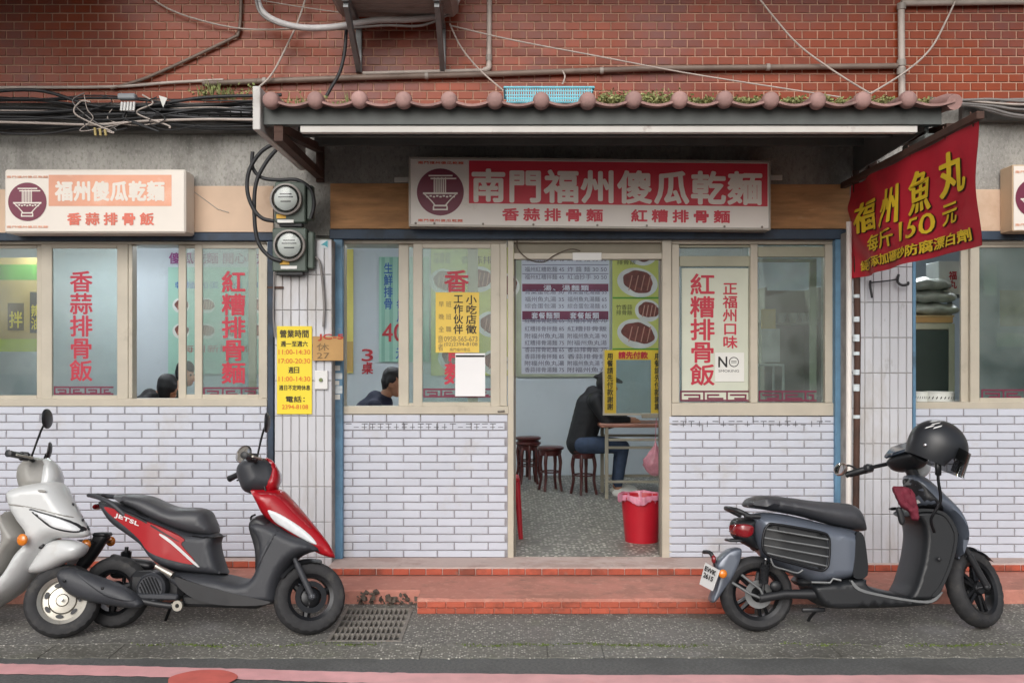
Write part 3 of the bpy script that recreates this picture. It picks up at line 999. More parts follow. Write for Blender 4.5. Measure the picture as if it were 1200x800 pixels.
for i, x in enumerate(bx_):
    # barrel tile, a little crooked
    rr = random.Random(60 + i); dz = rr.uniform(-.004, .004)
    m = MB(); n = 10
    for j in range(5):
        ya = YF + (YB - YF) * j / 5 + (.0 if j == 0 else -.012); yb = YF + (YB - YF) * (j + 1) / 5
        k = len(m.v)
        for (yy, rad_) in ((ya, .05), (yb, .044)):
            for q in range(n + 1):
                an = math.pi * q / n
                m.v.append((x + rad_ * math.cos(an), yy, roof_z(yy) + dz + .006 + rad_ * .95 * math.sin(an)))
        for q in range(n):
            m.f.append((k + q, k + q + 1, k + n + 2 + q, k + n + 1 + q))
    t_ = m.build('roof_tile', m_terra, can, smooth=40)
    m = MB(); c = (x, YF - .012, roof_z(YF) + dz + .018)
    m.ball(c, (.047, .03, .047), 18, 12); m.lathe([(.049, 0), (.05, .012), (.046, .03)], 20, Matrix.Translation((x, YF + .02, c[2])) @ Matrix.Rotation(rad(90), 4, 'X'))
    m.build('end_cap', m_cap, t_, smooth=50)
    # pan tile to the right
    x2 = bx_[i + 1] if i + 1 < len(bx_) else CX1
    m = MB(); n = 10
    for j in range(5):
        ya = YF + (YB - YF) * j / 5 + (-.02 if j == 0 else -.012); yb = YF + (YB - YF) * (j + 1) / 5
        k = len(m.v)
        for lay in (0, -.014):
            for yy in (ya, yb):
                for q in range(n + 1):
                    u = q / n
                    m.v.append((x + .02 + (x2 - x - .04) * u, yy, roof_z(yy) + .016 + lay - .026 * math.sin(math.pi * u) + (.004 if yy == ya else 0)))
        w = n + 1
        for q in range(n):
            m.f += [(k + q, k + q + 1, k + w + q + 1, k + w + q), (k + 2*w + q, k + 2*w + q + 1, k + 3*w + q + 1, k + 3*w + q), (k + q, k + q + 1, k + 2*w + q + 1, k + 2*w + q)]
    m.build('roof_tile', m_terra, can, smooth=40)
# pointed end piece at the right verge
m = MB(); x0 = bx_[-1] + .09
m.tube([(CX1 - .02, YF - .01, roof_z(YF) + .005), (CX1 - .02, YF + .1, roof_z(YF) + .03), (CX1 - .02, YB, roof_z(YB) + .02)], [.045, .05, .045], 12); m.build('verge_tile', m_cap, can, smooth=40)
m = MB(); m.px(296, 101, 305, 152, -1.36, -.1, .004)
m.build('end_board', m_white_sheet, can)
# steel: front channel, purlins, ceiling sheets, rafters
m = MB()
zt, zb = P(0, 125.5, -1.3).z, P(0, 146, -1.3).z
m.bbox((CX0, -1.30, zb), (CX1 - .06, -1.292, zt), .002); m.bbox((CX0, -1.292, zb), (CX1 - .06, -1.235, zb + .006), .002); m.bbox((CX0, -1.292, zt - .006), (CX1 - .06, -1.235, zt), .002)
m.build('front_channel', m_steel, can)
for Yp in (-.72, -.2):
    m = MB(); zz = roof_z(Yp) - .03; m.bbox((CX0 + .08, Yp - .02, zz - .085), (CX1 - .1, Yp + .02, zz), .003); m.build('purlin', m_steel, can)
n_sh = 6
for i in range(n_sh):
    xa = CX0 + .1 + (CX1 - CX0 - .22) * i / n_sh; xb = CX0 + .1 + (CX1 - CX0 - .22) * (i + 1) / n_sh - .006
    m = MB(); vs = []
    for yy in (-1.2, -.02):
        for dz in (-.028, -.018): vs += [(xa, yy, roof_z(yy) + dz), (xb, yy, roof_z(yy) + dz)]
    m.add(vs, [(0, 1, 5, 4), (2, 6, 7, 3), (0, 2, 3, 1), (4, 5, 7, 6), (0, 4, 6, 2), (1, 3, 7, 5)])
    m.build('ceiling_sheet', m_white_sheet, can)
m = MB(); m.bbox((P(352, 0, -1.28).x, -1.285, 2.908), (P(1075, 0, -1.28).x, -1.24, 2.948), .003); m.build('soffit_strip', M('chalky_white_paint', 'd6d2cc', .7, var=.08, scale=5, dirt=[('8a6a5e', .7, 6, .62)]), can)
m = MB(); m.prism([(CX1 - .13, -1.23, 2.93), (CX1 - .13, -.003, 2.9), (CX1 - .13, -.003, roof_z(0) - .005), (CX1 - .13, -1.23, roof_z(-1.23) - .005)], (.012, 0, 0)); m.build('side_fascia', m_steel, can)
XBL, XBR = P(376, 0).x, P(1021, 0).x
for xx in (XBL, XBR):
    m = MB(); T = None
    for (z0, z1, off) in ((2.935, 3.075, .0), (2.885, 2.885, .0)):
        s = .026
        vs = [(xx + sx * s, yy, (z0 if yy < -1 else z1) + sz * s) for yy in (-1.285, -.002) for sx in (-1, 1) for sz in (-1, 1)]
        m.add(vs, [(0, 1, 3, 2), (4, 6, 7, 5), (0, 4, 5, 1), (2, 3, 7, 6), (0, 2, 6, 4), (1, 5, 7, 3)])
    m.box((xx - .027, -.04, 2.84), (xx + .027, -.003, 3.1))
    m.build('bracket', m_rust, can)

# weeds and moss on the roof
m_leaf = M('weed_leaf', '7c8450', 0.8, var=0.5, scale=25, dirt=[('c0bd88', 0.8, 40, 0.5)])
m_leafd = M('dry_weed', '6d5a40', 0.9, var=0.4, scale=30)
def weeds(mb, x, y, z, h, rr, n=7, spread=.03, lw=.006, fat=False):
    for i in range(n):
        a = rr.uniform(0, 6.28); l = h * rr.uniform(.5, 1.1)
        tip = Vector((x + math.cos(a) * spread * rr.uniform(.3, 1.4), y + math.sin(a) * spread, z + l)); b = Vector((x, y, z))
        s = Vector((math.sin(a), -math.cos(a), 0)) * lw * rr.uniform(.5, 1)
        mid = b.lerp(tip, .55) + Vector((0, 0, l * .1))
        if fat:
            c = b.lerp(tip, rr.uniform(.2, 1)); u = Vector((rr.uniform(-1, 1), rr.uniform(-1, 1), rr.uniform(-.3, 1))).normalized() * rr.uniform(.008, .016); w = u.cross(Vector((rr.uniform(-1, 1), rr.uniform(-1, 1), rr.uniform(-1, 1)))).normalized() * .007
            mb.add([c - u, c + w, c + u, c - w], [(0, 1, 2, 3)]); continue
        mb.add([b, mid - s, tip, mid + s], [(0, 1, 2, 3)])
rr = random.Random(71); mb = MB()
for i in range(1500):
    px = rr.uniform(700, 1085); dens = .95 if px < 800 else .55
    if rr.random() > dens: continue
    p = P(px, 0, -1.0); Y = rr.uniform(-1.22, -.95); z = roof_z(Y) + .03
    hh = (.085 if 695 < px < 790 else .05) * rr.uniform(.4, 1)
    weeds(mb, p.x, Y, z, hh, rr, 6, .022, .009, True)
tag(mb.build('roof_weeds', m_leaf, fix=False), 'pale green succulent weeds growing on the right part of the canopy tiles', 'weeds', kind='stuff')
mb = MB(); rr = random.Random(72)
for i in range(230):
    px = rr.uniform(225, 560)
    if px > 420 and rr.random() < .6: continue
    Y = rr.uniform(-.16, -.06) if px < 300 else rr.uniform(-.75, -.5); p = P(px, 0, Y)
    z = (P(0, 118, -.1).z if px < 300 else roof_z(Y) + .03)
    weeds(mb, p.x, Y, z, rr.uniform(.05, .16) if px < 410 else rr.uniform(.03, .07), rr, 5, .05, .008, rr.random() < .65)
tag(mb.build('roof_weeds', m_leaf, fix=False), 'thin straggly weeds on the left part of the canopy', 'weeds', kind='stuff')

# turquoise plastic crate lying on the roof
m_turq = M('turquoise_plastic', '6fc0d0', 0.45, var=0.08, scale=10, dirt=[('a8dbe2', 0.5, 20, 0.6)])
a = P(590, 101, -1.1); b = P(697, 116, -1.1)
tr = thing('plastic_crate', 'turquoise plastic basket lying on the canopy tiles', 'basket', ((a.x+b.x)/2, -1.05, b.z))
m = MB(); m.bbox((a.x, -1.1, a.z - .012), (b.x, -1.085, a.z), .003); m.bbox((a.x, -.83, a.z - .012), (b.x, -.845, a.z), .003)
m.bbox((a.x, -1.085, a.z - .012), (a.x + .015, -.845, a.z), .003); m.bbox((b.x - .015, -1.085, a.z - .012), (b.x, -.845, a.z), .003); m.build('rim', m_turq, tr)
m = MB(); x = a.x + .02
m.box((a.x + .015, -1.09, b.z - .02), (b.x - .015, -.84, b.z - .012))
while x < b.x - .02:
    m.box((x, -1.094, b.z - .015), (x + .007, -1.088, a.z - .012)); m.box((x, -.842, b.z - .015), (x + .007, -.836, a.z - .012)); x += .014
for zz in (.03, .055): m.box((a.x + .01, -1.095, a.z - zz), (b.x - .01, -1.089, a.z - zz + .006))
m.build('basket', m_turq, tr)

# ------------------------------------------------------------------ sign boxes
m_signw = M('sign_white', 'e6e0da', 0.45, var=0.04, scale=3, dirt=[('b8ada0', 0.5, 3, 0.6), ('9a8f84', .4, 14, .7)])
m_signr = M('sign_red', 'c92840', 0.45, var=0.06, scale=3)
m_signm = M('sign_maroon', '6f1d3c', 0.45, var=0.05, scale=3)
m_signo = M('sign_faded_orange', 'e2a386', 0.5, var=0.12, scale=2.5, dirt=[('eecbb4', .6, 4, .55)])
m_signol = M('sign_faded_red', 'd9705c', 0.5, var=0.12, scale=8)
m_signp = M('sign_pale', 'e6ded4', 0.5, var=0.04, scale=3, dirt=[('c8b8a8', .5, 3, .62)])
m_edge_s = M('sign_edge_metal', '9a948c', 0.45, metal=.3, var=.1, scale=8)
m_side_be = M('sign_side_beige', 'c8ae90', .5, var=.06)

def bowl_logo(cx, cy, r, Y, parent, disc, ink):
    """round emblem: noodle bowl with chopsticks"""
    c = P(cx, cy, Y); k = (Y + DC) / F * r
    m = MB(); m.poly([(c.x + k * math.cos(q), Y, c.z + k * math.sin(q)) for q in [i * 2 * math.pi / 48 for i in range(48)]])
    m.build('emblem_disc', disc, parent, fix=False)
    m = MB(); cnt = [0]
    def quad(a, b, c_, d):
        cnt[0] += 1; y = Y - .0015 - cnt[0] * .00002
        m.add([(c.x + u * k, y, c.z + w * k) for u, w in (a, b, c_, d)], [(0, 1, 2, 3)])
    def bar(x0, z0, x1, z1): quad((x0, z0), (x1, z0), (x1, z1), (x0, z1))
    for i in range(7): bar(-.28 + i * .08, -.02, -.28 + i * .08 + .045, .62 - (.05 if i % 2 else 0))   # hanging noodles
    bar(-.5, .66, .52, .72); bar(-.42, .54, .68, .6)                                                  # chopsticks
    bar(-.74, -.1, .74, -.02)                                                                       # rim
    n = 22
    for i in range(n):
        u0, u1 = i / n, (i + 1) / n
        f = lambda u: (-.7 + .34 * u + .12 * math.sin(math.pi * u * .5), -.1 - .5 * u)
        g = lambda u: (f(u)[0] + .07, f(u)[1])
        quad(f(u0), g(u0), g(u1), f(u1)); quad((-f(u0)[0], f(u0)[1]), (-g(u0)[0], g(u0)[1]), (-g(u1)[0], g(u1)[1]), (-f(u1)[0], f(u1)[1]))
    bar(-.3, -.62, .3, -.55); bar(-.32, -.78, .32, -.72); bar(-.32, -.72, -.26, -.62); bar(.26, -.72, .32, -.62)
    for i in range(9): bar(-.6 + i * .14, -.24 + .03 * (i % 2), -.6 + i * .14 + .1, -.17 + .03 * (i % 2))
    m.build('emblem', ink, parent, fix=False)

# big middle sign (hangs very slightly askew)
YS = -.21
sg = thing('shop_sign', 'long red and white shop sign above the doorway under the canopy', 'sign', (P(691, 269, YS).x, -.1, P(691, 269, YS).z))
def tl(x): return 4.5 * (x - 481) / 421      # tilt in px
def quadpx(m, x0, y0, x1, y1, Y):
    m.add([P(x0, y1 + tl(x0), Y), P(x1, y1 + tl(x1), Y), P(x1, y0 + tl(x1), Y), P(x0, y0 + tl(x0), Y)], [(0, 1, 2, 3)])
def slabpx(x0, y0, x1, y1, Y, Yb):
    m = MB(); f = [P(x0, y1 + tl(x0), Y), P(x1, y1 + tl(x1), Y), P(x1, y0 + tl(x1), Y), P(x0, y0 + tl(x0), Y)]
    m.prism(f, (0, Yb - Y, 0)); return m
slabpx(480, 185.5, 902, 263.5, YS, -.022).build('sign_box', m_signw, sg)
for (x0, y0, x1, y1) in ((479, 184, 903, 186.3), (479, 262.7, 903, 265), (479, 186.3, 481, 262.7), (901, 186.3, 903, 262.7)):
    slabpx(x0, y0, x1, y1, YS - .006, -.05).build('edge_strip', m_edge_s, sg)
m = MB(); quadpx(m, 549.5, 187.5, 899.5, 237.5, YS - .002); m.build('red_panel', m_signr, sg, fix=False)
def tmap(Y):
    def f(X, Z, dy):
        p = P(X, Z + tl(X), Y); return (p.x, Y - dy, p.z)
    return f
letter('南門福州傻瓜乾麵', (554, 198, 892, 235), 0, m_signw, sg, bold=.036, cspace=1.06, mapf=tmap(YS - .0026))
letter('香蒜排骨麵', (589, 243, 706, 257), 0, m_signr, sg, bold=.04, cspace=1.45, mapf=tmap(YS - .002))
letter('紅糟排骨麵', (740, 243, 855, 257), 0, m_signr, sg, bold=.04, cspace=1.45, mapf=tmap(YS - .002))
bowl_logo(516, 225, 27.5, YS - .002, sg, m_signm, m_signw)
letter('南門福州傻瓜乾麵', (490, 189, 543, 192), 0, m_signol, sg, bold=.05, cspace=1.1, mapf=tmap(YS - .002))
letter('南門福州傻瓜乾麵', (490, 256.5, 542, 259.5), 0, m_signol, sg, bold=.05, cspace=1.1, mapf=tmap(YS - .002))
for i, xx in enumerate((487, 509, 566, 625, 700, 758, 849, 893)):
    m = MB(); m.ball(P(xx, 261.5 + tl(xx), YS - .006), .008, 8, 6); m.build('screw', m_edge_s, sg)
for (x0, x1, yy) in ((462, 481, 207.5), (903, 917, 205)):
    m = MB(); m.px(x0, yy, x1, yy + 6, -.06, -.045, .002); m.build('fixing_strap', M('bracket_white', 'c9c9c4', .4), sg)

# left faded sign
YL = -.22
sl = thing('shop_sign', 'faded orange and white shop sign above the left windows', 'sign', (P(110, 272, YL).x, -.1, P(110, 272, YL).z))
m = MB(); a = P(5, 198.5, YL); b = P(217.5, 273, YL); m.bbox((a.x, YL, a.z), (b.x, -.022, b.z), .012); m.build('sign_box', m_signp, sl)
m = MB(); m.px(57, 205, 201, 241.5, YL - .0015, YL - .0005); m.build('orange_panel', m_signo, sl)
letter('福州傻瓜乾麵', (65, 213, 192, 235), YL - .0022, m_signp, sl, bold=.045, cspace=1.06)
letter('香蒜排骨飯', (79, 249.5, 180, 263.5), YL - .003, m_signol, sl, bold=.035, cspace=1.5)
bowl_logo(32, 236.5, 22.5, YL - .003, sl, m_signm, m_signp)
for yy in (206, 264.5):
    letter('南門福州傻瓜乾麵', (8, yy, 56, yy + 2.6), YL - .003, m_signo, sl, bold=.03, cspace=1.1)
m = MB(); q = [P(217.8, 218, -.02), P(255, 245, -.024), P(268, 249, -.024)]; m.tube(q, .003, 6); m.build('loose_wire', m_edge_s, sl)

# right sign, cut by the picture edge
YR = -.2
sr = thing('shop_sign', 'white shop sign with beige side at the right picture edge', 'sign', (P(1290, 272, YR).x, -.1, P(1290, 272, YR).z))
m = MB(); a = P(1186.5, 193, YR); b = P(1410, 271, YR); m.bbox((a.x, YR, a.z), (b.x, -.022, b.z), .006); m.build('sign_box', m_side_be, sr)
m = MB(); m.px(1188, 194.5, 1409, 269.5, YR - .003, YR - .001); m.build('face', m_signp, sr)
bowl_logo(1213, 232, 23, YR - .006, sr, m_signm, m_signp)
for yy in (200, 262):
    letter('南門福州傻瓜乾麵', (1190, yy, 1236, yy + 3), YR - .006, m_signo, sr, bold=.03, cspace=1.1)
m = MB(); m.px(1240, 200, 1400, 237, YR - .0055, YR - .004); m.build('orange_panel', m_signo, sr)
letter('福州傻瓜乾麵', (1248, 208, 1390, 231), YR - .007, m_signp, sr, bold=.045, cspace=1.06)

# ------------------------------------------------------------------ hanging red banner, at right angles to the wall
m_ban = M('red_banner_cloth', 'b91f32', 0.55, var=0.1, scale=3, dirt=[('7c1522', .5, 2, .55)])
m_bany = M('yellow_print', 'e0c02c', 0.55, var=0.08, scale=5)
m_banb = M('dark_print', '2a1013', .6)
BXx = 2.345; BY0, BY1 = -.17, -2.06; BZ1, BZ0 = 2.79, 2.157
bn = thing('hanging_banner', 'red cloth banner with yellow lettering hung out at right angles from the right pillar', 'banner', (BXx, -1.1, BZ0))
def bsurf(u, v, dy=0.0):
    """u 0 at wall .. 1 street end, v 0 bottom .. 1 top, dy towards the viewer on the left"""
    y = BY0 + (BY1 - BY0) * u
    sag = .035 * math.sin(math.pi * u) * (1 - v) * .4
    z = BZ0 + (BZ1 - BZ0) * v + .05 * (1 - v) * (1 - u) * 0 - sag * .2 + .02 * (u - .5) * (1 - v)
    wav = .018 * math.sin(u * 9 + v * 2.2) * (1.1 - v) + .012 * math.sin(u * 21 - v * 7) * (1 - .6 * v) + .03 * math.exp(-((u - .12) / .12) ** 2) * math.sin(v * 7 + u * 14)
    fold = .022 * math.exp(-((u * .8 + (v - .75)) / .09) ** 2) * (1 - u)
    return (BXx + wav - fold - dy, y, z)
m = MB(); nu, nv = 70, 26
for i in range(nu + 1):
    for j in range(nv + 1): m.v.append(bsurf(i / nu, j / nv))
for i in range(nu):
    for j in range(nv): m.f.append((i*(nv+1)+j, (i+1)*(nv+1)+j, (i+1)*(nv+1)+j+1, i*(nv+1)+j+1))
k = len(m.v)
m.v += [(x + .003, y, z) for (x, y, z) in m.v[:k]]
m.f += [tuple(q + k for q in f[::-1]) for f in m.f[:]]
m.build('cloth', m_ban, bn, smooth=60)
def bmap(dy0):
    return lambda X, Z, dy: bsurf(X, Z, dy0 + dy)
for mt, du, dy0 in ((m_banb, .006, .004), (m_bany, 0, .007)):
    for ch, (u0, v0, u1, v1) in zip('福州魚丸', ((.09, .44, .25, .76), (.32, .42, .47, .78), (.545, .44, .70, .82), (.765, .49, .93, .85))):
        letter(ch, (u0 + du, v1 - du*1.5, u1 + du, v0 - du*1.5), 0, mt, bn, bold=.04, mapf=bmap(dy0))
    letter('每斤', (.19 + du, .385 - du, .43 + du, .215 - du), 0, mt, bn, bold=.03, mapf=bmap(dy0))
    letter('150', (.485 + du, .405 - du, .72 + du, .225 - du), 0, mt, bn, bold=.025, mapf=bmap(dy0))
    letter('元', (.765 + du, .425 - du, .87 + du, .25 - du), 0, mt, bn, bold=.03, mapf=bmap(dy0))
    letter('絕不添加硼砂防腐漂白劑', (.06 + du, .165 - du, .95 + du, .06 - du), 0, mt, bn, bold=.03, mapf=bmap(dy0))
m = MB(); m.bbox((BXx - .02, BY1 - .03, BZ1 + .005), (BXx + .02, -.02, BZ1 + .045), .003); m.build('pole', m_rust, bn)
m = MB()
for u in (.03, .3, .55, .8, .97): m.tube([(BXx, BY0 + (BY1-BY0)*u - .006, BZ1 - .015), (BXx - .012, BY0 + (BY1-BY0)*u, BZ1 + .06)], .004, 6)
m.build('tie', m_rust, bn)
m = MB(); m.bbox((BXx + .03, -1.35, BZ1 + .05), (BXx + .2, -1.0, BZ1 + .1), .01); m.tube([(BXx + .1, -1.2, BZ1 + .1), (BXx + .1, -1.2, 3.05)], .012); m.build('spotlight', m_steel, bn, smooth=40)

# ------------------------------------------------------------------ pipes and cables on the upper wall
m_pipe = M('grey_pipe', '9a938c', 0.5, var=0.12, scale=6, dirt=[('6a5b50', .6, 4, .58)])
m_pipeb = M('brown_pipe', '7a6a60', 0.55, var=0.15, scale=6, dirt=[('5a4a40', .6, 4, .55)])
m_cbl = M('black_cable', '26272a', 0.55, var=0.2, scale=12)
m_cgr = M('grey_cable', '7e7a78', 0.55, var=0.15, scale=12)
m_cw = M('pale_cable', 'b5aaa2', 0.55, var=0.12, scale=12)
m_hose = M('white_hose', 'b9b6b6', 0.5, var=0.1, scale=10, bump=.3, bscale=150)
def cable(name, pts, Y, r, mat, label, cat, group=None, parent=None, seg=7, sub=7):
    q = [P(p[0], p[1], p[2] if len(p) > 2 else Y) for p in pts]
    m = MB(); m.tube(crom(q, sub), r, seg)
    o = m.build(name, mat, parent, smooth=60)
    if parent is None: tag(o, label, cat, group)
    return o
p1 = thing('wall_pipe', 'long grey brown pipe running along the brick wall above the canopy', 'pipe', tuple(P(650, 90, -.04)))
m = MB(); m.tube([P(238, 98, -.04), P(420, 91, -.04), P(560, 87.5, -.04), P(760, 80.5, -.04), P(1051, 77.5, -.04)], .021, 10); m.build('pipe', m_pipeb, p1, smooth=60)
for px, py in ((310, 95), (500, 89), (705, 83), (900, 79)):
    m = MB(); T = Matrix.Translation(P(px, py, -.04)) @ Matrix.Rotation(rad(90), 4, 'Y'); m.lathe([(.021, -.012), (.026, -.012), (.026, .012), (.021, .012)], 12, T); m.build('clip', m_pipe, p1, smooth=40)
p2 = thing('wall_pipe', 'pale vertical pipe with an elbow right of the air conditioner', 'pipe', tuple(P(573, 80, -.03)))
m = MB(); m.tube([P(574, -60, -.03), P(573, 75, -.03)] , .018, 10); m.tube(crom([P(573, 75, -.03), P(572.5, 80, -.03), P(567, 82.5, -.03)], 5), .02, 10); m.tube([P(567, 82.5, -.03), P(425, 86, -.03)], .013, 10); m.build('pipe', m_cw, p2, smooth=60)
m = MB(); T = Matrix.Translation(P(573, 68, -.03)); m.lathe([(.018, -.02), (.023, -.02), (.023, .02), (.018, .02)], 12, T); m.build('coupling', m_pipe, p2, smooth=40)
p3 = thing('wall_pipe', 'pale drain pipe with tee joint at the upper right', 'pipe', tuple(P(1056, 110, -.05)))
m = MB(); m.tube([P(1056, 4, -.05), P(1057, 125, -.05)], .024, 12); m.tube([P(1056, 4, -.05), P(1290, 1, -.05)], .022, 12); m.build('pipe', m_cw, p3, smooth=60)
for py in (8, 74, 84):
    m = MB(); T = Matrix.Translation(P(1056.3, py, -.05)); m.lathe([(.024, -.022), (.031, -.022), (.031, .022), (.024, .022)], 14, T); m.build('coupling', m_pipe, p3, smooth=40)
cable('wall_conduit', [(283, -40), (282, 20), (279, 40), (272, 45), (220, 70), (170, 92), (130, 104)], -.03, .012, m_pipeb, 'brown conduit slanting down the left brick wall', 'conduit')
cable('wall_conduit', [(-60, 105), (0, 103), (130, 102), (200, 97), (262, 94)], -.03, .012, m_cw, 'pale conduit along the foot of the left brick wall', 'conduit')
cable('wall_cable', [(170, -8), (196, 10), (235, 24), (285, 34), (340, 34), (372, 30)], -.06, .006, m_cw, 'thin pale cable sagging across the upper left bricks', 'cable')
cable('wall_cable', [(366, -30), (352, 18), (338, 50), (318, 88), (297, 107)], -.09, .007, m_cw, 'pale cable dropping to the left end of the canopy', 'cable')
cable('wall_cable', [(308, 1), (350, 8), (400, 15), (445, 21)], -.1, .004, m_cw, 'thin pale wire beside the white hose', 'cable')
cable('wall_cable', [(406, 30), (404, 60), (398, 85), (388, 103), (382, 114)], -.2, .012, m_cbl, 'black cable hanging below the air conditioner bracket', 'cable')
cable('wall_cable', [(527, 28), (540, 55), (560, 80), (580, 98), (592, 108)], -.12, .006, m_cw, 'pale cable falling from the bracket to the turquoise basket', 'cable')
cable('wall_cable', [(527, 30), (600, 47), (700, 66), (800, 85), (900, 101), (985, 114)], -.12, .0055, m_cw, 'long pale cable slanting right across the middle bricks', 'cable')
cable('wall_cable', [(880, -14), (905, 18), (935, 52), (975, 82), (1020, 110)], -.1, .007, m_cw, 'pale cable slanting down to the right end of the canopy', 'cable')
cable('wall_cable', [(1126, -14), (1110, 22), (1090, 58), (1060, 85), (1020, 110)], -.11, .007, m_cw, 'pale cable curving down past the right drain pipe', 'cable')
cable('wall_cable', [(659, 83), (662, 90), (659, 99)], -.06, .006, m_cw, 'short pale cable stub above the turquoise basket', 'cable')

# air conditioner on brackets
m_acb = M('grey_metal_casing', '8f8a86', 0.5, var=0.12, scale=5, dirt=[('5a534d', .6, 4, .55)])
m_galv = M('galvanised_steel', '7d7f80', 0.45, metal=.5, var=.15, scale=9, dirt=[('5a5048', .6, 6, .6)])
ax0, ax1 = P(392, 0, -.3).x, P(536, 0, -.3).x; zb = P(0, 22, -.12).z
ac = thing('air_conditioner', 'grey outdoor air conditioner unit on steel brackets at the top', 'air conditioner', ((ax0+ax1)/2, -.3, zb))
m = MB(); m.bbox((ax0, -.56, zb), (ax1, -.12, zb + .62), .035); m.build('casing', m_acb, ac, smooth=30)
m = MB(); m.lathe([(.0, .0), (.24, 0), (.25, .01)], 28, Matrix.Translation((ax0 + .33, -.565, zb + .31)) @ Matrix.Rotation(rad(90), 4, 'X')); m.build('fan_grille', m_cbl, ac)
for i in range(5):
    m = MB(); m.bbox((ax0 + .08, -.5 + i * .075, zb - .004), (ax1 - .08, -.47 + i * .075, zb + .01), .003); m.build('base_rib', m_acb, ac)
for xx in (P(421, 0).x, P(519, 0).x):
    m = MB()
    zl = P(0, 86).z
    m.bbox((xx - .022, -.03, zl), (xx + .022, -.004, zb - .006), .003)
    m.bbox((xx - .022, -.6, zb - .045), (xx + .022, -.03, zb - .006), .003)
    s = .016
    pth = [Vector((xx, -.03, zl + .03)), Vector((xx, -.57, zb - .05))]
    for off in (-.02,):
        a, b = pth; d = Vector((0, .01, .03))
        m.add([a + Vector((-s, 0, 0)) - d, a + Vector((s, 0, 0)) - d, a + Vector((s, 0, 0)) + d, a + Vector((-s, 0, 0)) + d,
               b + Vector((-s, 0, 0)) - d, b + Vector((s, 0, 0)) - d, b + Vector((s, 0, 0)) + d, b + Vector((-s, 0, 0)) + d],
              [(0, 1, 2, 3), (4, 7, 6, 5), (0, 4, 5, 1), (1, 5, 6, 2), (2, 6, 7, 3), (3, 7, 4, 0)])
    m.build('bracket', m_galv, ac)
cable('hose', [(302, -30, -.2), (303, 5, -.2), (318, 22, -.22), (350, 32, -.25), (390, 32, -.28), (440, 24, -.25), (480, 23, -.2), (515, 18, -.2), (534, 4, -.2), (538, -20, -.2)], -.2, .022, m_hose, 'thick white hose looping below the air conditioner', 'hose', seg=10)
cable('hose', [(299, -30, -.24), (302, 10, -.24), (322, 27, -.25), (360, 35, -.26), (400, 34, -.27), (450, 30, -.25), (495, 30, -.22), (528, 16, -.2)], -.24, .009, m_cgr, 'thin grey hose below the thick white hose', 'hose')

# bundles of cables
rr = random.Random(101)
lab_l = 'cable in the tangled bundle above the left faded sign'
for i in range(20):
    y0 = rr.uniform(108, 156); y1 = 113 + (y0 - 108) * .75 + rr.uniform(-6, 6); Y = -.1 - rr.uniform(0, .12)
    sag = rr.uniform(-7, 9)
    pts = [(-60, y0 + rr.uniform(-4, 4)), (40, y0 + rr.uniform(-5, 5)), (110, (y0 * .6 + 128 * .4) + sag), (170, (y0 * .5 + 128 * .5) + sag * .7), (240, y1 + rr.uniform(-5, 5)), (300, y1), (330, y1 - 1)]
    cable('cable', pts, Y, rr.choice([.005, .007, .009, .012]), rr.choice([m_cbl, m_cbl, m_cbl, m_cgr, m_cw]), lab_l, 'cable', 'left cable bundle')
for i in range(10):
    x0 = rr.uniform(95, 190); pts = [(x0, rr.uniform(108, 125)), (x0 + rr.uniform(-14, 20), rr.uniform(118, 132)), (x0 + rr.uniform(-30, 14), rr.uniform(132, 146)), (x0 + rr.uniform(-15, 35), rr.uniform(145, 160)), (x0 + rr.uniform(-10, 60), rr.uniform(135, 158))]
    cable('cable', pts, -.2 - rr.uniform(0, .04), rr.choice([.003, .004, .006]), rr.choice([m_cbl, m_cgr, m_cw]), 'loose looped wire hanging from the left cable bundle', 'cable', 'loose wires in the left bundle')
for i in range(13):
    y0 = rr.uniform(117, 124) ; y1 = rr.uniform(116, 142); Y = -.1 - rr.uniform(0, .1)
    cable('cable', [(1090, y0 - 2), (1125, y0), (1160, (y0 + y1) / 2 + rr.uniform(-2, 3)), (1200, y1), (1290, y1 + rr.uniform(-3, 3))], Y, rr.choice([.006, .008, .01]), rr.choice([m_cgr, m_cw, m_cbl, m_cgr]), 'cable in the bundle right of the canopy', 'cable', 'right cable bundle')
jb = thing('cable_splice', 'white and grey splice connectors tied into the left cable bundle', 'connector', tuple(P(150, 125, -.25)))
m = MB(); m.px(137, 109, 158, 116, -.26, -.2, .008); m.build('cover', M('splice_grey', '8e9499', .5), jb)
for i in range(5):
    m = MB(); x = 143 + i * 3.6; m.tube([P(x, 120, -.25), P(x - 1, 130, -.26)], .009, 8); m.build('connector', M('white_plastic', 'd8d8d6', .4), jb, smooth=50)
for i in range(3):
    m = MB(); m.tube([P(111 + i * 6, 150 + i, -.25), P(112 + i * 6, 159, -.255)], .009, 8); m.build('tag', M('amber_plastic', 'b7a468', .5), jb, smooth=50)
m = MB(); q = P(190, 118, -.25); m.prism([P(186, 112, -.25), P(196, 115, -.25), P(191, 126, -.25)], (0, .004, 0)); tag(m.build('paper_scrap', m_paper), 'small pale scrap caught in the left cables', 'scrap')

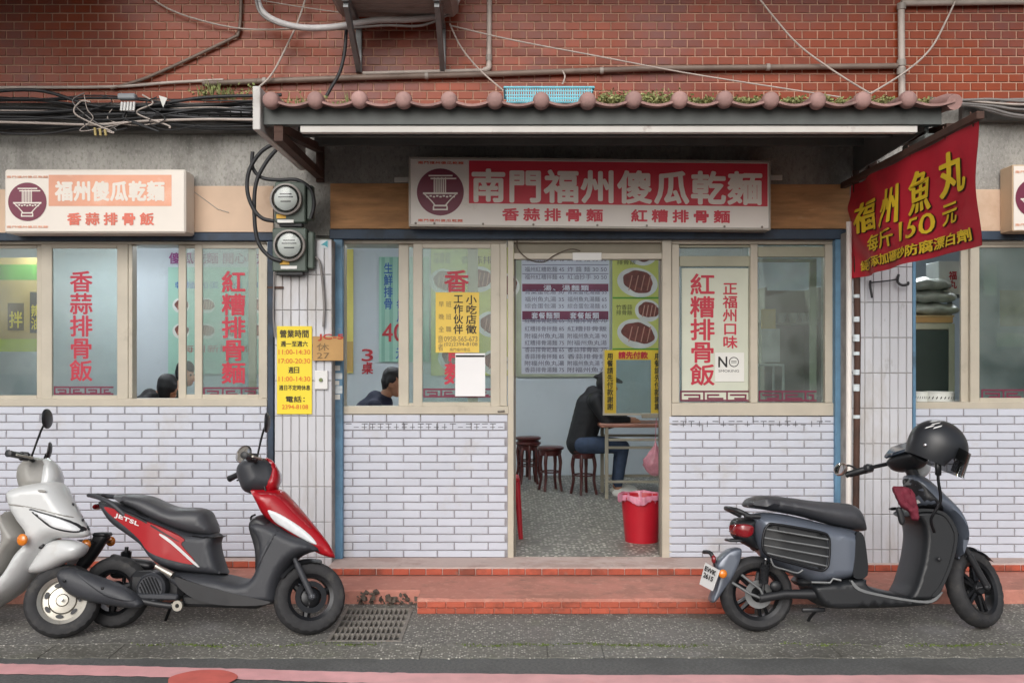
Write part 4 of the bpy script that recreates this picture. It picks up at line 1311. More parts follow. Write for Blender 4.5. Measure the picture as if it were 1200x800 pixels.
# electric meters on the left pillar
m_mbox = M('green_grey_box', '4d5a52', 0.5, var=0.15, scale=9, dirt=[('39403a', .6, 5, .55)])
m_mface = M('meter_face', 'd8d8d4', .5, var=.05)
m_mgl = glass_mat('meter_glass', 'f0f4f4', .05)
m_yl = M('yellow_label', 'd0a02c', .5)
for k, (x0, y0, x1, y1, cx, cy, lab) in enumerate(((322, 213, 358, 261, 336, 234, 'upper electricity meter on the left pillar'), (319, 267, 359, 318, 340, 288, 'lower electricity meter on the left pillar'))):
    Yb = -.19
    e = thing('electricity_meter', lab, 'meter', tuple(P((x0+x1)/2, y1, Yb)))
    m = MB(); m.px(x0, y0, x1, y1, -.27, -.176, .008); m.build('box', m_mbox, e)
    m = MB(); m.px(x1 + .5, y0 + 4, x1 + 9, y1 - 3, -.24, -.176, .01); m.build('side_cover', m_mbox, e)
    c = P(cx, cy, -.27); T = Matrix.Translation(c) @ Matrix.Rotation(rad(90), 4, 'X')
    m = MB(); m.lathe([(.108, .0), (.108, .035), (.095, .04), (.093, .0)], 28, T); m.build('ring', m_acb, e, smooth=40)
    m = MB(); m.lathe([(0, .032), (.078, .032), (.082, .02), (.082, .0)], 24, T); d = m.build('dial', m_mface, e, smooth=40)
    m = MB()
    for dz, w in ((.03, .04), (.01, .05), (-.02, .035)): m.box((c.x - w, c.y - .0335, c.z + dz), (c.x + w, c.y - .0325, c.z + dz + .007))
    m.build('dial_print', m_black, d)
    m = MB(); m.lathe([(.092, .036), (.09, .05), (.08, .056), (0, .058)], 24, T); m.build('glass_dome', m_mgl, e, smooth=60)
    m = MB(); m.px(cx - 12, cy + 17, cx - 1, cy + 22, -.274, -.271); m.build('label', m_yl, e)
    m = MB(); m.px(cx - 11, cy + 23.5, cx + 8, cy + 27, -.274, -.271); m.build('label', m_mface, e)
    m = MB(); m.px(x0 + 5, y1, x1 - 4, y1 + 4.5, -.25, -.19, .004); m.build('terminal_cover', m_cbl, e)
cable('meter_cable', [(326, 166), (306, 178), (292, 200), (290, 225), (298, 246), (308, 256), (321, 259)], -.3, .014, m_cbl, 'thick black cable looping from the canopy to the upper meter', 'cable')
cable('meter_cable', [(327, 172), (312, 190), (300, 215), (298, 250), (302, 282), (315, 300), (330, 306)], -.28, .014, m_cbl, 'thick black cable running down to the lower meter', 'cable')
cable('meter_cable', [(296, 178), (296, 196), (306, 208), (325, 211), (348, 211), (364, 222), (368, 240), (364, 256)], -.26, .013, m_cbl, 'black cable arching over the upper meter', 'cable')
cable('meter_cable', [(365, 300), (374, 306), (378, 330), (380, 360), (379, 383)], -.2, .009, m_cgr, 'grey conduit dropping below the lower meter', 'conduit')
cable('meter_cable', [(322, 300), (321, 330), (320.5, 370), (322, 395)], -.2, .006, m_cgr, 'thin grey conduit beside the yellow hours notice', 'conduit')
m = MB(); m.px(313, 335.5, 332, 338, -.19, -.18); tag(m.build('wall_spike', m_rust), 'short rusty iron strap on the left pillar', 'strap')

# notices on the left pillar
m_yel = M('yellow_board', 'e8cf30', 0.5, var=.05, scale=3)
m_orng = M('orange_print', 'd9702a', .5)
Yn = -.186
hb = thing('hours_notice', 'yellow opening hours notice on the left pillar', 'notice', tuple(P(345, 485, Yn)))
m = MB(); m.px(324.5, 382, 365.5, 485, Yn, -.181, .001); m.build('board', m_yel, hb)
for body, (x0, y0, x1, y1), mt in (('營業時間', (328, 386.5, 361.5, 395.5), m_black), ('週一至週六', (329, 399.5, 360.5, 406), m_black), ('11:00-14:30', (326.5, 409.5, 363.5, 415), m_orng),
        ('17:00-20:30', (326.5, 420, 363.5, 425.5), m_orng), ('週日', (338, 430, 350.5, 437), m_black), ('11:00-14:30', (326.5, 441, 363.5, 446.5), m_orng), ('週日不定時休息', (327, 451, 363.5, 457), m_black),
        ('電話：', (335, 464, 357, 471), m_black), ('2394-8108', (330.5, 474, 361, 479), m_orng)):
    letter(body, (x0, y0, x1, y1), Yn - .002, mt, hb, bold=.02 if mt is m_black else .03)
m_card = M('cardboard', 'b58f5c', .8, var=.1, scale=6)
cb = thing('cardboard_notice', 'brown cardboard sign with red letters beside the yellow notice', 'notice', tuple(P(385, 422, -.2)))
m = MB(); m.px(366.3, 394, 402.5, 422.5, -.2, -.194, .001); m.build('board', m_card, cb)
letter('JC-5', (373, 391.5, 402, 399), -.2025, M('red_ink', 'a83020', .6), cb, bold=.05)
letter('休\n27', (371, 402, 386, 420), -.2025, M('pencil_grey', '7a6444', .7), cb)
sw = thing('wall_switch', 'small white doorbell switch on the left pillar', 'switch', tuple(P(376, 456, -.2)))
m = MB(); m.px(369, 434, 384, 456, -.195, -.176, .003); m.build('plate', M('white_plastic', 'd8d8d6', .4), sw)
m = MB(); m.lathe([(0, .012), (.012, .012), (.014, .0)], 14, Matrix.Translation(P(376, 445, -.195)) @ Matrix.Rotation(rad(90), 4, 'X')); m.build('button', M('green_plastic', '6c7a4a', .4), sw)
mpk = M('torn_paper', 'c9d2d6', .7, var=.2, scale=30)
ps = thing('paper_remnants', 'torn white and blue sticker remnants on the left blue post', 'sticker', tuple(P(396, 440, -.05)))
for i, (yy, hh, w) in enumerate(((428, 6, 7), (437, 7, 8), (446, 5, 6), (452, 9, 8), (462, 6, 7))):
    m = MB(); x = 391.5 + (i % 2) * 1.6; m.px(x, yy, x + w, yy + hh, -.0475, -.0455); m.build('scrap', mpk if i % 2 else m_paper, ps)
st = thing('arrow_sticker', 'small blue arrow sticker near the top of the left pillar', 'sticker', tuple(P(380, 287, -.18)))
m = MB(); m.px(375.5, 281, 384.5, 291, -.1795, -.176); m.build('paper', mpk, st)
m = MB(); m.prism([P(376, 287, -.181), P(384, 281.5, -.181), P(384, 290, -.181), P(380, 287.5, -.181)], (0, .001, 0)); m.build('arrow', M('cyan_ink', '3f9aa8', .5), st)

# pipes in the corner of the right pillar
pv = thing('downpipe', 'white and rusty downpipe pair beside the right pillar', 'pipe', tuple(P(1003, 655, -.2)))
m = MB(); m.tube([P(1003, 200, -.2), P(1005, 400, -.2), P(1002.5, 662, -.2)], .022, 12); m.build('rusty_pipe', m_rust, pv, smooth=60)
m = MB(); m.tube([P(995, 260, -.185), P(994.5, 660, -.185)], .02, 12); m.build('white_pipe', m_signw, pv, smooth=60)
for i, yy in enumerate((345, 371, 392, 412, 433, 450, 486)):
    m = MB(); m.tube([P(1003.8, yy, -.2), P(1003.8, yy + 4 + i % 3 * 2, -.2)], .0245, 12); m.build('paint_patch', mpk, pv, smooth=60)
hk = thing('wall_hook', 'black iron hook and rod on the right pillar under the banner', 'hook', tuple(P(1045, 330, -.2)))
m = MB(); m.tube([P(1020, 329, -.19), P(1020, 337, -.215), P(1022, 349, -.215)], .008, 8); m.tube(crom([P(1020, 331, -.2), P(1040, 329, -.22), P(1053, 327, -.22)], 5), .005, 7)
m.tube(crom([P(1053, 322, -.19), P(1052, 330, -.22), P(1057, 334, -.23), P(1064, 333, -.23), P(1064, 330, -.23)], 6), .009, 8); m.build('iron', m_cbl, hk, smooth=60)

# papers on the middle left window
jn = thing('job_notice', 'yellow handwritten style job notice taped on the window left of the door', 'notice', tuple(P(536, 412, .03)))
m_yp = M('yellow_paper', 'e2c25c', .7, var=.05)
m = MB(); m.px(510.5, 342.5, 561.5, 413, .036, .0405); m.build('paper', m_yp, jn)
letter('小\n吃\n店\n徵', (546, 346, 558.5, 391), .0345, m_black, jn, bold=.02)
letter('工\n作\n伙\n伴', (531.5, 346, 542.5, 391), .0345, m_black, jn, bold=.02)
m_gry = M('grey_ink', '7c6a4a', .6)
letter('早 班\n\n晚 班\n\n全 職', (514, 353, 529, 389), .0345, m_gry, jn)
letter('意\n者', (513, 393, 519.5, 411), .0345, m_gry, jn)
letter('0958-565-673', (520.5, 394, 559.5, 400), .0345, m_gry, jn, bold=.01)
letter('(02)2394-8108', (520.5, 401, 559.5, 406.5), .0345, m_gry, jn, bold=.01)
letter('南門福州傻瓜', (527, 407.5, 551, 411.5), .0345, m_gry, jn)
qn = thing('paper_notice', 'white paper sheet with black top edge on the window left of the door', 'notice', tuple(P(551, 464, .03)))
m = MB(); m.px(533.5, 413.8, 568.5, 464, .03, .0345); m.build('paper', M('bright_paper', 'e9e9ea', .6, var=.02), qn)
m = MB(); m.px(534, 416, 568, 418.3, .0285, .0298); m.build('top_bar', m_black, qn)
# ------------------------------------------------------------------ interior
FZ = .184
m_iwall = M('interior_wall_paint', 'c3ccd2', 0.7, var=0.04, scale=2, dirt=[('a3abb0', .4, 2, .6)])
m_iceil = M('ceiling_paint', 'd6d6d2', 0.8, var=0.04)
BYw = 4.85
def slab(name, a, b, mat):
    m = MB(); m.box(a, b); return tag(m.build(name, mat), None, None, kind='structure')
RX0, RX1, KX = -6.9, 6.6, 2.75
tag(slab('interior_floor', (RX0, .03, .1), (RX1, BYw, FZ), m_terr), 'speckled terrazzo floor inside the shop', 'floor')
tag(slab('interior_back_wall', (RX0, BYw, .1), (RX1, BYw + .15, 3.0), m_iwall), 'pale blue back wall of the dining room', 'wall')
tag(slab('interior_side_wall', (RX0 - .12, .03, .1), (RX0, BYw, 3.0), m_iwall), 'pale side wall at the far left of the dining room', 'wall')
tag(slab('interior_side_wall', (RX1, .03, .1), (RX1 + .12, BYw, 3.0), m_iwall), 'pale side wall at the far right of the kitchen', 'wall')
tag(slab('interior_partition', (KX, .14, FZ), (KX + .1, BYw, 2.9), m_iwall), 'partition wall between dining room and kitchen', 'wall')
tag(slab('interior_ceiling', (RX0, .205, 2.9), (RX1, BYw, 3.0), m_iceil), 'pale ceiling of the shop interior', 'ceiling')
# front wall closing the room behind the concrete band
tag(slab('upper_room_floor', (RX0, .205, 3.0), (RX1, 5.0, 3.1), m_conc_d), 'concrete slab over the shop', 'slab')

m_teal = M('teal_print', '9cc4b4', .6, var=.05, scale=3)
m_tealD = M('teal_stripe', '7fae9c', .6, var=.05, scale=3)
m_blue_i = M('blue_ink', '2b5aa0', .6); m_redink = M('crimson_ink', 'b02834', .6); m_purple = M('purple_ink', '8a3a7a', .6)
m_ygreen = M('yellow_green_print', 'c3c86a', .6, var=.06, scale=3); m_ybr = M('yellow_print_paper', 'd9cf72', .6, var=.06)
m_pl = M('plate_white', 'd6d8d2', .5); m_meat = M('roast_meat_print', '6e3a30', .6, var=.35, scale=20); m_meatl = M('meat_edge_print', 'b98a78', .6)
m_tan = M('tan_print', 'b89a5a', .6, var=.12, scale=4); m_grn = M('green_print', '4f8f2a', .6, var=.1); m_yg2 = M('lime_print', 'a8b832', .6, var=.2, scale=3)
m_mw = M('menu_paper', 'cfd2dc', .5, var=.03); m_mt = M('menu_ink', '6a6478', .6); m_mm = M('menu_maroon', '6d2342', .5)

def sheet(name, box, Y, mat, parent, t=.004):
    m = MB(); m.px(*box, Y, Y + t); return m.build(name, mat, parent)
def ellipse(name, cx, cy, rx, ry, Y, mat, parent, wob=0, seed=0, ang=0):
    rr = random.Random(seed); pts = []
    ph = [rr.uniform(0, 6.28) for _ in range(4)]
    for i in range(36):
        q = i * 2 * math.pi / 36; k = 1 + wob * (math.sin(2*q+ph[0]) * .5 + math.sin(3*q+ph[1]) * .4 + math.sin(7*q+ph[2]) * .25)
        u, v = rx * math.cos(q) * k, ry * math.sin(q) * k
        pts.append(P(cx + u * math.cos(ang) - v * math.sin(ang), cy + u * math.sin(ang) + v * math.cos(ang), Y))
    m = MB(); m.poly(pts[::-1]); return m.build(name, mat, parent, fix=False)
def plate(cx, cy, rx, ry, Y, parent, seed):
    ellipse('plate_print', cx, cy, rx, ry, Y, m_pl, parent, ang=.2)
    ellipse('meat_print', cx + 1, cy - 1, rx * .78, ry * .72, Y - .001, m_meat, parent, .12, seed, .25)
    m = MB()
    for i in range(4):
        x = cx - rx * .4 + i * rx * .3
        a, b = P(x + rx * .12, cy - ry * .5, Y - .002), P(x - rx * .05, cy + ry * .55, Y - .002)
        m.add([a, a + Vector((.012, 0, 0)), b + Vector((.012, 0, 0)), b], [(0, 1, 2, 3)])
    m.build('slice_print', m_meatl, parent, fix=False)

YW = 4.82
# menu board
mbd = thing('menu_board', 'large white price list board with maroon bands on the back wall', 'menu board', tuple(P(660, 440, YW)))
sheet('board', (605, 270, 716, 441.5), YW, M('board_frame', 'a9b09a', .5), mbd, .02)
sheet('paper', (611, 275, 714, 438), YW - .003, m_mw, mbd, .002)
for y0, y1 in ((332.5, 341.5), (364.5, 374.5)): sheet('band', (612, y0, 713, y1), YW - .005, m_mm, mbd, .001)
letter('湯、湯麵類', (637, 334, 690, 340.5), YW - .007, m_mw, mbd, bold=.02, cspace=1.2)
letter('套餐麵類', (623, 366, 656, 373.5), YW - .007, m_mw, mbd, bold=.02, cspace=1.15)
letter('套餐飯類', (668, 366, 702, 373.5), YW - .007, m_mw, mbd, bold=.02, cspace=1.15)
rows = [(306, '福州乾麵 35 45', '麻 醬 麵 35 50'), (318, '福州紅糟乾麵 45', '炸 醬 麵 30 50'), (327, '福州紅糟拌麵 45', '紅油抄手 30 50'),
        (344.5, '青菜蛋花湯 30', '青菜蛋花湯麵 55'), (353, '福州魚丸湯 35', '福州魚丸湯麵 65'), (361, '綜合蛋包湯 35', '綜合蛋包湯麵 65'),
        (378, '紅糟排骨乾麵 65', '紅糟排骨飯 70'), (387.5, '紅糟排骨拌麵 85', '紅糟排骨飯'), (396, '附福州魚丸湯', '附福州魚丸湯 90'), (404, '紅糟排骨湯麵 75', '附福州魚丸湯'),
        (412, '香蒜排骨乾麵 65', '香蒜排骨飯 70'), (420, '香蒜排骨拌麵 85', '香蒜排骨飯'), (428, '附福州魚丸湯', '附福州魚丸湯 90'), (435.5, '香蒜排骨湯麵 75', '附福州魚丸')]
for yy, a, b in rows:
    letter(a, (615, yy - 5.5, 661, yy + .5), YW - .007, m_mt, mbd); letter(b, (665, yy - 5.5, 711, yy + .5), YW - .007, m_mt, mbd)
m = MB()
for yy in (310, 320.5, 375.5, 407): m.px(612, yy, 713, yy + .7, YW - .0065, YW - .005)
m.build('rule', m_mt, mbd)
# food posters
fp = thing('food_poster', 'yellow green poster of roast pork plates right of the price list', 'poster', tuple(P(745, 412, YW)))
sheet('paper', (717.5, 270, 774, 413), YW, m_ygreen, fp)
for k, (cx, cy, rx, ry) in enumerate(((752, 297, 18, 14), (747, 331, 24, 17), (759, 364, 15, 13), (747, 391, 24, 17))): plate(cx, cy, rx, ry, YW - .002, fp, 5 + k)
sheet('green_bar', (718, 348, 773, 350), YW - .002, m_grn, fp, .001); sheet('green_bar', (718, 408, 773, 411), YW - .002, m_grn, fp, .001)
letter('竹香蒜\n排骨飯', (722, 357, 741, 369), YW - .003, m_black, fp)
letter('排骨飯', (723, 305, 745, 310), YW - .003, m_black, fp)
fp2 = thing('food_poster', 'yellow green poster of pork plates seen through the window left of the door', 'poster', tuple(P(545, 440, YW)))
sheet('paper', (505, 288, 604, 440), YW, m_ygreen, fp2)
for k, (cx, cy) in enumerate(((520, 330), (562, 327), (592, 335), (530, 375), (575, 380), (530, 420), (580, 425))): plate(cx, cy, 17, 15, YW - .002, fp2, 15 + k)
letter('竹香蒜\n排骨飯', (508, 296, 528, 309), YW - .003, m_black, fp2)
letter('香蒜排骨', (540, 300, 590, 309), YW - .003, m_black, fp2)
# price poster
pp = thing('price_poster', 'pale green striped poster with blue lettering and a red 40', 'poster', tuple(P(475, 424, YW)))
sheet('paper', (444, 301, 503, 424), YW, m_teal, pp)
for i in range(6): sheet('stripe', (447 + i * 9.4, 301.5, 451 + i * 9.4, 423.5), YW - .001, m_tealD, pp, .0008)
letter('生\n鮮\n排\n骨', (450, 308, 460, 362), YW - .003, m_blue_i, pp, bold=.02)
letter('每\n片', (465, 350, 475, 377), YW - .003, m_blue_i, pp, bold=.02)
letter('40', (448, 379, 474, 400), YW - .003, m_redink, pp, bold=.02)
letter('元', (464, 408, 475, 420), YW - .003, m_blue_i, pp, bold=.02)
tn = thing('table_number', 'red number three painted on the dining room wall', 'number', tuple(P(430, 440, YW)))
letter('3\n桌', (424, 409, 437, 438), YW + .02, m_redink, tn, bold=.02)
yp = thing('yellow_poster', 'narrow yellow poster at the left edge of the middle left window', 'poster', tuple(P(412, 436, YW)))
sheet('paper', (380, 292, 414, 437), YW, m_ybr, yp); sheet('lower_band', (380, 400, 413.8, 436), YW - .002, m_tan, yp, .001)
# left room: sauce poster and teal menu
sp = thing('sauce_poster', 'green and tan poster of sauce jars behind the far left window', 'poster', tuple(P(20, 412, YW - 1)))
sheet('paper', (-70, 302, 52, 412), YW - 1, m_tan, sp); sheet('green_band', (-70, 310, 52, 328), YW - 1.002, m_grn, sp, .001); sheet('lime_band', (-70, 397, 52, 412), YW - 1.002, m_yg2, sp, .001)
for cx in (18, -20):
    sheet('jar_print', (cx - 9, 355, cx + 10, 387), YW - 1.003, M('jar_brown_print', '5a4a30', .5), sp, .001)
sheet('bottle_print', (35, 342, 48, 390), YW - 1.003, M('bottle_print', '2b2a2c', .5), sp, .001)
letter('辣\n油', (36.5, 357, 46, 386), YW - 1.006, m_yel, sp, bold=.02); letter('拌', (11, 365, 26, 384), YW - 1.006, m_yel, sp, bold=.02)
tm = thing('teal_menu', 'pale teal menu poster with round dish pictures behind the left windows', 'poster', tuple(P(250, 438, YW)))
sheet('paper', (197, 313, 322, 438), YW, m_teal, tm)
letter('傻瓜乾麵 開心吃飽', (198, 296, 318, 309), YW, m_purple, tm, bold=.02)
for k, (cx, cy) in enumerate(((212, 358), (242, 358), (272, 358), (302, 358), (212, 388), (242, 388), (272, 388), (302, 388))): plate(cx, cy, 10, 9, YW - .002, tm, 40 + k)
letter('乾麵 加蛋 小菜 滷味', (205, 330, 312, 338), YW - .002, m_blue_i, tm); letter('每日新鮮現做', (214, 404, 300, 413), YW - .002, m_redink, tm)

# furniture
m_stool = M('dark_red_lacquer', '4a1a18', 0.32, var=0.15, scale=9, coat=.3)
def make_stool(label, loc, group=None, rot=0):
    t = thing('round_stool', label, 'stool', loc, (0, 0, rot), group)
    m = MB(); m.lathe([(0, .47), (.125, .47), (.142, .462), (.145, .452), (.138, .437), (.12, .433), (0, .433)], 26); m.build('seat', m_stool, t, smooth=35, world=False)
    m = MB(); m.lathe([(.115, .434), (.122, .42), (.112, .375), (.1, .375), (.1, .434)], 26); m.build('apron', m_stool, t, smooth=35, world=False)
    for k in range(4):
        a = math.pi / 4 + k * math.pi / 2; c, s = math.cos(a), math.sin(a)
        m = MB(); m.tube(crom([(.095*c, .095*s, .43), (.118*c, .118*s, .3), (.108*c, .108*s, .15), (.135*c, .135*s, 0)], 5), [.02] * 6 + [.017] * 6 + [.015] * 4, 8); m.build('leg', m_stool, t, smooth=50, world=False)
    m = MB(); m.tube([(.105 * math.cos(q), .105 * math.sin(q), .2) for q in [i * 2 * math.pi / 20 for i in range(20)]], .008, 6, close=True); m.build('ring', m_stool, t, smooth=60, world=False)
    return t
def at(px, Y): return P(px, 0, Y).x
make_stool('round dark red wooden stool in front of the pair of stacked stools', (at(645, 3.5), 3.5, FZ), 'round stools', .3)
make_stool('lower stool of the stacked pair by the back wall', (at(619, 4.1), 4.1, FZ), 'round stools', .1)
make_stool('upper stool of the stacked pair by the back wall', (at(619, 4.1), 4.1, FZ + .055), 'round stools', .88)
make_stool('dark red stool under the diner in the black jacket', (at(684, 3.22), 3.22, FZ), 'round stools', .5)
make_stool('stool under the diner in the navy hoodie', (-1.32, 1.75, FZ), 'round stools', .5)
make_stool('stool under the hooded diner in the left window', (-3.62, 2.3, FZ), 'round stools', .2)
make_stool('stool under the diner facing sideways in the left window', (-3.68, 3.25, FZ), 'round stools', .7)
m_ttop = M('brown_laminate', '8a5a48', .45, var=.1, scale=5); m_tleg = M('beige_steel', '9a9484', .5, var=.08)
def make_table(label, x0, x1, y0, y1, h=.75):
    t = thing('dining_table', label, 'table', ((x0+x1)/2, (y0+y1)/2, FZ))
    m = MB(); m.bbox((x0, y0, FZ + h - .035), (x1, y1, FZ + h), .006); m.build('tabletop', m_ttop, t)
    for sx in (x0 + .07, x1 - .07):
        for sy in (y0 + .05, y1 - .05):
            m = MB(); m.bbox((sx - .017, sy - .017, FZ), (sx + .017, sy + .017, FZ + h - .036), .003); m.build('leg', m_tleg, t)
    for zz, yy in ((FZ + .58, y0 + .03), (FZ + .50, y0 + .05), (FZ + .16, y0 + .05), (FZ + .16, y1 - .05), (FZ + .58, y1 - .03)):
        m = MB(); m.bbox((x0 + .09, yy - .012, zz), (x1 - .09, yy + .012, zz + .025), .002); m.build('rail', m_tleg, t)
    return t
tx0 = P(703, 0, 2.84).x
make_table('brown topped table with beige steel legs seen through the doorway', tx0, tx0 + 1.25, 2.82, 3.42)
make_table('table in front of the diner in the navy hoodie', -1.08, .2 - .35, 1.45, 2.05)
make_table('long table in front of the left window diners', -3.38, -2.2, 2.0, 3.5)
# payment screen on the table
YP = 2.92
pz = thing('counter_screen', 'yellow bordered clear screen asking to pay first, standing on the table', 'screen', tuple(P(742, 486, YP)))
m_scy = M('screen_yellow', 'd8b838', .5, var=.05)
m = MB(); b = P(0, 485.4, YP).z
for (x0, y0, x1, y1) in ((708.5, 410, 722, 484), (763, 410, 778, 484), (722.1, 410, 762.9, 421.5)): m.px(x0, y0, x1, y1, YP, YP + .012)
m.build('frame', m_scy, pz)
m = MB(); m.px(706.5, 409.5, 708.4, 485, YP - .004, YP + .02); m.px(706.5, 484.1, 779, 486.5, YP - .002, YP + .03); m.build('edge', m_alu, pz)
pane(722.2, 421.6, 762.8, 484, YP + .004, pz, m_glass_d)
letter('請先付款', (725, 412, 759, 420), YP - .003, m_redink, pz, bold=.04)
letter('用\n餐\n請\n先\n付\n款\n謝\n謝', (711.5, 414, 718.5, 480), YP - .003, m_black, pz, bold=.02)
letter('用\n餐\n請\n先\n付\n款\n謝\n謝', (767, 414, 774, 480), YP - .003, m_black, pz, bold=.02)
# bucket with liner
m_redp = M('red_plastic', 'b01828', 0.4, var=.08, scale=5)
m_lin = M('pink_film', 'c07a8e', .35, var=.2, scale=20)
bk = thing('bucket', 'red plastic bucket with pink bag liner inside the doorway', 'bucket', (at(752, .62), .62, FZ))
m = MB(); m.lathe([(0, .004), (.122, .004), (.128, .0), (.158, .33), (.168, .335), (.168, .35), (.158, .35), (.152, .33), (.12, .02), (0, .02)], 36); m.build('shell', m_redp, bk, smooth=40, world=False)
m = MB(); rr = random.Random(5); n = 72
ring = [(.14, .26), (.160, .345), (.168, .365), (.177, .35), (.176, .315)]
for i in range(n):
    q = 2 * math.pi * i / n; w = .006 * math.sin(q * 11) + .005 * math.sin(q * 19 + 1); dz = .02 * math.sin(q * 5 + 1) + rr.uniform(-.006, .006)
    for k, (r_, z_) in enumerate(ring): m.v.append(((r_ + w * (k > 0)) * math.cos(q), (r_ + w * (k > 0)) * math.sin(q), z_ + (dz if k == 4 else dz * .25)))
for i in range(n):
    for k in range(4): m.f.append((i*5+k, ((i+1) % n)*5+k, ((i+1) % n)*5+k+1, i*5+k+1))
m.build('bag_liner', m_lin, bk, smooth=60, world=False)
# hanging pink bag at the table
bg_ = thing('plastic_bag', 'translucent pink plastic bag hanging beside the table', 'bag', tuple(P(764, 555, 1.6)))
m_bagp = M('pink_bag_film', 'cc8a98', .3, var=.25, scale=15, alpha=.8)
m = MB(); c = P(768, 538, 1.6); n = 28
prof = [(.004, .16), (.012, .12), (.05, .06), (.09, .0), (.1, -.05), (.085, -.1), (.04, -.135), (0, -.145)]
rr = random.Random(9)
for i in range(n):
    q = 2 * math.pi * i / n
    for k, (r_, z_) in enumerate(prof):
        w = 1 + .16 * math.sin(q * 4 + k) + .1 * math.sin(q * 9 + k * 2)
        m.v.append((c.x + r_ * w * math.cos(q), 1.6 + r_ * w * .6 * math.sin(q), c.z + z_))
L = len(prof)
for i in range(n):
    for k in range(L - 1): m.f.append((i*L+k, ((i+1) % n)*L+k, ((i+1) % n)*L+k+1, i*L+k+1))
m.build('bag', m_bagp, bg_, smooth=60); 
m = MB(); m.tube([(c.x, 1.6, c.z + .15), (c.x + .01, 1.6, c.z + .4)], .004, 6); m.build('string', m_bagp, bg_)
hk2 = tag(MB().bbox((c.x - .12, 1.58, c.z + .36), (c.x + .2, 1.62, c.z + .4), .004).box((c.x + .17, 1.58, FZ), (c.x + .2, 1.62, c.z + .36)).build('bag_stand', m_tleg), 'beige steel stand that the pink bag hangs from', 'stand')
# red plastic stool just inside the left jamb
rs = thing('plastic_stool', 'glossy red plastic stool just inside the door behind the left jamb', 'stool', (at(588, .85), .85, FZ))
m = MB(); m.bbox((-.14, -.14, .44), (.14, .14, .47), .012); m.build('seat', m_redp, rs, world=False)
for sx in (-1, 1):
    for sy in (-1, 1):
        m = MB(); m.tube([(sx*.12, sy*.12, .44), (sx*.15, sy*.15, 0)], [.026, .018], 8); m.build('leg', m_redp, rs, smooth=50, world=False)
m = MB()
for sx in (-1, 1):
    m.bbox((sx*.125 - .008, -.12, .3), (sx*.125 + .008, .12, .44), .003); m.bbox((-.12, sx*.125 - .008, .3), (.12, sx*.125 + .008, .44), .003)
m.build('skirt', m_redp, rs, world=False)

# middle right interior: shelf, papers
cb2 = thing('glass_cabinet', 'pale cabinet with bottles behind the middle right window', 'cabinet', (at(925, 1.6), 1.7, FZ))
m = MB(); x0, x1 = at(896, 1.5), at(962, 1.5)
m.bbox((x0, 1.5, FZ), (x1, 1.95, 1.02), .005); m.build('base', m_alu_g, cb2)
m = MB(); m.box((x0, 1.93, 1.022), (x1, 1.95, 2.2)); m.box((x0, 1.5, 1.88), (x1, 1.93, 1.9)); m.box((x0, 1.5, 1.022), (x0 + .02, 1.93, 2.2)); m.box((x1 - .02, 1.5, 1.022), (x1, 1.93, 2.2)); m.build('shelving', m_alu_g, cb2)
for i in range(5):
    b_ = thing('bowl_stack', ('first', 'second', 'third', 'fourth', 'fifth')[i] + ' stack of pale bowls from the left on the shelf behind the middle right window', 'bowls', (x0 + .08 + i * .105, 1.66, 1.9), group='bowl stacks')
    m = MB(); m.lathe([(0, .0), (.025, 0), (.045, .05), (.042, .05), (.045, .065), (.042, .065), (.046, .085), (.04, .085), (.02, .02), (0, .02)], 16); m.build('bowls', m_pl, b_, smooth=40, world=False)
for nm, lab, bx, Y, mt in (('wall_paper_note', 'white sheet hanging behind the middle right window', (893, 385, 914, 424), 1.2, m_paper), ('wall_paper_note', 'yellow note behind the middle right window', (892, 362, 909, 386), 1.25, m_yp)):
    m = MB(); m.px(*bx, Y, Y + .003); tag(m.build(nm, mt), lab, 'paper')
rk = thing('white_rack', 'white tubular rack behind the middle right window', 'rack', tuple(P(903, 455, 1.0)))
m = MB(); q = [P(889, 455, 1.0), P(889, 428, 1.0), P(918, 428, 1.0), P(918, 455, 1.0)]; m.tube(q, .012, 8); q2 = [v + Vector((0, .3, 0)) for v in q]; m.tube(q2, .012, 8); m.tube([q[1], q2[1]], .01, 6); m.tube([q[2], q2[2]], .01, 6)
for v in (q[0], q[3], q2[0], q2[3]): m.tube([v, Vector((v.x, v.y, FZ))], .012, 8)
m.build('frame', m_pl, rk, smooth=50)
dk = tag(MB().bbox((at(955, .9), .9, FZ), (at(975, .9), 1.2, 1.28), .02).build('equipment_box', m_cbl, smooth=30), 'black appliance at the right end of the middle right window', 'appliance')

# kitchen behind the right window
fr = thing('refrigerator', 'grey green glass door refrigerator behind the right window', 'refrigerator', (at(1085, .8), .95, FZ))
m = MB(); a = P(1060, 378, .75); b = P(1119, 470, .75); m.bbox((a.x, .77, FZ), (b.x, 1.3, a.z), .01); m.build('body', M('fridge_grey', '6c7068', .5, var=.08), fr)
m = MB(); m.frame(1060, 379, 1119, 530, 7, .75, .768, .003); m.build('door_frame', m_alu_g, fr)
m = MB(); m.px(1067, 387, 1111.5, 523, .757, .765); m.build('door_glass', M('dark_glass', '3c4440', .12, var=.1, scale=3), fr)
cbx = thing('cardboard_box', 'flat brown cardboard box on top of the refrigerator', 'box', tuple(P(1090, 378, .85)))
m = MB(); zf = P(0, 378, .75).z; m.bbox((P(1062, 0, .8).x, .8, zf), (P(1117, 0, .8).x, 1.25, zf + .05), .004); m.build('box', m_card, cbx)
m = MB(); m.bbox((P(1062, 0, .8).x, .79, zf + .046), (P(1118, 0, .8).x, 1.26, zf + .06), .003); m.build('lid', M('cardboard_pale', 'bfa478', .8), cbx)
m_gbag = M('grey_plastic_bag', 'a2a69c', .35, var=.2, scale=14, bump=.5, bscale=30)
zz = zf + .06
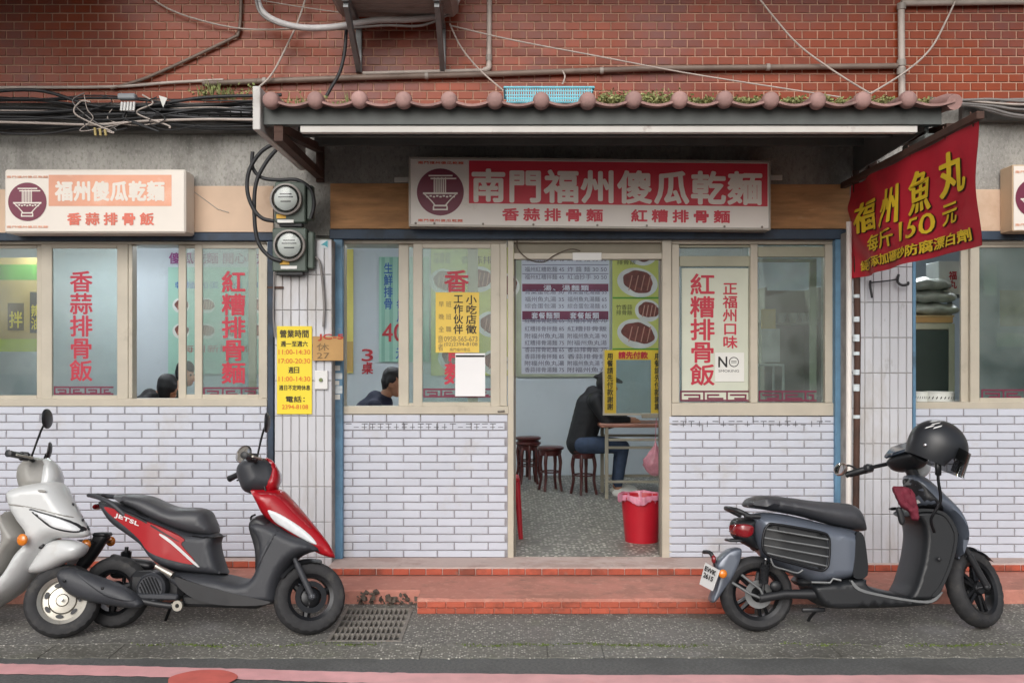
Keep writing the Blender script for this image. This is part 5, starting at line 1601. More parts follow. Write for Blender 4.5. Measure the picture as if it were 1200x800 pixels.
for i, (px, ww, lab) in enumerate(((1088, .25, 'lowest'), (1086, .24, 'middle'), (1082, .22, 'topmost'))):
    g_ = thing('plastic_pack', f'{lab} grey plastic pack in the stack on the refrigerator', 'pack', (at(px, .95), .95, zz))
    m = MB(); c = (at(px, .95), .95, zz + .05); rr = random.Random(i + 2)
    m.ball(c, (ww, .16, .052), 26, 12)
    m.v = [(x + .012 * math.sin(y * 40 + z * 60 + i), y, max(zz, z + .008 * math.sin(x * 45 + i * 2) + .006 * math.sin(y * 50))) for x, y, z in m.v]
    m.build('bag', m_gbag, g_, smooth=60); zz += .1
gb = thing('carton', 'white carton with red print standing above the grey packs', 'carton', tuple(P(1110, 345, 1.0)))
m = MB(); a = P(1100, 306, 1.0); b = P(1127, 345, 1.0); m.bbox((a.x, 1.0, b.z), (b.x, 1.25, a.z), .004); m.build('box', m_pl, gb)
letter('福\n丸', (1112, 318, 1121, 338), .998, m_redink, gb, bold=.03)
sh = thing('kitchen_shelf', 'wall shelf holding the white carton behind the right window', 'shelf', tuple(P(1110, 347, 1.0)))
m = MB(); zs = P(0, 345, 1.0).z; m.box((at(1096, .98), .98, zs - .02), (at(1135, .98), 1.3, zs - .001)); m.box((at(1130, .98), 1.28, FZ), (at(1135, .98), 1.3, zs - .021)); m.build('shelf', m_steel, sh)
ct = thing('kitchen_counter', 'steel counter along the right window sill', 'counter', (at(1150, .35), .35, FZ))
m = MB(); zc = P(0, 472, .2).z; m.bbox((at(1060, .16), .16, zc - .04), (at(1290, .16), .72, zc), .004); m.build('top', m_galv, ct)
for xx in (at(1066, .2), at(1280, .2)):
    for yy in (.22, .66):
        m = MB(); m.box((xx - .015, yy - .015, FZ), (xx + .015, yy + .015, zc - .041)); m.build('leg', m_galv, ct)
for i, (px, r_, lab) in enumerate(((1077, .058, 'left'), (1100, .105, 'right'))):
    tn_ = thing('food_tin', f'{lab} white tin on the counter in the right window', 'tin', (at(px, .3), .3, zc))
    m = MB(); m.lathe([(0, 0), (r_, 0), (r_, .07), (r_ * 1.03, .072), (r_ * 1.03, .08), (0, .08)], 24); m.build('can', m_pl, tn_, smooth=40, world=False)
    m = MB()
    for k in range(9):
        q = math.pi * (1.15 + .085 * k); q1 = q + .11
        m.add([(r_ * 1.01 * math.cos(q), r_ * 1.01 * math.sin(q), .025), (r_ * 1.01 * math.cos(q1), r_ * 1.01 * math.sin(q1), .038), (r_ * 1.01 * math.cos(q1), r_ * 1.01 * math.sin(q1), .05), (r_ * 1.01 * math.cos(q), r_ * 1.01 * math.sin(q), .036)], [(0, 1, 2, 3)])
    m.build('label_print', m_black, tn_, world=False, fix=False)
for lab, bx, Y, mt in (('tan paper behind the glass of the right window', (1172, 340, 1235, 382), .5, m_tan), ('pale small notes behind the glass of the right window', (1153, 310, 1168, 346), .45, m_paper), ('white crumpled sheet low behind the right window glass', (1168, 390, 1202, 406), .6, m_paper)):
    m = MB(); m.px(*bx, Y, Y + .004); tag(m.build('hanging_paper', mt), lab, 'paper')

# ------------------------------------------------------------------ people
def blob(caps, vox=.016, smooth_it=6):
    m = MB()
    for (p0, r0, p1, r1) in caps:
        p0, p1 = Vector(p0), Vector(p1); n = max(1, int((p1 - p0).length / (min(r0, r1) * .45)))
        for i in range(n + 1):
            t = i / n; m.ball(p0.lerp(p1, t), r0 + (r1 - r0) * t, 12, 8)
    me = m.mesh('blob', None)
    o = bpy.data.objects.new('blob', me); col.objects.link(o)
    md = o.modifiers.new('r', 'REMESH'); md.mode = 'VOXEL'; md.voxel_size = vox
    ms = o.modifiers.new('s', 'SMOOTH'); ms.iterations = smooth_it; ms.factor = .5
    dg = bpy.context.evaluated_depsgraph_get()
    out = bpy.data.meshes.new_from_object(o.evaluated_get(dg))
    bpy.data.objects.remove(o)
    out.polygons.foreach_set('use_smooth', [True] * len(out.polygons))
    return out
m_skin = M('skin', 'b98a70', .55, var=.08, scale=20); m_hair = M('black_hair', '17151a', .5, var=.3, scale=60, bump=.4, bscale=200)
def person(label, loc, rotz, jacket, trousers, lean=.12, hood=False, headturn=0.0, cap=False, headz=0.0):
    t = thing('person', label, 'person', loc, (0, 0, rotz))
    L = lean
    hip = Vector((0, 0, .56)); ch = Vector((.04 + L * .7, 0, .93)); nk = Vector((.09 + L, 0, 1.06)); hd = Vector((.15 + L * 1.25, 0, 1.19 + headz))
    sh = [Vector((.06 + L * .85, s * .185, 1.0)) for s in (-1, 1)]
    el = [Vector((.16 + L, s * .235, .78)) for s in (-1, 1)]
    wr = [Vector((.40 + L, s * .13, .80)) for s in (-1, 1)]
    hj = [Vector((.02, s * .09, .55)) for s in (-1, 1)]; kn = [Vector((.43, s * .11, .53)) for s in (-1, 1)]
    an = [Vector((.38, s * .11, .1)) for s in (-1, 1)]; toe = [Vector((.52, s * .12, .05)) for s in (-1, 1)]
    fw = Vector((math.cos(headturn), math.sin(headturn), -.15)); sd_ = Vector((-math.sin(headturn), math.cos(headturn), 0)); up = Vector((0, 0, 1))
    body = [(hip, .12, ch, .13), (ch, .12, nk, .07), (nk, .052, hd, .055), (hd - up * .01, .085, hd + up * .045, .088), (hd + fw * .03 - up * .05, .06, hd + fw * .035 - up * .08, .045),
            (hd + fw * .085 - up * .005, .014, hd + fw * .102 - up * .03, .016)]
    for s in (0, 1):
        e = hd + sd_ * (.088 if s else -.088) - up * .01; body.append((e, .018, e - up * .03, .014))
        body += [(sh[s], .055, el[s], .04), (el[s], .04, wr[s], .028), (hj[s], .08, kn[s], .055), (kn[s], .054, an[s], .036), (an[s] - up * .03, .036, toe[s], .03)]
        # palm, four fingers and thumb
        w = wr[s]; d = Vector((1, (-.25 if s else .25), -.15)).normalized(); side = d.cross(up).normalized()
        pm = w + d * .075; body.append((w, .026, pm, .03))
        for k in range(4):
            f0 = pm + side * (-.027 + .018 * k); Lf = (.05, .06, .058, .045)[k]
            body += [(f0, .009, f0 + d * Lf * .55, .0085), (f0 + d * Lf * .55, .0085, f0 + d * Lf * .8 - up * .035, .0075)]
        th = w + d * .03 + side * (.03 if s else -.03); body.append((th, .011, th + d * .05 + side * (.022 if s else -.022) - up * .012, .009))
    bo = link_mesh('body', blob(body, .011, 3), t, False); bo.data.materials.append(m_skin)
    jk = [(hip + up * .0, .15, ch, .165), (ch, .16, nk - up * .03, .1), (sh[0], .085, sh[1], .085)]
    for s in (0, 1): jk += [(sh[s], .08, el[s], .066), (el[s], .064, wr[s] - Vector((.03, 0, 0)), .048)]
    if hood: jk += [(nk - Vector((.06, 0, -.01)), .085, nk - Vector((.1, 0, .05)), .07), (nk + Vector((-.02, .07, 0)), .06, nk + Vector((-.02, -.07, 0)), .06)]
    j = link_mesh('jacket', blob(jk, .016, 5), t, False); j.data.materials.append(jacket)
    tr_ = []
    for s in (0, 1): tr_ += [(hj[s], .1, kn[s], .07), (kn[s], .068, an[s] + up * .05, .05)]
    tr_.append((hj[0], .1, hj[1], .1))
    q = link_mesh('trousers', blob(tr_, .016, 5), t, False); q.data.materials.append(trousers)
    hr = [(hd + up * .055 - fw * .015, .088, hd + up * .06 + fw * .012, .082), (hd - fw * .035 + up * .01, .08, hd - fw * .045 - up * .06, .06)]
    for s in (-1, 1): hr.append((hd + sd_ * s * .06 + up * .03, .045, hd + sd_ * s * .072 - up * .01 - fw * .015, .03))
    if cap: hr += [(hd + fw * .08 + up * .065, .03, hd + fw * .15 + up * .05, .02), (hd - fw * .1 + up * .07, .025, hd - fw * .13 + up * .06, .015)]
    h_ = link_mesh('hair', blob(hr, .012, 3), t, False); h_.data.materials.append(m_hair)
    for s in (-1, 1):
        m = MB(); m.ball(hd + fw * .078 + sd_ * s * .032 + up * .002, .011, 10, 8); m.build('eye', m_black, t, smooth=60, world=False)
        m = MB(); m.ball(toe[0 if s < 0 else 1] + Vector((-.055, 0, .005)), (.15, .056, .062), 16, 10); m.v = [(x, y, max(z, .004)) for x, y, z in m.v]; m.build('shoe', m_pl, t, smooth=60, world=False)
    m = MB(); m.tube([hd + fw * .088 - up * .06 + sd_ * .022, hd + fw * .094 - up * .06, hd + fw * .088 - up * .06 - sd_ * .022], .005, 6); m.build('mouth', M('lips', '9a5a50', .5), t, smooth=60, world=False)
    return t
mj_b = M('black_jacket', '121318', .7, var=.2, scale=12, bump=.4, bscale=18); mj_n = M('navy_hoodie', '20263f', .8, var=.15, scale=12, bump=.3, bscale=25)
mj_g = M('dark_green_jacket', '2b322c', .75, var=.2, scale=12, bump=.3, bscale=20); mj_k = M('black_hoodie', '17171a', .8, var=.2, scale=12, bump=.3, bscale=20)
mt_j = M('blue_jeans', '33425a', .8, var=.15, scale=25); mt_d = M('dark_trousers', '24252a', .8, var=.15)
person('seated person in black puffy jacket and cap, seen through the doorway', (at(680, 3.22), 3.22, FZ - .03), 0, mj_b, mt_j, .1, True, 0, True, -.03)
person('person in navy hoodie bending over a table in the middle left window', (-1.40, 1.75, FZ - .03), 0, mj_n, mt_d, .16, True, -.2, False, .03)
person('person in black hoodie hunched low in the left window', (-3.64, 2.3, FZ - .03), 0, mj_k, mt_d, .2, True, 1.2, False, -.04)
person('person in dark green jacket sitting behind the black hooded one', (-3.72, 3.25, FZ - .03), 0, mj_g, mt_d, .15, False, -.25, False, .08)
# ------------------------------------------------------------------ scooters
m_rub_t = M('tyre_rubber', '2b2b2d', 0.75, var=0.2, scale=25, dirt=[('4a4844', .5, 12, .55)])
m_dpl = M('dark_grey_plastic', '36383d', 0.5, var=0.08, scale=9, bump=.15, bscale=300, dirt=[('5b5a58', .35, 9, .6)])
m_bpl = M('black_plastic', '222326', 0.45, var=0.12, scale=12)
m_blk = M('black_metal', '1d1e21', 0.3, metal=.4, var=0.15, scale=12)
m_seat = M('seat_vinyl', '414246', 0.42, var=0.06, scale=8, bump=.12, bscale=350)
m_red = M('red_gloss_paint', 'a00c1a', 0.3, var=0.04, scale=5, coat=.45, spec=.35)
m_reds = M('red_satin', '8f1a24', 0.4, var=0.08, scale=9)
m_wht = M('pearl_white_paint', 'c6c8c8', 0.28, var=0.03, scale=6, coat=.6, dirt=[('b5ada2', .3, 6, .62)])
m_whd = M('silver_grey_plastic', '8f8d88', 0.4, var=0.05, scale=6)
m_lampw = M('headlamp_lens', 'dfe2e4', 0.08, var=0.1, scale=18, coat=1.0)
m_chr = M('chrome', 'c8c9cc', 0.15, metal=1.0, var=0.05)
m_sil = M('silver_alloy', 'a9a59c', 0.35, metal=.7, var=0.1, scale=14, dirt=[('6a645a', .5, 20, .6)])
m_orl = M('orange_lens', 'd97a1a', 0.15, var=0.08, coat=1.0)
m_rl = M('red_lens', '7d0f18', 0.1, var=0.15, scale=20, coat=1.0)
m_gry = M('slate_grey_paint', '5f6672', 0.35, metal=.25, var=0.04, scale=6, coat=.5)
m_gdk = M('charcoal_satin', '1f2124', 0.42, var=0.06, scale=8, bump=.1, bscale=300)
m_mirr = M('mirror_glass', 'c9c6c4', 0.05, metal=1.0, var=0.05)
m_cream = M('licence_plate_white', 'd8d8d6', .4, var=.04)

class Scooter:
    def __init__(s, label, name, loc, lean, yaw, zoom, group='scooters parked in front of the shop'):
        s.rot = (-rad(lean), 0, rad(yaw))
        s.root = thing('motor_scooter', label, 'scooter', loc, s.rot, group)
        s.M = WM[s.root]; s.Mi = s.M.inverted(); s.z = zoom; s.MS = Matrix.Identity(4)
    def c(s, X, Y, yl=0.0, st=False):
        px, py = s.z[0] + X / s.z[2], s.z[1] + Y / s.z[2]
        Mi = (s.M @ s.MS).inverted() if st else s.Mi
        C = Mi @ Vector((0, -DC, HC)); D = (Mi @ P(px, py, 0)) - C
        t = (yl - C.y) / D.y
        q = C + D * t
        return (q.x, q.z)
    def v(s, X, Y, yl=0.0, st=False):
        a = s.c(X, Y, yl, st); return Vector((a[0], yl, a[1]))
    def o(s, pts, yl=0.0, st=False):
        return [s.c(X, Y, yl, st) for X, Y in pts]
    def add(s, name, mb, mat, parent=None, smooth=50, T=None):
        if T is not None: mb.v = [tuple(T @ Vector(q)) for q in mb.v]
        if hasattr(mb, 'half'):                     # the same panel on the left and the right flank
            nv_, nf_ = mb.half; a, b = MB(), MB()
            a.v, a.f = mb.v[:nv_], mb.f[:nf_]; b.v, b.f = mb.v[nv_:], [tuple(i - nv_ for i in f) for f in mb.f[nf_:]]
            b.build(name, mat, parent or s.root, smooth=smooth, world=False)
            mb = a
        return mb.build(name, mat, parent or s.root, smooth=smooth, world=False)
    def puff(s, name, pts, W, mat, r=.04, yl=0.0, y0=0.0, parent=None, T=None, sub=4, grid=.028, st=False):
        p = Puff(s.o(pts, yl, st), W, r, y0, True, sub, grid)
        ob = s.add(name, p.mb(), mat, parent, 60, T); ob_p = p
        return ob, p
    def plate(s, name, pts, W, mat, yl, r=.01, parent=None, sub=3, grid=.03):
        pl_ = np.array([(v.x, v.y) for v in crom([(a, b, 0) for a, b in s.o(pts, yl)], sub, True)])
        v, fs = tri_outline(pl_, grid, [])
        f = W if callable(W) else (lambda x, z: W)
        m = MB(); n = len(pl_)
        for sg_ in (-1, 1):
            m.add([(x, sg_ * f(x, z), z) for x, z in v], [q if sg_ < 0 else q[::-1] for q in fs])
            a_ = [(x, sg_ * f(x, z), z) for x, z in pl_]; b_ = [(x, sg_ * (f(x, z) - .03), z) for x, z in pl_]
            m.add(a_ + b_, [(i, (i + 1) % n, n + (i + 1) % n, n + i) for i in range(n)])
        m.half = (len(m.v) // 2, len(m.f) // 2)
        return s.add(name, m, mat, parent, 35)
    def steer(s, wb, R, rake, deg, off=.035):
        A = Vector((wb - off, 0, R)); ax = Vector((-math.sin(rad(rake)), 0, math.cos(rad(rake))))
        s.ax = ax; s.A = A
        s.MS = Matrix.Translation(A) @ Matrix.Rotation(rad(deg), 4, ax) @ Matrix.Translation(-A)
    def ground(s, verts, T):
        return min((s.M @ T @ Vector(v)).z - (apz((s.M @ T @ Vector(v)).y)) for v in verts)

def tyre_mb(R, rr, w, seg=72):
    m = MB(); prof = [(rr, -w*.36), (rr + .012, -w*.46), (rr + (R-rr)*.55, -w*.5), (R - .016, -w*.44), (R - .005, -w*.28), (R, -w*.08), (R, w*.08), (R - .005, w*.28), (R - .016, w*.44), (rr + (R-rr)*.55, w*.5), (rr + .012, w*.46), (rr, w*.36)]
    n = len(prof)
    for k in range(seg):
        q = 2 * math.pi * k / seg
        for i, (r_, h) in enumerate(prof):
            g = 0
            if i in (3, 4, 7, 8): g = -.005 if (k + (i > 5)) % 3 == 0 else 0
            m.v.append(((r_ + g) * math.cos(q), (r_ + g) * math.sin(q), h))
    for k in range(seg):
        l = (k + 1) % seg
        for i in range(n - 1): m.f.append((k*n+i, l*n+i, l*n+i+1, k*n+i+1))
    return m
def wheel(s, c, R, rr, w, T, mat, style, holes=None):
    T0 = T @ Matrix.Translation(Vector(c)) @ Matrix.Rotation(rad(90), 4, 'X')
    m = MB()
    m.lathe([(rr - .016, -w*.30), (rr + .004, -w*.40), (rr + .004, -w*.36), (rr - .01, -w*.2), (rr - .01, w*.2), (rr + .004, w*.36), (rr + .004, w*.40), (rr - .016, w*.30), (rr - .02, 0), (rr - .016, -w*.30)], 48)
    if style == 'spoke':
        for k in range(5):
            for d in (-.16, .16):
                a = 2 * math.pi * k / 5; p0 = Vector((.03 * math.cos(a + d*2), .03 * math.sin(a + d*2), 0)); p1 = Vector(((rr - .01) * math.cos(a + d), (rr - .01) * math.sin(a + d), 0))
                m.tube([p0 + Vector((0, 0, .012)), p1], [.014, .011], 6)
                m.tube([p0 - Vector((0, 0, .012)), p1], [.014, .011], 6)
        m.lathe([(0, -.04), (.036, -.04), (.042, -.03), (.042, .03), (.036, .04), (0, .04)], 24)
    elif style == 'disc':
        m.lathe([(0, .034), (.03, .034), (.036, .026), (.07, .022), (.078, .012), (rr - .012, .008), (rr - .012, -.008), (.078, -.012), (.07, -.022), (.036, -.026), (.03, -.034), (0, -.034)], 40)
    else:
        for k in range(3):
            a = 2 * math.pi * k / 3 + .4; ca, sa = math.cos(a), math.sin(a)
            m.tube([Vector((.03*ca, .03*sa, 0)), Vector(((rr-.01)*ca, (rr-.01)*sa, 0))], [.032, .02], 8)
        m.lathe([(0, -.03), (.05, -.03), (.062, -.02), (.062, .02), (.05, .03), (0, .03)], 28)
    m.v = [tuple(T0 @ Vector(q)) for q in m.v]
    ob = s.add('wheel', m, mat, None, 40)
    t = tyre_mb(R, rr, w); t.v = [tuple(T0 @ Vector(q)) for q in t.v]
    s.add('tyre', t, m_rub_t, ob, 35)
    if holes:
        for k in range(holes):
            a = 2 * math.pi * k / holes + .2; rad_ = rr * .70
            e = MB(); pts = []
            for i in range(18):
                q = 2 * math.pi * i / 18; u, v_ = .021 * math.cos(q), .011 * math.sin(q)
                pts.append((rad_ * math.cos(a) - u * math.sin(a) + v_ * math.cos(a), rad_ * math.sin(a) + u * math.cos(a) + v_ * math.sin(a), .0165))
            e.prism(pts, (0, 0, .004)); e.v = [tuple(T0 @ Vector(q)) for q in e.v]
            s.add('rim_hole', e, m_blk, ob, None)
    return ob, T0
def fork(s, wb, R, top, T, mat, sp=.075, r=.018, sides=(-1, 1)):
    A = Vector((wb, 0, R)); ax = s.ax
    for sy in sides:
        m = MB(); p0 = A + Vector((0, sy * sp, 0)); p1 = A + ax * top + Vector((-.03, sy * sp, 0))
        m.tube([p0, p0.lerp(p1, .55)], r, 12); m.tube([p0.lerp(p1, .5), p1], r * .75, 12)
        m.ball(p0, (.024, .02, .024), 12, 8)
        s.add('fork_leg', m, mat, None, 40, T)
    m = MB(); c = A + ax * (top - .02) + Vector((-.03, 0, 0)); m.bbox(c - Vector((.03, sp + .02, .018)), c + Vector((.03, sp + .02, .018)), .008); s.add('fork_bridge', m, mat, None, 40, T)
    m = MB(); m.tube([A + Vector((0, -sp - .018, 0)), A + Vector((0, sp + .018, 0))], .009, 10); s.add('axle', m, m_chr, None, 40, T)
def bars(s, h, T, grip, half=.33, rise=.02, sweep=.1):
    """handlebar: centre h, grips to both sides, levers"""
    for sy in (-1, 1):
        pts = crom([h, h + Vector((-.005, sy*.09, rise)), h + Vector((-.04, sy*.2, rise)), h + Vector((-sweep, sy*half, rise - .015))], 6)
        m = MB(); m.tube(pts, .012, 10); hb_ = s.add('handlebar', m, m_blk, None, 40, T)
        e = pts[-1]; d = (pts[-1] - pts[-4]).normalized()
        m = MB(); m.tube([e - d * .115, e - d * .1, e - d * .05, e - d * .01, e, e + d * .004], [.016, .019, .018, .019, .021, .012], 14); s.add('grip', m, grip, hb_, 40, T)
        m = MB(); g0 = e - d * .14; m.bbox(g0 - Vector((.03, .022, .024)), g0 + Vector((.03, .022, .024)), .01); s.add('switch_housing', m, m_bpl, hb_, 40, T)
        m = MB(); fw = Vector((1, 0, -.1)); m.tube(crom([g0 + fw * .035, g0 + fw * .06 + d * .03, g0 + fw * .058 + d * .09, g0 + fw * .05 + d * .15], 5), [.008] * 8 + [.006] * 8, 8); s.add('brake_lever', m, m_sil if sy < 0 else m_blk, hb_, 50, T)
def mirror(s, base, tip, T, mat, size=(.085, .055), yaw=0.0, thick=.022):
    m = MB(); mid = base.lerp(tip, .5) + Vector((.0, 0, .03)); m.tube(crom([base, mid, tip], 6), .006, 8)
    st_ = s.add('mirror', m, m_blk, None, 50, T)
    TT = T @ Matrix.Translation(tip) @ Matrix.Rotation(yaw, 4, 'Z')
    m = MB(); m.ball((0, 0, 0), (thick, size[0], size[1]), 20, 12); m.v = [(max(x, -.006), y, z) for x, y, z in m.v]; s.add('mirror_shell', m, mat, st_, 40, TT)
    m = MB(); m.ball((0, 0, 0), (.004, size[0] * .92, size[1] * .9), 20, 8); m.v = [(x - .007, y, z) for x, y, z in m.v]; s.add('mirror_glass', m, m_mirr, st_, 40, TT)
def lens(s, name, p, r, mat, T=None, parent=None, axis='Y', d=.5):
    m = MB(); m.ball(p, (r, r * d, r) if axis == 'Y' else (r * d, r, r), 16, 10); return s.add(name, m, mat, parent, 60, T)

def settle(s, Rr, wr, wb, Rf, wf):
    """lower the whole machine and the steered fork until both tyres touch the paving"""
    def low(R, w, c, T):
        t = tyre_mb(R, R * .6, w, 48); T0 = T @ Matrix.Translation(Vector(c)) @ Matrix.Rotation(rad(90), 4, 'X')
        return s.ground(t.v, T0)
    dz = low(Rr, wr, (0, 0, Rr), Matrix.Identity(4))
    s.root.location.z -= dz; WM[s.root] = Matrix.Translation((0, 0, -dz)) @ WM[s.root]; s.M = WM[s.root]; s.Mi = s.M.inverted()
    df_ = low(Rf, wf, (wb, 0, Rf), s.MS)
    # pitch about the rear contact so that the front tyre touches too
    ang = math.asin(max(-.1, min(.1, df_ / wb)))
    s.rot = (s.rot[0], ang, s.rot[2]); s.root.rotation_euler = s.rot
    from mathutils import Euler
    WM[s.root] = Matrix.Translation(s.root.location) @ Euler(s.rot).to_matrix().to_4x4(); s.M = WM[s.root]; s.Mi = s.M.inverted()

# ================================================================= red scooter
q = Gd(131.5, 737, .022)
S = Scooter('glossy red and charcoal scooter with black seat parked left of the doorway', 'red', (q.x, q.y + .02, .022), 7, -6, (50, 470, 2.7595))
R0 = .205; WB = 1.165
S.steer(WB, R0, 24, 30)
settle(S, R0, .105, WB, R0, .1)
I4 = Matrix.Identity(4)
wheel(S, (0, 0, R0), R0, .128, .105, I4, m_blk, 'fat')
fwl, T0 = wheel(S, (WB, 0, R0), R0, .128, .10, S.MS, m_blk, 'fat')
m = MB(); m.lathe([(.06, .038), (.09, .038), (.09, .042), (.06, .042), (.06, .038)], 36); m.v = [tuple(T0 @ Vector(a)) for a in m.v]; S.add('brake_disc', m, m_blk, fwl, 30)
fork(S, WB, R0, .36, S.MS, m_dpl)
# front mudguard close to the tyre
m = MB(); n = 24
for i in range(n + 1):
    a = rad(75 + 75 * i / n)
    for k in range(9):
        u = -1 + 2 * k / 8
        rr_ = R0 + .018 - .03 * u * u
        m.v.append((WB + rr_ * math.cos(a), u * .062, R0 + rr_ * math.sin(a)))
for i in range(n):
    for k in range(8): m.f.append((i*9+k, (i+1)*9+k, (i+1)*9+k+1, i*9+k+1))
S.add('mudguard', m, m_bpl, None, 60, S.MS)
# floor + leg shield (dark)
shield = [(661, 404), (690, 382), (735, 392), (790, 424), (845, 447), (885, 482), (845, 494), (806, 515), (775, 556), (756, 606), (748, 654), (690, 664), (570, 664), (490, 645), (430, 606), (372, 548), (358, 527), (430, 548), (560, 564), (640, 580), (676, 556), (690, 490), (684, 446)]
ob_sh, p_sh = S.puff('floor_and_leg_shield', shield, lambda x, z: .165 - max(0, x - .75) * .12, m_dpl, .05, -.11, grid=.016)
S.plate('side_trim', [(432, 566), (470, 578), (560, 604), (700, 640), (735, 650), (690, 660), (570, 656), (495, 636), (445, 600)], lambda x, z: p_sh.W(x, z) + .005, m_bpl, -.15, .01, ob_sh)
S.add('shield_crease', p_sh.patch(S.o([(660, 572), (700, 500), (748, 418), (756, 420), (712, 505), (672, 580)], -.15), .004, .006), m_dpl, ob_sh)
# underseat body and tail
body = [(162, 322), (215, 330), (300, 356), (400, 398), (470, 424), (552, 430), (546, 462), (552, 500), (566, 545), (572, 566), (500, 562), (430, 552), (372, 532), (340, 508), (310, 470), (262, 436), (212, 402), (182, 368)]
ob_b, p_b = S.puff('rear_body', body, lambda x, z: .10 + .055 * min(1, max(0, (x + .1) / .35)) - .055 * min(1, max(0, (x - .36) / .2)), m_dpl, .042, -.11, grid=.012)
wb_ = p_b.W
redp = S.plate('side_panel', [(190, 342), (240, 353), (320, 381), (400, 414), (455, 446), (446, 464), (488, 526), (420, 514), (348, 486), (314, 446), (266, 406), (218, 372)], lambda x, z: wb_(x, z) + .007, m_red, -.145, .012, ob_b)
S.plate('accent_stripe', [(386, 428), (420, 452), (492, 529), (484, 530), (416, 460), (382, 433)], lambda x, z: wb_(x, z) + .009, m_wht, -.15, .003, ob_b)
S.plate('panel_groove', [(250, 352), (330, 384), (430, 446), (428, 449), (326, 389), (248, 356)], lambda x, z: wb_(x, z) + .0085, m_bpl, -.15, .002, ob_b)
def smap(sc, p, yl, off):
    def f(X, Z, dy):
        a = sc.c(X, Z, yl); return (a[0], -(float(p.h([a])[0]) + off + dy), a[1])
    return f
def slant(fn, x0, y0, k, sk):
    return lambda X, Z, dy: fn(X + (y0 - Z) * sk, Z + (X - x0) * k, dy)
letter('JETSL', (228, 361, 312, 376), 0, M('white_vinyl', 'd8d8d8', .4), ob_b, bold=.05, mapf=slant(lambda X, Z, dy: (S.c(X, Z, -.15)[0], -(wb_(*S.c(X, Z, -.15)) + .0085 + dy), S.c(X, Z, -.15)[1]), 228, 368, .36, .3), world=False)
# seat
seat = [(226, 304), (275, 299), (335, 305), (385, 326), (432, 342), (500, 344), (532, 356), (546, 382), (557, 410), (553, 433), (515, 434), (452, 422), (400, 402), (345, 376), (300, 350), (248, 328)]
ob_s, p_s = S.puff('seat', seat, lambda x, z: .135 - .03 * max(0, min(1, (x - .35) / .25)), m_seat, .06, -.04)
S.add('seat_base', Puff(S.o([(300, 352), (400, 406), (452, 427), (552, 436), (548, 446), (450, 436), (390, 412), (296, 360)], -.1), .115, .012, 0, True, 3).mb(), m_bpl, ob_s)
# grab rail
for sy in (-1, 1):
    m = MB(); m.tube(crom([S.v(166, 304, 0) + Vector((0, sy*.03, 0)), S.v(215, 312, 0) + Vector((0, sy*.10, 0)), S.v(262, 332, 0) + Vector((0, sy*.128, 0)), S.v(300, 366, 0) + Vector((0, sy*.128, 0))], 6), [.014] * 19, 10); S.add('grab_rail', m, m_dpl, None, 50)
m = MB(); a = S.v(164, 304, 0); m.bbox(a - Vector((.02, .05, .01)), a + Vector((.05, .05, .012)), .008); S.add('grab_rail_end', m, m_dpl)
m = MB(); a = S.v(170, 340, 0); m.ball(a + Vector((.015, 0, 0)), (.012, .06, .018), 18, 10); S.add('tail_light', m, m_rl, None, 60)
# number plate holder / rear mudguard
ob_f, p_f = S.puff('rear_mudguard', [(176, 428), (218, 432), (200, 462), (160, 520), (128, 552), (106, 545), (128, 500), (160, 452)], .045, m_bpl, .02, 0)
m = MB(); m.bbox(S.v(172, 436, 0) - Vector((.0, .05, .0)), S.v(215, 424, 0) + Vector((.0, .05, .0)), .008); S.add('plate_light', m, m_bpl)
pl = MB(); a, b = S.v(150, 448, 0), S.v(112, 530, 0); d = (b - a).normalized(); nrm = Vector((-d.z, 0, d.x)) * -.014
pl.add([a + nrm + Vector((0, sy, 0)) for sy in (-.1, .1)] + [b + nrm + Vector((0, sy, 0)) for sy in (.1, -.1)], [(0, 1, 2, 3)]); pl.v += [tuple(Vector(v) + nrm * .25) for v in pl.v[:4]]; pl.f += [(7, 6, 5, 4), (0, 4, 5, 1), (1, 5, 6, 2), (2, 6, 7, 3), (3, 7, 4, 0)]
S.add('number_plate', pl, m_cream, None, None)
for sy in (-1, 1):
    p = S.v(181, 457, 0) + Vector((0, sy * .13, 0)); m = MB(); m.tube([Vector((p.x, 0, p.z)), p], .009, 8); st_ = S.add('indicator_stalk', m, m_bpl)
    lens(S, 'indicator', p + Vector((0, sy * .012, 0)), .03, m_orl, None, st_, d=.6)
# engine, swing arm, muffler
m = MB(); a, b = S.v(300, 545, 0), S.v(470, 640, 0); m.bbox(Vector((a.x, -.09, b.z)), Vector((b.x, .14, a.z)), .03); S.add('engine_case', m, m_bpl, None, 30)
m = MB(); m.tube([S.v(225, 622, 0) + Vector((0, .12, 0)), S.v(420, 600, 0) + Vector((0, .12, 0))], [.05, .06], 12); S.add('transmission_case', m, m_bpl, None, 40)
c_ = S.v(358, 602, -.12); T1 = Matrix.Translation(c_) @ Matrix.Rotation(rad(90), 4, 'X')
m = MB(); m.lathe([(.088, -.04), (.086, .03), (.074, .045), (.07, .04), (0, .034)], 32, T1); fc = S.add('fan_cover', m, m_dpl, None, 35)
for k in range(-3, 4):
    m = MB(); h = math.sqrt(max(0, .064 ** 2 - (k * .017) ** 2)); T2 = T1 @ Matrix.Rotation(.5, 4, 'Z'); m.bbox((k * .017 - .0035, -h, .036), (k * .017 + .0035, h, .046), .002, T2); S.add('fan_slat', m, m_blk, fc, None)
ob_air, _ = S.puff('air_cleaner', [(196, 500), (250, 508), (330, 520), (335, 545), (280, 556), (240, 575), (200, 570)], .05, m_bpl, .03, 0, .09)
muf = [(46, 560), (62, 540), (95, 538), (130, 551), (190, 573), (258, 598), (296, 622), (322, 652), (310, 668), (270, 668), (200, 658), (130, 643), (84, 622), (56, 594)]
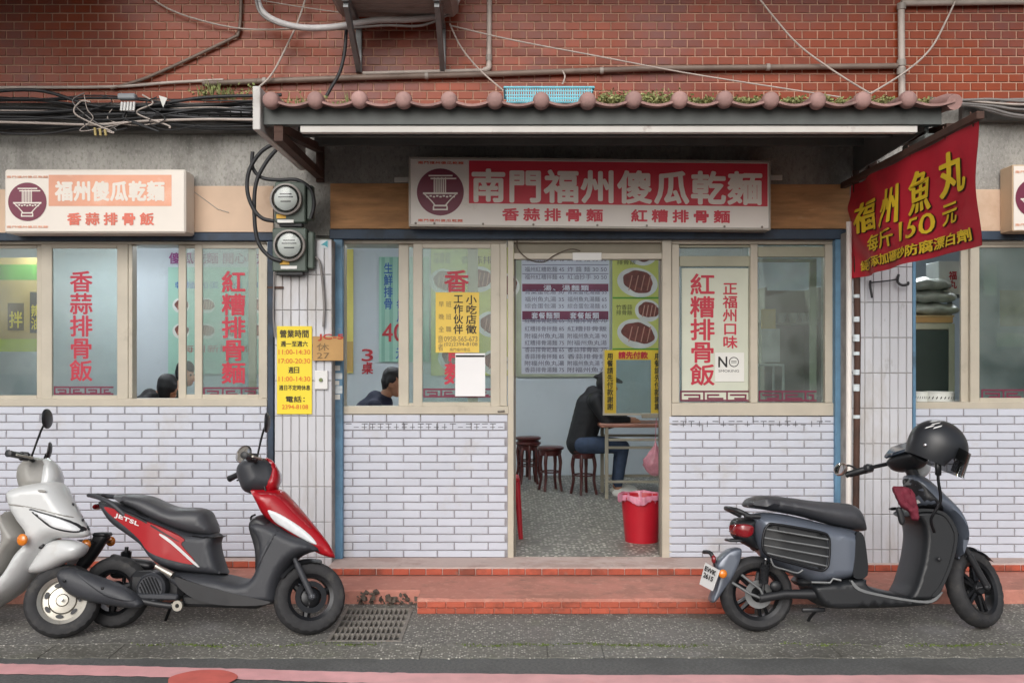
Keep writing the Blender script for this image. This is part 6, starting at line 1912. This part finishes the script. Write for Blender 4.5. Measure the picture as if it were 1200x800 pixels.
ob_m, p_m = S.puff('muffler', muf, .062, m_dpl, .06, -.2, -.185)
S.add('heat_shield', p_m.patch(S.o([(100, 548), (150, 562), (250, 600), (296, 640), (270, 646), (210, 632), (160, 600), (120, 570)], -.24), .008, .012, sides=(-1,)), m_dpl, ob_m)
for X, Y in ((71, 580), (193, 604)):
    p = S.v(X, Y, -.25); p.y = -.185 - float(p_m.h([(p.x, p.z)])[0]) - .009; lens(S, 'shield_bolt', p, .009, m_blk, None, ob_m)
m = MB(); m.tube(crom([S.v(300, 640, -.17), S.v(370, 655, -.15), S.v(440, 660, -.12), S.v(470, 640, -.05)], 6), .018, 10); S.add('exhaust_pipe', m, m_bpl, None, 50)
m = MB(); m.bbox(S.v(300, 628, -.15) - Vector((0, .02, .018)), S.v(440, 632, -.15) + Vector((0, .02, .018)), .01); S.add('stay', m, m_dpl, None, 40)
m = MB(); a = S.v(437, 660, -.14); m.lathe([(.012, -.01), (.03, -.01), (.03, .01), (.012, .01), (.012, -.01)], 20, Matrix.Translation(a) @ Matrix.Rotation(rad(90), 4, 'X')); m.bbox(a + Vector((-.09, -.008, -.012)), a + Vector((-.025, .008, .012)), .004); S.add('stand_pivot', m, m_sil, None, 40)
m = MB(); m.bbox(S.v(362, 528, -.165) - Vector((0, .03, .0)), S.v(420, 560, -.165) + Vector((0, .0, .0)), .01); 
m = MB(); m.tube([S.v(366, 532, -.19), S.v(420, 562, -.19)], [.014, .02], 10); S.add('passenger_footrest', m, m_sil, None, 40)
m = MB(); a, b = S.v(272, 470, .08), S.v(262, 590, .08); m.tube([a, b], .012, 8)
for k in range(14):
    t0 = .15 + .55 * k / 14; cc = a.lerp(b, t0); m.tube([cc + Vector((.028 * math.cos(q), .028 * math.sin(q), .004 * math.sin(q))) for q in [i * 2 * math.pi / 10 for i in range(10)]], .005, 5, close=True)
S.add('rear_shock', m, m_blk, None, 50)
m = MB(); m.tube(crom([S.v(420, 650, .1), S.v(400, 700, .16), S.v(385, 742, .22)], 5), .01, 8); S.add('side_stand', m, m_blk, None, 50)
m = MB(); m.bbox(S.v(470, 640, 0) - Vector((0, .1, .03)), S.v(720, 640, 0) + Vector((0, .1, .03)), .02); S.add('underbody', m, m_bpl, None, 40)
# red front cowl
cowl = [(668, 282), (700, 279), (756, 284), (790, 312), (838, 366), (880, 416), (915, 462), (936, 506), (905, 503), (870, 488), (820, 456), (770, 422), (738, 398), (706, 366), (690, 335)]
ob_c, p_c = S.puff('front_cowl', cowl, lambda x, z: .145 - .10 * max(0, min(1, (x - .83) / .42)), m_red, .07, -.06, grid=.022)
S.add('position_light', p_c.patch(S.o([(727, 352), (760, 362), (800, 388), (838, 418), (866, 448), (874, 466), (850, 458), (812, 436), (775, 412), (744, 390)], -.12), .006, .012), m_lampw, ob_c)
S.add('cowl_crease', p_c.patch(S.o([(700, 292), (760, 300), (820, 362), (856, 408), (850, 410), (810, 368), (752, 308), (702, 300)], -.11), .005, .008), m_reds, ob_c)
S.add('cowl_seam', p_c.patch(S.o([(742, 398), (790, 426), (850, 466), (880, 486), (876, 490), (840, 470), (780, 430), (740, 404)], -.12), .004, .004), m_bpl, ob_c)
inner, _ = S.puff('inner_shield', [(668, 402), (690, 370), (720, 372), (750, 405), (744, 470), (724, 530), (692, 560), (688, 480)], .12, m_bpl, .03, -.05)
m = MB(); m.tube(crom([S.v(688, 392, -.02), S.v(676, 388, -.02), S.v(674, 374, -.02), S.v(688, 366, -.02)], 5), .006, 7); S.add('bag_hook', m, m_blk, None, 50)
# headset (turns with the fork)
hz = S.c(708, 262, 0)
H = S.A + S.ax * .76
m = MB(); m.tube([S.A + S.ax * .34, S.A + S.ax * .74], .03, 12); S.add('steering_stem', m, m_blk, None, 50, S.MS)
hd_o = [(H.x - .12, H.z + .03), (H.x - .08, H.z + .085), (H.x - .0, H.z + .10), (H.x + .08, H.z + .07), (H.x + .125, H.z - .01), (H.x + .11, H.z - .09), (H.x + .05, H.z - .115), (H.x - .06, H.z - .1), (H.x - .1, H.z - .04)]
p_h = Puff(hd_o, .115, .07, 0, True, 4, .022); ob_h = S.add('headset', p_h.mb(), m_dpl, None, 60, S.MS)
fr_o = [(H.x + .03, H.z + .095), (H.x + .085, H.z + .078), (H.x + .135, H.z - .01), (H.x + .118, H.z - .1), (H.x + .05, H.z - .12), (H.x + .015, H.z - .06), (H.x + .04, H.z + .02)]
p_hf = Puff(fr_o, .125, .06, 0, True, 4, .022); S.add('headset_front', p_hf.mb(), m_red, ob_h, 60, S.MS)
m = MB(); m.ball((H.x + .09, 0, H.z - .02), (.055, .085, .065), 20, 12); S.add('headlight', m, m_lampw, ob_h, 60, S.MS)
bars(S, Vector((H.x - .02, 0, H.z + .03)), S.MS, m_bpl)
mirror(S, Vector((H.x - .03, .17, H.z + .05)), Vector((H.x - .05, .32, H.z + .19)), S.MS, m_bpl, yaw=rad(25))
mirror(S, Vector((H.x - .03, -.17, H.z + .05)), Vector((H.x + .0, -.25, H.z + .25)), S.MS, m_bpl, yaw=rad(-12))
# cables from headset to cowl
m = MB(); m.tube(crom([Vector((H.x, -.07, H.z)), Vector((H.x + .04, -.09, H.z - .1)), Vector((H.x + .05, -.06, H.z - .2))], 5), .005, 6); S.add('brake_cable', m, m_blk, None, 50, S.MS)

# ================================================================= white scooter at the left edge
q = Gd(-148, 735, .022)
S = Scooter('pearl white scooter cut by the left picture edge', 'white', (q.x, q.y + .05, .022), 7, -12, (0, 470, 2.757))
R0 = .205; WB = 1.2
S.steer(WB, R0, 25, 30)
settle(S, R0, .1, WB, R0, .1)
wheel(S, (0, 0, R0), R0, .128, .105, I4, m_sil, 'disc', 6)
wheel(S, (WB, 0, R0), R0, .128, .10, S.MS, m_sil, 'disc', 7)
fork(S, WB, R0, .34, S.MS, m_bpl, sides=(1,))
fnd = [(86, 552), (112, 500), (150, 455), (190, 446), (232, 452), (262, 470), (246, 505), (200, 522), (150, 548), (118, 557)]
ob_f, p_f = S.puff('mudguard', fnd, .075, m_wht, .045, -.04)
cw = [(33, 292), (60, 272), (105, 262), (165, 262), (200, 318), (232, 372), (262, 425), (252, 440), (200, 444), (158, 448), (132, 480), (100, 530), (62, 590), (20, 628), (-60, 680), (-110, 700), (-170, 690), (-160, 660), (-60, 600), (10, 560), (52, 490), (86, 440), (60, 390), (40, 345)]
ob_c, p_c = S.puff('front_cowl', cw, lambda x, z: .17 - .11 * max(0, min(1, (x - .85) / .5)), m_wht, .06, -.07, grid=.016)
S.add('headlamp', p_c.patch(S.o([(94, 350), (130, 362), (180, 380), (215, 400), (230, 420), (200, 420), (160, 408), (140, 392)], -.13), .008, .014, grid=.012), m_lampw, ob_c)
S.add('headlamp_rim', p_c.patch(S.o([(90, 346), (132, 358), (184, 376), (220, 398), (236, 422), (200, 425), (158, 412), (134, 394)], -.13), .003, .008), m_bpl, ob_c)
S.add('inner_leg_shield', Puff(S.o([(34, 350), (58, 392), (84, 440), (50, 488), (10, 556), (-60, 600), (-40, 560), (8, 500), (30, 440), (22, 390)], -.05), .15, .03, 0, True, 4).mb(), m_whd, ob_c)
p = S.v(72, 447, -.17); lens(S, 'indicator', p, .034, m_orl, None, ob_c, d=.5)
S.add('cowl_seam', p_c.patch(S.o([(40, 330), (90, 338), (140, 352), (200, 372), (198, 376), (138, 357), (88, 343), (40, 336)], -.13), .004, .004), m_whd, ob_c)
for X, Y in ((200, 334), (232, 385)):
    p = S.v(X, Y, -.1); p.y = -float(p_c.h([(p.x, p.z)])[0]) - .001; lens(S, 'cowl_screw', p, .009, m_blk, None, ob_c)
m = MB(); a = S.v(140, 290, -.1); a.y = -float(p_c.h([(a.x, a.z)])[0]); m.ball(a, (.03, .006, .008), 14, 8); S.add('cowl_badge', m, m_whd, ob_c, 60)
H = S.A + S.ax * .80 + Vector((.13, 0, -.02))
m = MB(); m.tube([S.A + S.ax * .3, H], .03, 12); S.add('steering_stem', m, m_blk, None, 50, S.MS)
hd_o = [(H.x - .12, H.z + .03), (H.x - .08, H.z + .085), (H.x - .0, H.z + .10), (H.x + .09, H.z + .06), (H.x + .125, H.z - .02), (H.x + .1, H.z - .1), (H.x + .03, H.z - .125), (H.x - .06, H.z - .12), (H.x - .11, H.z - .05)]
p_h = Puff(hd_o, .12, .07, 0, True, 4, .022); ob_h = S.add('headset', p_h.mb(), m_whd, None, 60, S.MS)
S.add('headset_front', Puff([(H.x + .01, H.z + .1), (H.x + .095, H.z + .066), (H.x + .138, H.z - .02), (H.x + .11, H.z - .11), (H.x + .03, H.z - .135), (H.x - .0, H.z - .06)], .13, .06, 0, True, 4, .022).mb(), m_wht, ob_h, 60, S.MS)
bars(S, Vector((H.x - .02, 0, H.z + .04)), S.MS, m_bpl)
mirror(S, Vector((H.x - .03, .17, H.z + .06)), Vector((H.x - .02, .25, H.z + .2)), S.MS, m_bpl, yaw=rad(10))
mirror(S, Vector((H.x - .03, -.17, H.z + .06)), Vector((H.x + .03, -.25, H.z + .28)), S.MS, m_bpl, yaw=rad(-8))
# rear half, outside the frame
def lo(pts): return pts
pb = Puff([(-.3, .72), (.0, .74), (.42, .66), (.5, .58), (.52, .36), (.3, .33), (.05, .45), (-.2, .55)], .15, .06, 0, True, 4, .04); S.add('rear_body', pb.mb(), m_wht, None, 60)
pb = Puff([(-.25, .75), (-.05, .80), (.2, .77), (.42, .76), (.5, .70), (.45, .66), (.1, .72), (-.2, .72)], .14, .05, 0, True, 4, .04); S.add('seat', pb.mb(), m_seat, None, 60)
m = MB(); m.bbox((.3, -.16, .27), (.85, .16, .34), .03); S.add('floorboard', m, m_whd, None, 40)
m = MB(); m.bbox((.0, -.09, .16), (.45, .15, .36), .03); S.add('engine_case', m, m_bpl, None, 40)
pb = Puff([(-.28, .3), (-.2, .36), (.0, .32), (.2, .24), (.15, .18), (-.1, .2), (-.25, .24)], .06, .05, -.17, True, 4, .04); S.add('muffler', pb.mb(), m_dpl, None, 60)
m = MB(); m.tube(crom([(.3, .1, .25), (.27, .16, .12), (.25, .22, .0)], 5), .01, 8); S.add('side_stand', m, m_blk, None, 50)

# ================================================================= slate grey scooter on the right
q = Gd(889, 741, .022)
S = Scooter('slate grey scooter with wire side rack and black helmet on its handlebar', 'grey', (q.x, q.y + .03, .022), 7, 3, (800, 470, 2.7575))
R0 = .212; WB = 1.315
S.steer(WB, R0 + .012, 25, 33)
settle(S, R0, .115, WB, R0 + .012, .105)
rw, T0 = wheel(S, (0, 0, R0), R0, .145, .115, I4, m_blk, 'spoke')
m = MB(); m.lathe([(.045, .05), (.08, .05), (.08, .054), (.045, .054), (.045, .05)], 36); m.v = [tuple(T0 @ Vector(a)) for a in m.v]; S.add('brake_disc', m, m_galv, rw, 30)
fwl, T0 = wheel(S, (WB, 0, R0 + .012), R0 + .012, .155, .105, S.MS, m_blk, 'spoke')
fork(S, WB, R0 + .012, .36, S.MS, m_bpl, .08, .02)
m = MB(); n = 18
for i in range(n + 1):
    a = rad(42 + 42 * i / n)
    for k in range(9):
        u = -1 + 2 * k / 8; rr_ = R0 + .035 - .035 * u * u; m.v.append((WB + rr_ * math.cos(a), u * .064, R0 + .012 + rr_ * math.sin(a)))
for i in range(n):
    for k in range(8): m.f.append((i*9+k, (i+1)*9+k, (i+1)*9+k+1, i*9+k+1))
S.add('mudguard', m, m_gry, None, 60, S.MS)
# main rear body
bd = [(232, 378), (262, 360), (330, 364), (400, 378), (480, 398), (576, 420), (586, 460), (594, 520), (594, 566), (560, 574), (500, 585), (430, 592), (385, 572), (330, 546), (285, 520), (250, 478), (236, 430)]
ob_b, p_b = S.puff('rear_body', bd, lambda x, z: .165 - .05 * max(0, min(1, (.1 - x) / .25)) - .02 * max(0, min(1, (x - .5) / .12)), m_gry, .06, -.10, grid=.016)
wg_ = p_b.W
S.plate('front_quarter', [(556, 424), (578, 430), (588, 470), (593, 560), (545, 566), (550, 500)], lambda x, z: wg_(x, z) + .003, m_gdk, -.13, .012, ob_b)
tl_ = [(163, 402), (180, 378), (236, 374), (262, 362), (244, 396), (238, 432), (252, 484), (214, 468), (178, 446), (164, 426)]
ob_t, p_t = S.puff('tail', tl_, .10, m_gdk, .045, -.06)
S.add('tail_light', p_t.patch(S.o([(166, 402), (200, 396), (228, 404), (232, 424), (206, 440), (172, 432)], -.09), .006, .012), m_rl, ob_t)
m = MB(); m.tube(crom([S.v(205, 372, 0) + Vector((0, -.11, 0)), S.v(165, 352, 0) + Vector((0, -.10, 0)), S.v(146, 346, 0) + Vector((0, -.04, 0)), S.v(146, 346, 0) + Vector((0, .04, 0)), S.v(165, 352, 0) + Vector((0, .10, 0)), S.v(205, 372, 0) + Vector((0, .11, 0))], 7), .014, 10); m.tube([S.v(200, 370, -.11), S.v(250, 372, -.11)], .014, 10); S.add('grab_rail', m, m_bpl, None, 50)
m = MB(); a = S.v(170, 448, 0); m.bbox(a - Vector((.05, .06, .008)), a + Vector((.08, .06, .008)), .006); S.add('plate_arm', m, m_bpl)
seat = [(204, 336), (222, 312), (270, 305), (340, 310), (430, 322), (515, 328), (560, 336), (586, 362), (598, 398), (597, 419), (560, 416), (480, 399), (390, 374), (330, 362), (262, 350), (214, 344)]
ob_s, p_s = S.puff('seat', seat, lambda x, z: .15 - .045 * max(0, min(1, (x - .35) / .3)), m_seat, .07, -.05)
# wire rack on the right flank
def flank(X, Y, off): 
    a = S.c(X, Y, -.18); return Vector((a[0], -(float(p_b.h([a])[0]) + off), a[1]))
loop = [(292, 396), (370, 408), (450, 424), (470, 436), (475, 462), (472, 520), (462, 540), (440, 545), (360, 524), (290, 504), (264, 486), (258, 460), (264, 420), (276, 400)]
yr = -.21
def rk_(X, Y, y=yr): a = S.c(X, Y, y); return Vector((a[0], y, a[1]))
m = MB(); m.tube(crom([rk_(*p) for p in loop], 4, True), .008, 8, close=True); rack = S.add('side_rack', m, m_blk, None, 60)
for (xa, ya, xb, yb) in ((268, 412, 470, 446), (262, 440, 473, 474), (260, 464, 472, 502), (272, 490, 466, 532)):
    m = MB(); m.tube([rk_(xa, ya), rk_(xb, yb)], .0055, 8); S.add('rack_bar', m, m_galv, rack, 60)
m = MB(); m.tube(crom([rk_(284, 506), rk_(296, 532), rk_(330, 543), rk_(370, 554), rk_(388, 544)], 5), .0055, 8); S.add('rack_bar', m, m_galv, rack, 60)
for X, Y in ((290, 402), (455, 430), (290, 500), (450, 540)):
    m = MB(); a = rk_(X, Y); m.tube([a, Vector((a.x, -.12, a.z))], .006, 7); S.add('rack_mount', m, m_blk, rack, 60)
m = MB(); a = rk_(320, 404, yr + .012); b = rk_(430, 440, yr + .012); m.add([rk_(310, 404, yr + .012), rk_(432, 428, yr + .012), rk_(434, 446, yr + .012), rk_(312, 420, yr + .012)], [(0, 1, 2, 3)]); m.v += [(x, y + .006, z) for x, y, z in m.v]; m.f += [(7, 6, 5, 4), (0, 4, 5, 1), (1, 5, 6, 2), (2, 6, 7, 3), (3, 7, 4, 0)]; S.add('rack_plate', m, m_bpl, rack, None)
# pannier panel behind the bars
S.plate('rack_panel', [(292, 400), (450, 428), (468, 440), (466, 520), (440, 538), (300, 502), (268, 480), (268, 420)], lambda x, z: wg_(x, z) + .004, m_gdk, -.17, .01, ob_b)
# floor and lower body
lowb = [(415, 600), (440, 586), (520, 576), (592, 566), (600, 592), (660, 612), (740, 628), (792, 634), (828, 616), (842, 612), (826, 644), (790, 662), (700, 670), (560, 674), (480, 672), (438, 648)]
ob_l, p_l = S.puff('floorboard', lowb, .166, m_gdk, .025, -.13, grid=.018)
S.plate('floor_edge_trim', [(548, 578), (575, 604), (640, 622), (740, 640), (800, 642), (836, 616), (838, 622), (806, 650), (740, 647), (640, 630), (570, 612), (545, 586)], .171, m_galv, -.17, .004, ob_l)
# leg shield: inner dark face and outer grey front
ls = [(752, 350), (800, 346), (852, 360), (882, 402), (890, 446), (872, 528), (846, 600), (822, 638), (780, 648), (722, 640), (742, 590), (762, 520), (772, 450), (768, 408), (756, 386), (738, 372)]
ob_ls, p_ls = S.puff('leg_shield', ls, .168, m_gdk, .03, -.13, grid=.011, sub=8)
S.plate('leg_shield_rim', [(752, 349), (800, 347), (850, 361), (880, 402), (888, 446), (870, 528), (838, 604), (814, 630), (806, 624), (830, 596), (862, 522), (878, 446), (870, 408), (844, 370), (800, 356), (756, 358)], .175, m_gdk, -.17, .006, ob_ls)
fcw = [(728, 244), (758, 236), (790, 248), (832, 286), (882, 340), (904, 386), (911, 436), (898, 480), (884, 512), (874, 480), (872, 430), (850, 376), (806, 350), (756, 340), (738, 296)]
ob_fc, p_fc = S.puff('front_cowl', fcw, lambda x, z: .17 - .05 * max(0, min(1, (z - .6) / .2)), m_gry, .06, -.03)
S.add('glove_box_panel', p_fc.patch(S.o([(738, 252), (766, 262), (812, 310), (846, 356), (800, 346), (756, 340), (742, 300)], -.1), .004, .014), m_bpl, ob_fc)
for pts, mt in (([(742, 272), (756, 244), (770, 270)], m_galv), ([(768, 318), (778, 300), (790, 312), (786, 330)], M('pale_blue_sticker', '9fb8c2', .5)), ([(790, 322), (812, 310), (818, 330), (800, 342)], MATS['pale_blue_sticker']), ([(752, 332), (772, 318), (780, 326), (760, 342)], m_paper)):
    S.add('sticker', p_fc.patch(S.o(pts, -.12), .0065, .003, smooth=False), mt, ob_fc, None)
p = S.v(830, 510, -.19); lens(S, 'hook_boss', p, .012, m_bpl, None, ob_ls)
# rear mudguard, plate, indicator
rf = [(108, 526), (142, 486), (170, 474), (194, 478), (188, 520), (164, 572), (136, 612), (108, 650), (92, 644), (106, 600), (114, 560)]
ob_rf, p_rf = S.puff('rear_mudguard', rf, .062, m_gry, .016, -.05)
pl = MB(); A_, B_, C_, D_ = S.v(73, 520, -.1), S.v(119, 545, -.1), S.v(96, 612, -.1), S.v(54, 590, -.1)
B_.y = C_.y = -.12; A_.y = D_.y = .02
A_ = S.v(73, 520, .02); D_ = S.v(54, 590, .02); B_ = S.v(119, 545, -.13); C_ = S.v(96, 612, -.13)
nrm = (B_ - A_).cross(D_ - A_).normalized() * .004
pl.prism([A_, B_, C_, D_], nrm); npl = S.add('number_plate', pl, m_cream, None, None)
def pmap(X, Z, dy):
    a = A_.lerp(B_, X); b = D_.lerp(C_, X); q = a.lerp(b, Z); nn = nrm.normalized()
    if nn.y > 0: nn = -nn
    return q + nn * (.006 + dy)
letter('EWK\n2615', (.14, .12, .9, .62), 0, m_black, npl, bold=.05, mapf=pmap, world=False)
p = S.v(130, 557, -.12); lens(S, 'indicator', p, .025, m_orl, None, ob_rf, d=.6)
p2_ = Vector((p.x, .12, p.z)); lens(S, 'indicator', p2_, .025, m_orl, None, ob_rf, d=.6)
m = MB(); m.tube(crom([S.v(68, 486, .06), S.v(90, 490, 0), S.v(104, 520, -.02), S.v(112, 545, -.02)], 5), .012, 8); S.add('plate_bracket', m, m_bpl, None, 50)
m = MB(); m.ball(S.v(100, 510, -.03), (.014, .02, .025), 12, 8); S.add('reflector', m, m_rl, None, 60)
# swing arm, shock, linkage
for sy in (-.105, .11):
    m = MB(); m.tube([S.v(248, 636, sy), S.v(330, 622, sy), S.v(428, 622, sy)], [.026, .024, .03], 10); S.add('swing_arm', m, m_bpl, None, 50)
m = MB(); m.tube([S.v(160, 585, -.1), S.v(215, 620, -.11), S.v(250, 634, -.11)], .008, 8); m.tube([S.v(190, 560, -.1), S.v(250, 606, -.11), S.v(262, 632, -.11)], .008, 8); S.add('mudguard_stay', m, m_galv, None, 50)
m = MB(); a, b = S.v(268, 515, -.1), S.v(258, 622, -.1); m.tube([a, b], .01, 8)
for k in range(12):
    cc = a.lerp(b, .1 + .6 * k / 12); m.tube([cc + Vector((.024 * math.cos(q), .024 * math.sin(q), .004 * math.sin(q))) for q in [i * 2 * math.pi / 10 for i in range(10)]], .0045, 5, close=True)
S.add('rear_shock', m, m_bpl, None, 50)
m = MB(); m.ball(a + Vector((0, -.005, .01)), .012, 10, 8); S.add('shock_bolt', m, m_chr, None, 60)
m = MB(); m.ball(S.v(300, 596, -.115), (.035, .02, .03), 14, 10); S.add('brake_caliper', m, m_bpl, None, 50)
m = MB(); m.tube([S.v(416, 584, -.18), S.v(476, 586, -.19), S.v(486, 572, -.19), S.v(512, 578, -.2)], .007, 8); S.add('passenger_footrest', m, m_galv, None, 50)
m = MB(); m.bbox(S.v(360, 560, 0) - Vector((0, .09, .06)), S.v(470, 600, 0) + Vector((0, .09, .06)), .03); S.add('motor_housing', m, m_bpl, None, 40)
m = MB(); m.tube(crom([S.v(440, 668, .1), S.v(410, 700, .17), S.v(395, 746, .23)], 5), .01, 8); S.add('side_stand', m, m_bpl, None, 50)
m = MB(); m.bbox(S.v(385, 676, -.08) - Vector((0, .01, .008)), S.v(460, 672, -.08) + Vector((0, .01, .01)), .004); S.add('centre_stand', m, m_bpl, None, 50)
# headset and bars
H = S.A + S.ax * .80
m = MB(); m.tube([S.A + S.ax * .32, S.A + S.ax * .8], .034, 12); S.add('steering_stem', m, m_bpl, None, 50, S.MS)
hd_o = [(H.x - .09, H.z + .02), (H.x - .07, H.z + .06), (H.x + .0, H.z + .078), (H.x + .07, H.z + .06), (H.x + .09, H.z + .01), (H.x + .05, H.z - .035), (H.x - .04, H.z - .03)]
ob_h = S.add('headset', Puff(hd_o, .10, .03, 0, True, 4, .024).mb(), m_gdk, None, 60, S.MS)
m = MB(); m.ball((H.x + .105, 0, H.z + .0), (.05, .075, .075), 22, 14); S.add('headlight', m, m_lampw, ob_h, 60, S.MS)
m = MB(); T2 = Matrix.Translation((H.x - .05, 0, H.z + .088)) @ Matrix.Rotation(rad(-35), 4, 'Y'); m.bbox((-.06, -.085, -.012), (.06, .085, .012), .01, T2); S.add('dashboard', m, M('dash_glass', '2a3644', .12, coat=1.0), ob_h, 40, S.MS)
bars(S, Vector((H.x - .02, 0, H.z + .03)), S.MS, m_bpl, .35, .0, .11)
mirror(S, Vector((H.x - .06, .3, H.z + .03)), Vector((H.x - .16, .36, H.z + .05)), S.MS, M('dusty_mirror_shell', '6a5a54', .5), (.06, .04), rad(-10))
# helmet hanging on the right grip, and the maroon pouch on the hook
hc = S.M @ S.MS @ Vector((H.x - .13, -.33, H.z + .02))
hp = P(1099, 523, hc.y)
hl = thing('helmet', 'matt black open face helmet with smoked visor hung on the grey scooter handlebar', 'helmet', tuple(hp))
m_hel = M('matt_black_shell', '24262a', .38, var=.06, scale=10)
TH = Matrix.Rotation(rad(24), 4, 'Y')
def hb2(p): return TH @ Vector(p)
m = MB(); n, k_ = 36, 20
prof = []
for j in range(k_ + 1):
    ph = math.pi * (.0 + .64 * j / k_)
    prof.append((math.sin(ph), math.cos(ph)))
for lay, sc_ in ((0, 1.0), (1, .93)):
    for (r_, h_) in prof:
        for i in range(n):
            q = 2 * math.pi * i / n
            x, y, z = .165 * r_ * math.cos(q), .138 * r_ * math.sin(q), .148 * h_
            if h_ < 0: 
                dz = 0
                if math.cos(q) > .2: z = max(z, -.02 - .02 * (1 - math.cos(q)))      # face opening
                if math.cos(q) <= .2: z -= .035 * (-h_ / .43)
            m.v.append((x * sc_, y * sc_, z * sc_))
Lp = len(prof)
for lay in (0, 1):
    o_ = lay * Lp * n
    for j in range(Lp - 1):
        for i in range(n): m.f.append((o_ + j*n+i, o_ + j*n+(i+1) % n, o_ + (j+1)*n+(i+1) % n, o_ + (j+1)*n+i))
for i in range(n): m.f.append(((Lp-1)*n+i, (Lp-1)*n+(i+1) % n, Lp*n + (Lp-1)*n+(i+1) % n, Lp*n + (Lp-1)*n+i))
m.v = [tuple(hb2(v)) for v in m.v]; m.build('shell', m_hel, hl, smooth=50, world=False)
m = MB(); nv_ = 20
for j in range(9):
    for i in range(nv_ + 1):
        q = rad(-75 + 150 * i / nv_); zz = .03 - .135 * j / 8; rr_ = .178 + .014 * j / 8
        m.v.append(tuple(hb2((rr_ * math.cos(q), rr_ * .84 * math.sin(q), zz))))
for j in range(8):
    for i in range(nv_): m.f.append((j*(nv_+1)+i, j*(nv_+1)+i+1, (j+1)*(nv_+1)+i+1, (j+1)*(nv_+1)+i))
m_vis = glass_mat('smoked_visor', '6a6a6c', .05)
m.build('visor', m_vis, hl, smooth=60, world=False)
for i, (a0, z0) in enumerate(((-158, .10), (-146, .085), (-134, .07), (-150, .055))):
    m = MB()
    for k in range(6):
        q = rad(a0 + 0 + k * 2.4)
        for w in (0, .012):
            zz = z0 + k * .006 + w; r_ = math.sqrt(max(.05, 1 - (zz / .148) ** 2)) * 1.012
            m.v.append(tuple(hb2((.165 * r_ * math.cos(q), .138 * r_ * math.sin(q), zz))))
    for k in range(5): m.f.append((2*k, 2*k+2, 2*k+3, 2*k+1))
    m.build('shell_print', m_cream, hl, world=False, fix=False)
for x, z in ((-.11, -.03), (.07, -.04)):
    m = MB(); r_ = math.sqrt(1 - (x / .165) ** 2 - (z / .148) ** 2); m.ball(hb2((x, -.138 * r_ - .002, z)), .013, 12, 8); m.build('rivet', m_chr, hl, smooth=60, world=False)
m = MB(); e0 = hb2((.0, -.1, -.1)); m.tube(crom([e0, e0 + Vector((.0, 0, -.08)), e0 + Vector((.012, 0, -.2)), e0 + Vector((-.03, .02, -.3)), e0 + Vector((.0, .05, -.38))], 6), .009, 8); m.bbox(e0 + Vector((-.016, -.012, -.06)), e0 + Vector((.016, .012, .02)), .006); m.build('strap', m_blk, hl, smooth=50, world=False)
hk_p = S.M @ S.v(716, 325, -.17)
pc = thing('cloth_pouch', 'maroon cloth pouch hanging below the grey scooter handlebar', 'pouch', tuple(hk_p))
pch = Puff(S.o([(674, 284), (680, 274), (716, 276), (738, 290), (748, 322), (756, 352), (758, 382), (738, 384), (730, 360), (704, 342), (686, 312)], -.2), .026, .012, -.215, True, 3, .015)
m = pch.mb(); m.v = [tuple(S.M @ Vector(v)) for v in m.v]; m.v = [(x, y + .007 * math.sin(x * 170 + z * 60) + .004 * math.sin(z * 150 - x * 60), z) for x, y, z in m.v]; m.build('cloth', M('maroon_cloth', '6a1f30', .8, var=.2, scale=25), pc, smooth=60)
pc2 = Puff(S.o([(690, 345), (706, 344), (718, 380), (712, 398), (702, 396), (694, 370)], -.2), .016, .014, -.2, True, 4, .02)
m = pc2.mb(); m.v = [tuple(S.M @ Vector(v)) for v in m.v]; m.build('strap_clip', m_bpl, pc, smooth=60)
# ------------------------------------------------------------------ unseen fluorescent ceiling lights, added to brighten the room
m_tubeL = M('added_lamp_tube', 'f4faff', .4, var=0.0, emit=LAMP)
m_fix = M('added_lamp_tray', 'd8d8d6', .4)
for k, (x, y, lab) in enumerate(((-4.7, 3.6, 'added unseen fluorescent ceiling light at the far left of the dining room'), (-3.5, 2.0, 'added unseen fluorescent ceiling light in the left part of the dining room'), (-1.2, 2.4, 'added unseen fluorescent ceiling light in the middle of the dining room'), (1.0, 2.4, 'added unseen fluorescent ceiling light above the doorway table'), (3.9, 1.6, 'added unseen fluorescent ceiling light in the kitchen'))):
    t = thing('added_ceiling_lamp', lab, 'lamp', (x, y, 2.9))
    m = MB(); m.bbox((x - .62, y - .1, 2.86), (x + .62, y + .1, 2.898), .006); m.build('tray', m_fix, t)
    for dy in (-.05, .05):
        m = MB(); m.tube([(x - .58, y + dy, 2.838), (x + .58, y + dy, 2.838)], .014, 10); m.build('tube', m_tubeL, t, smooth=60)
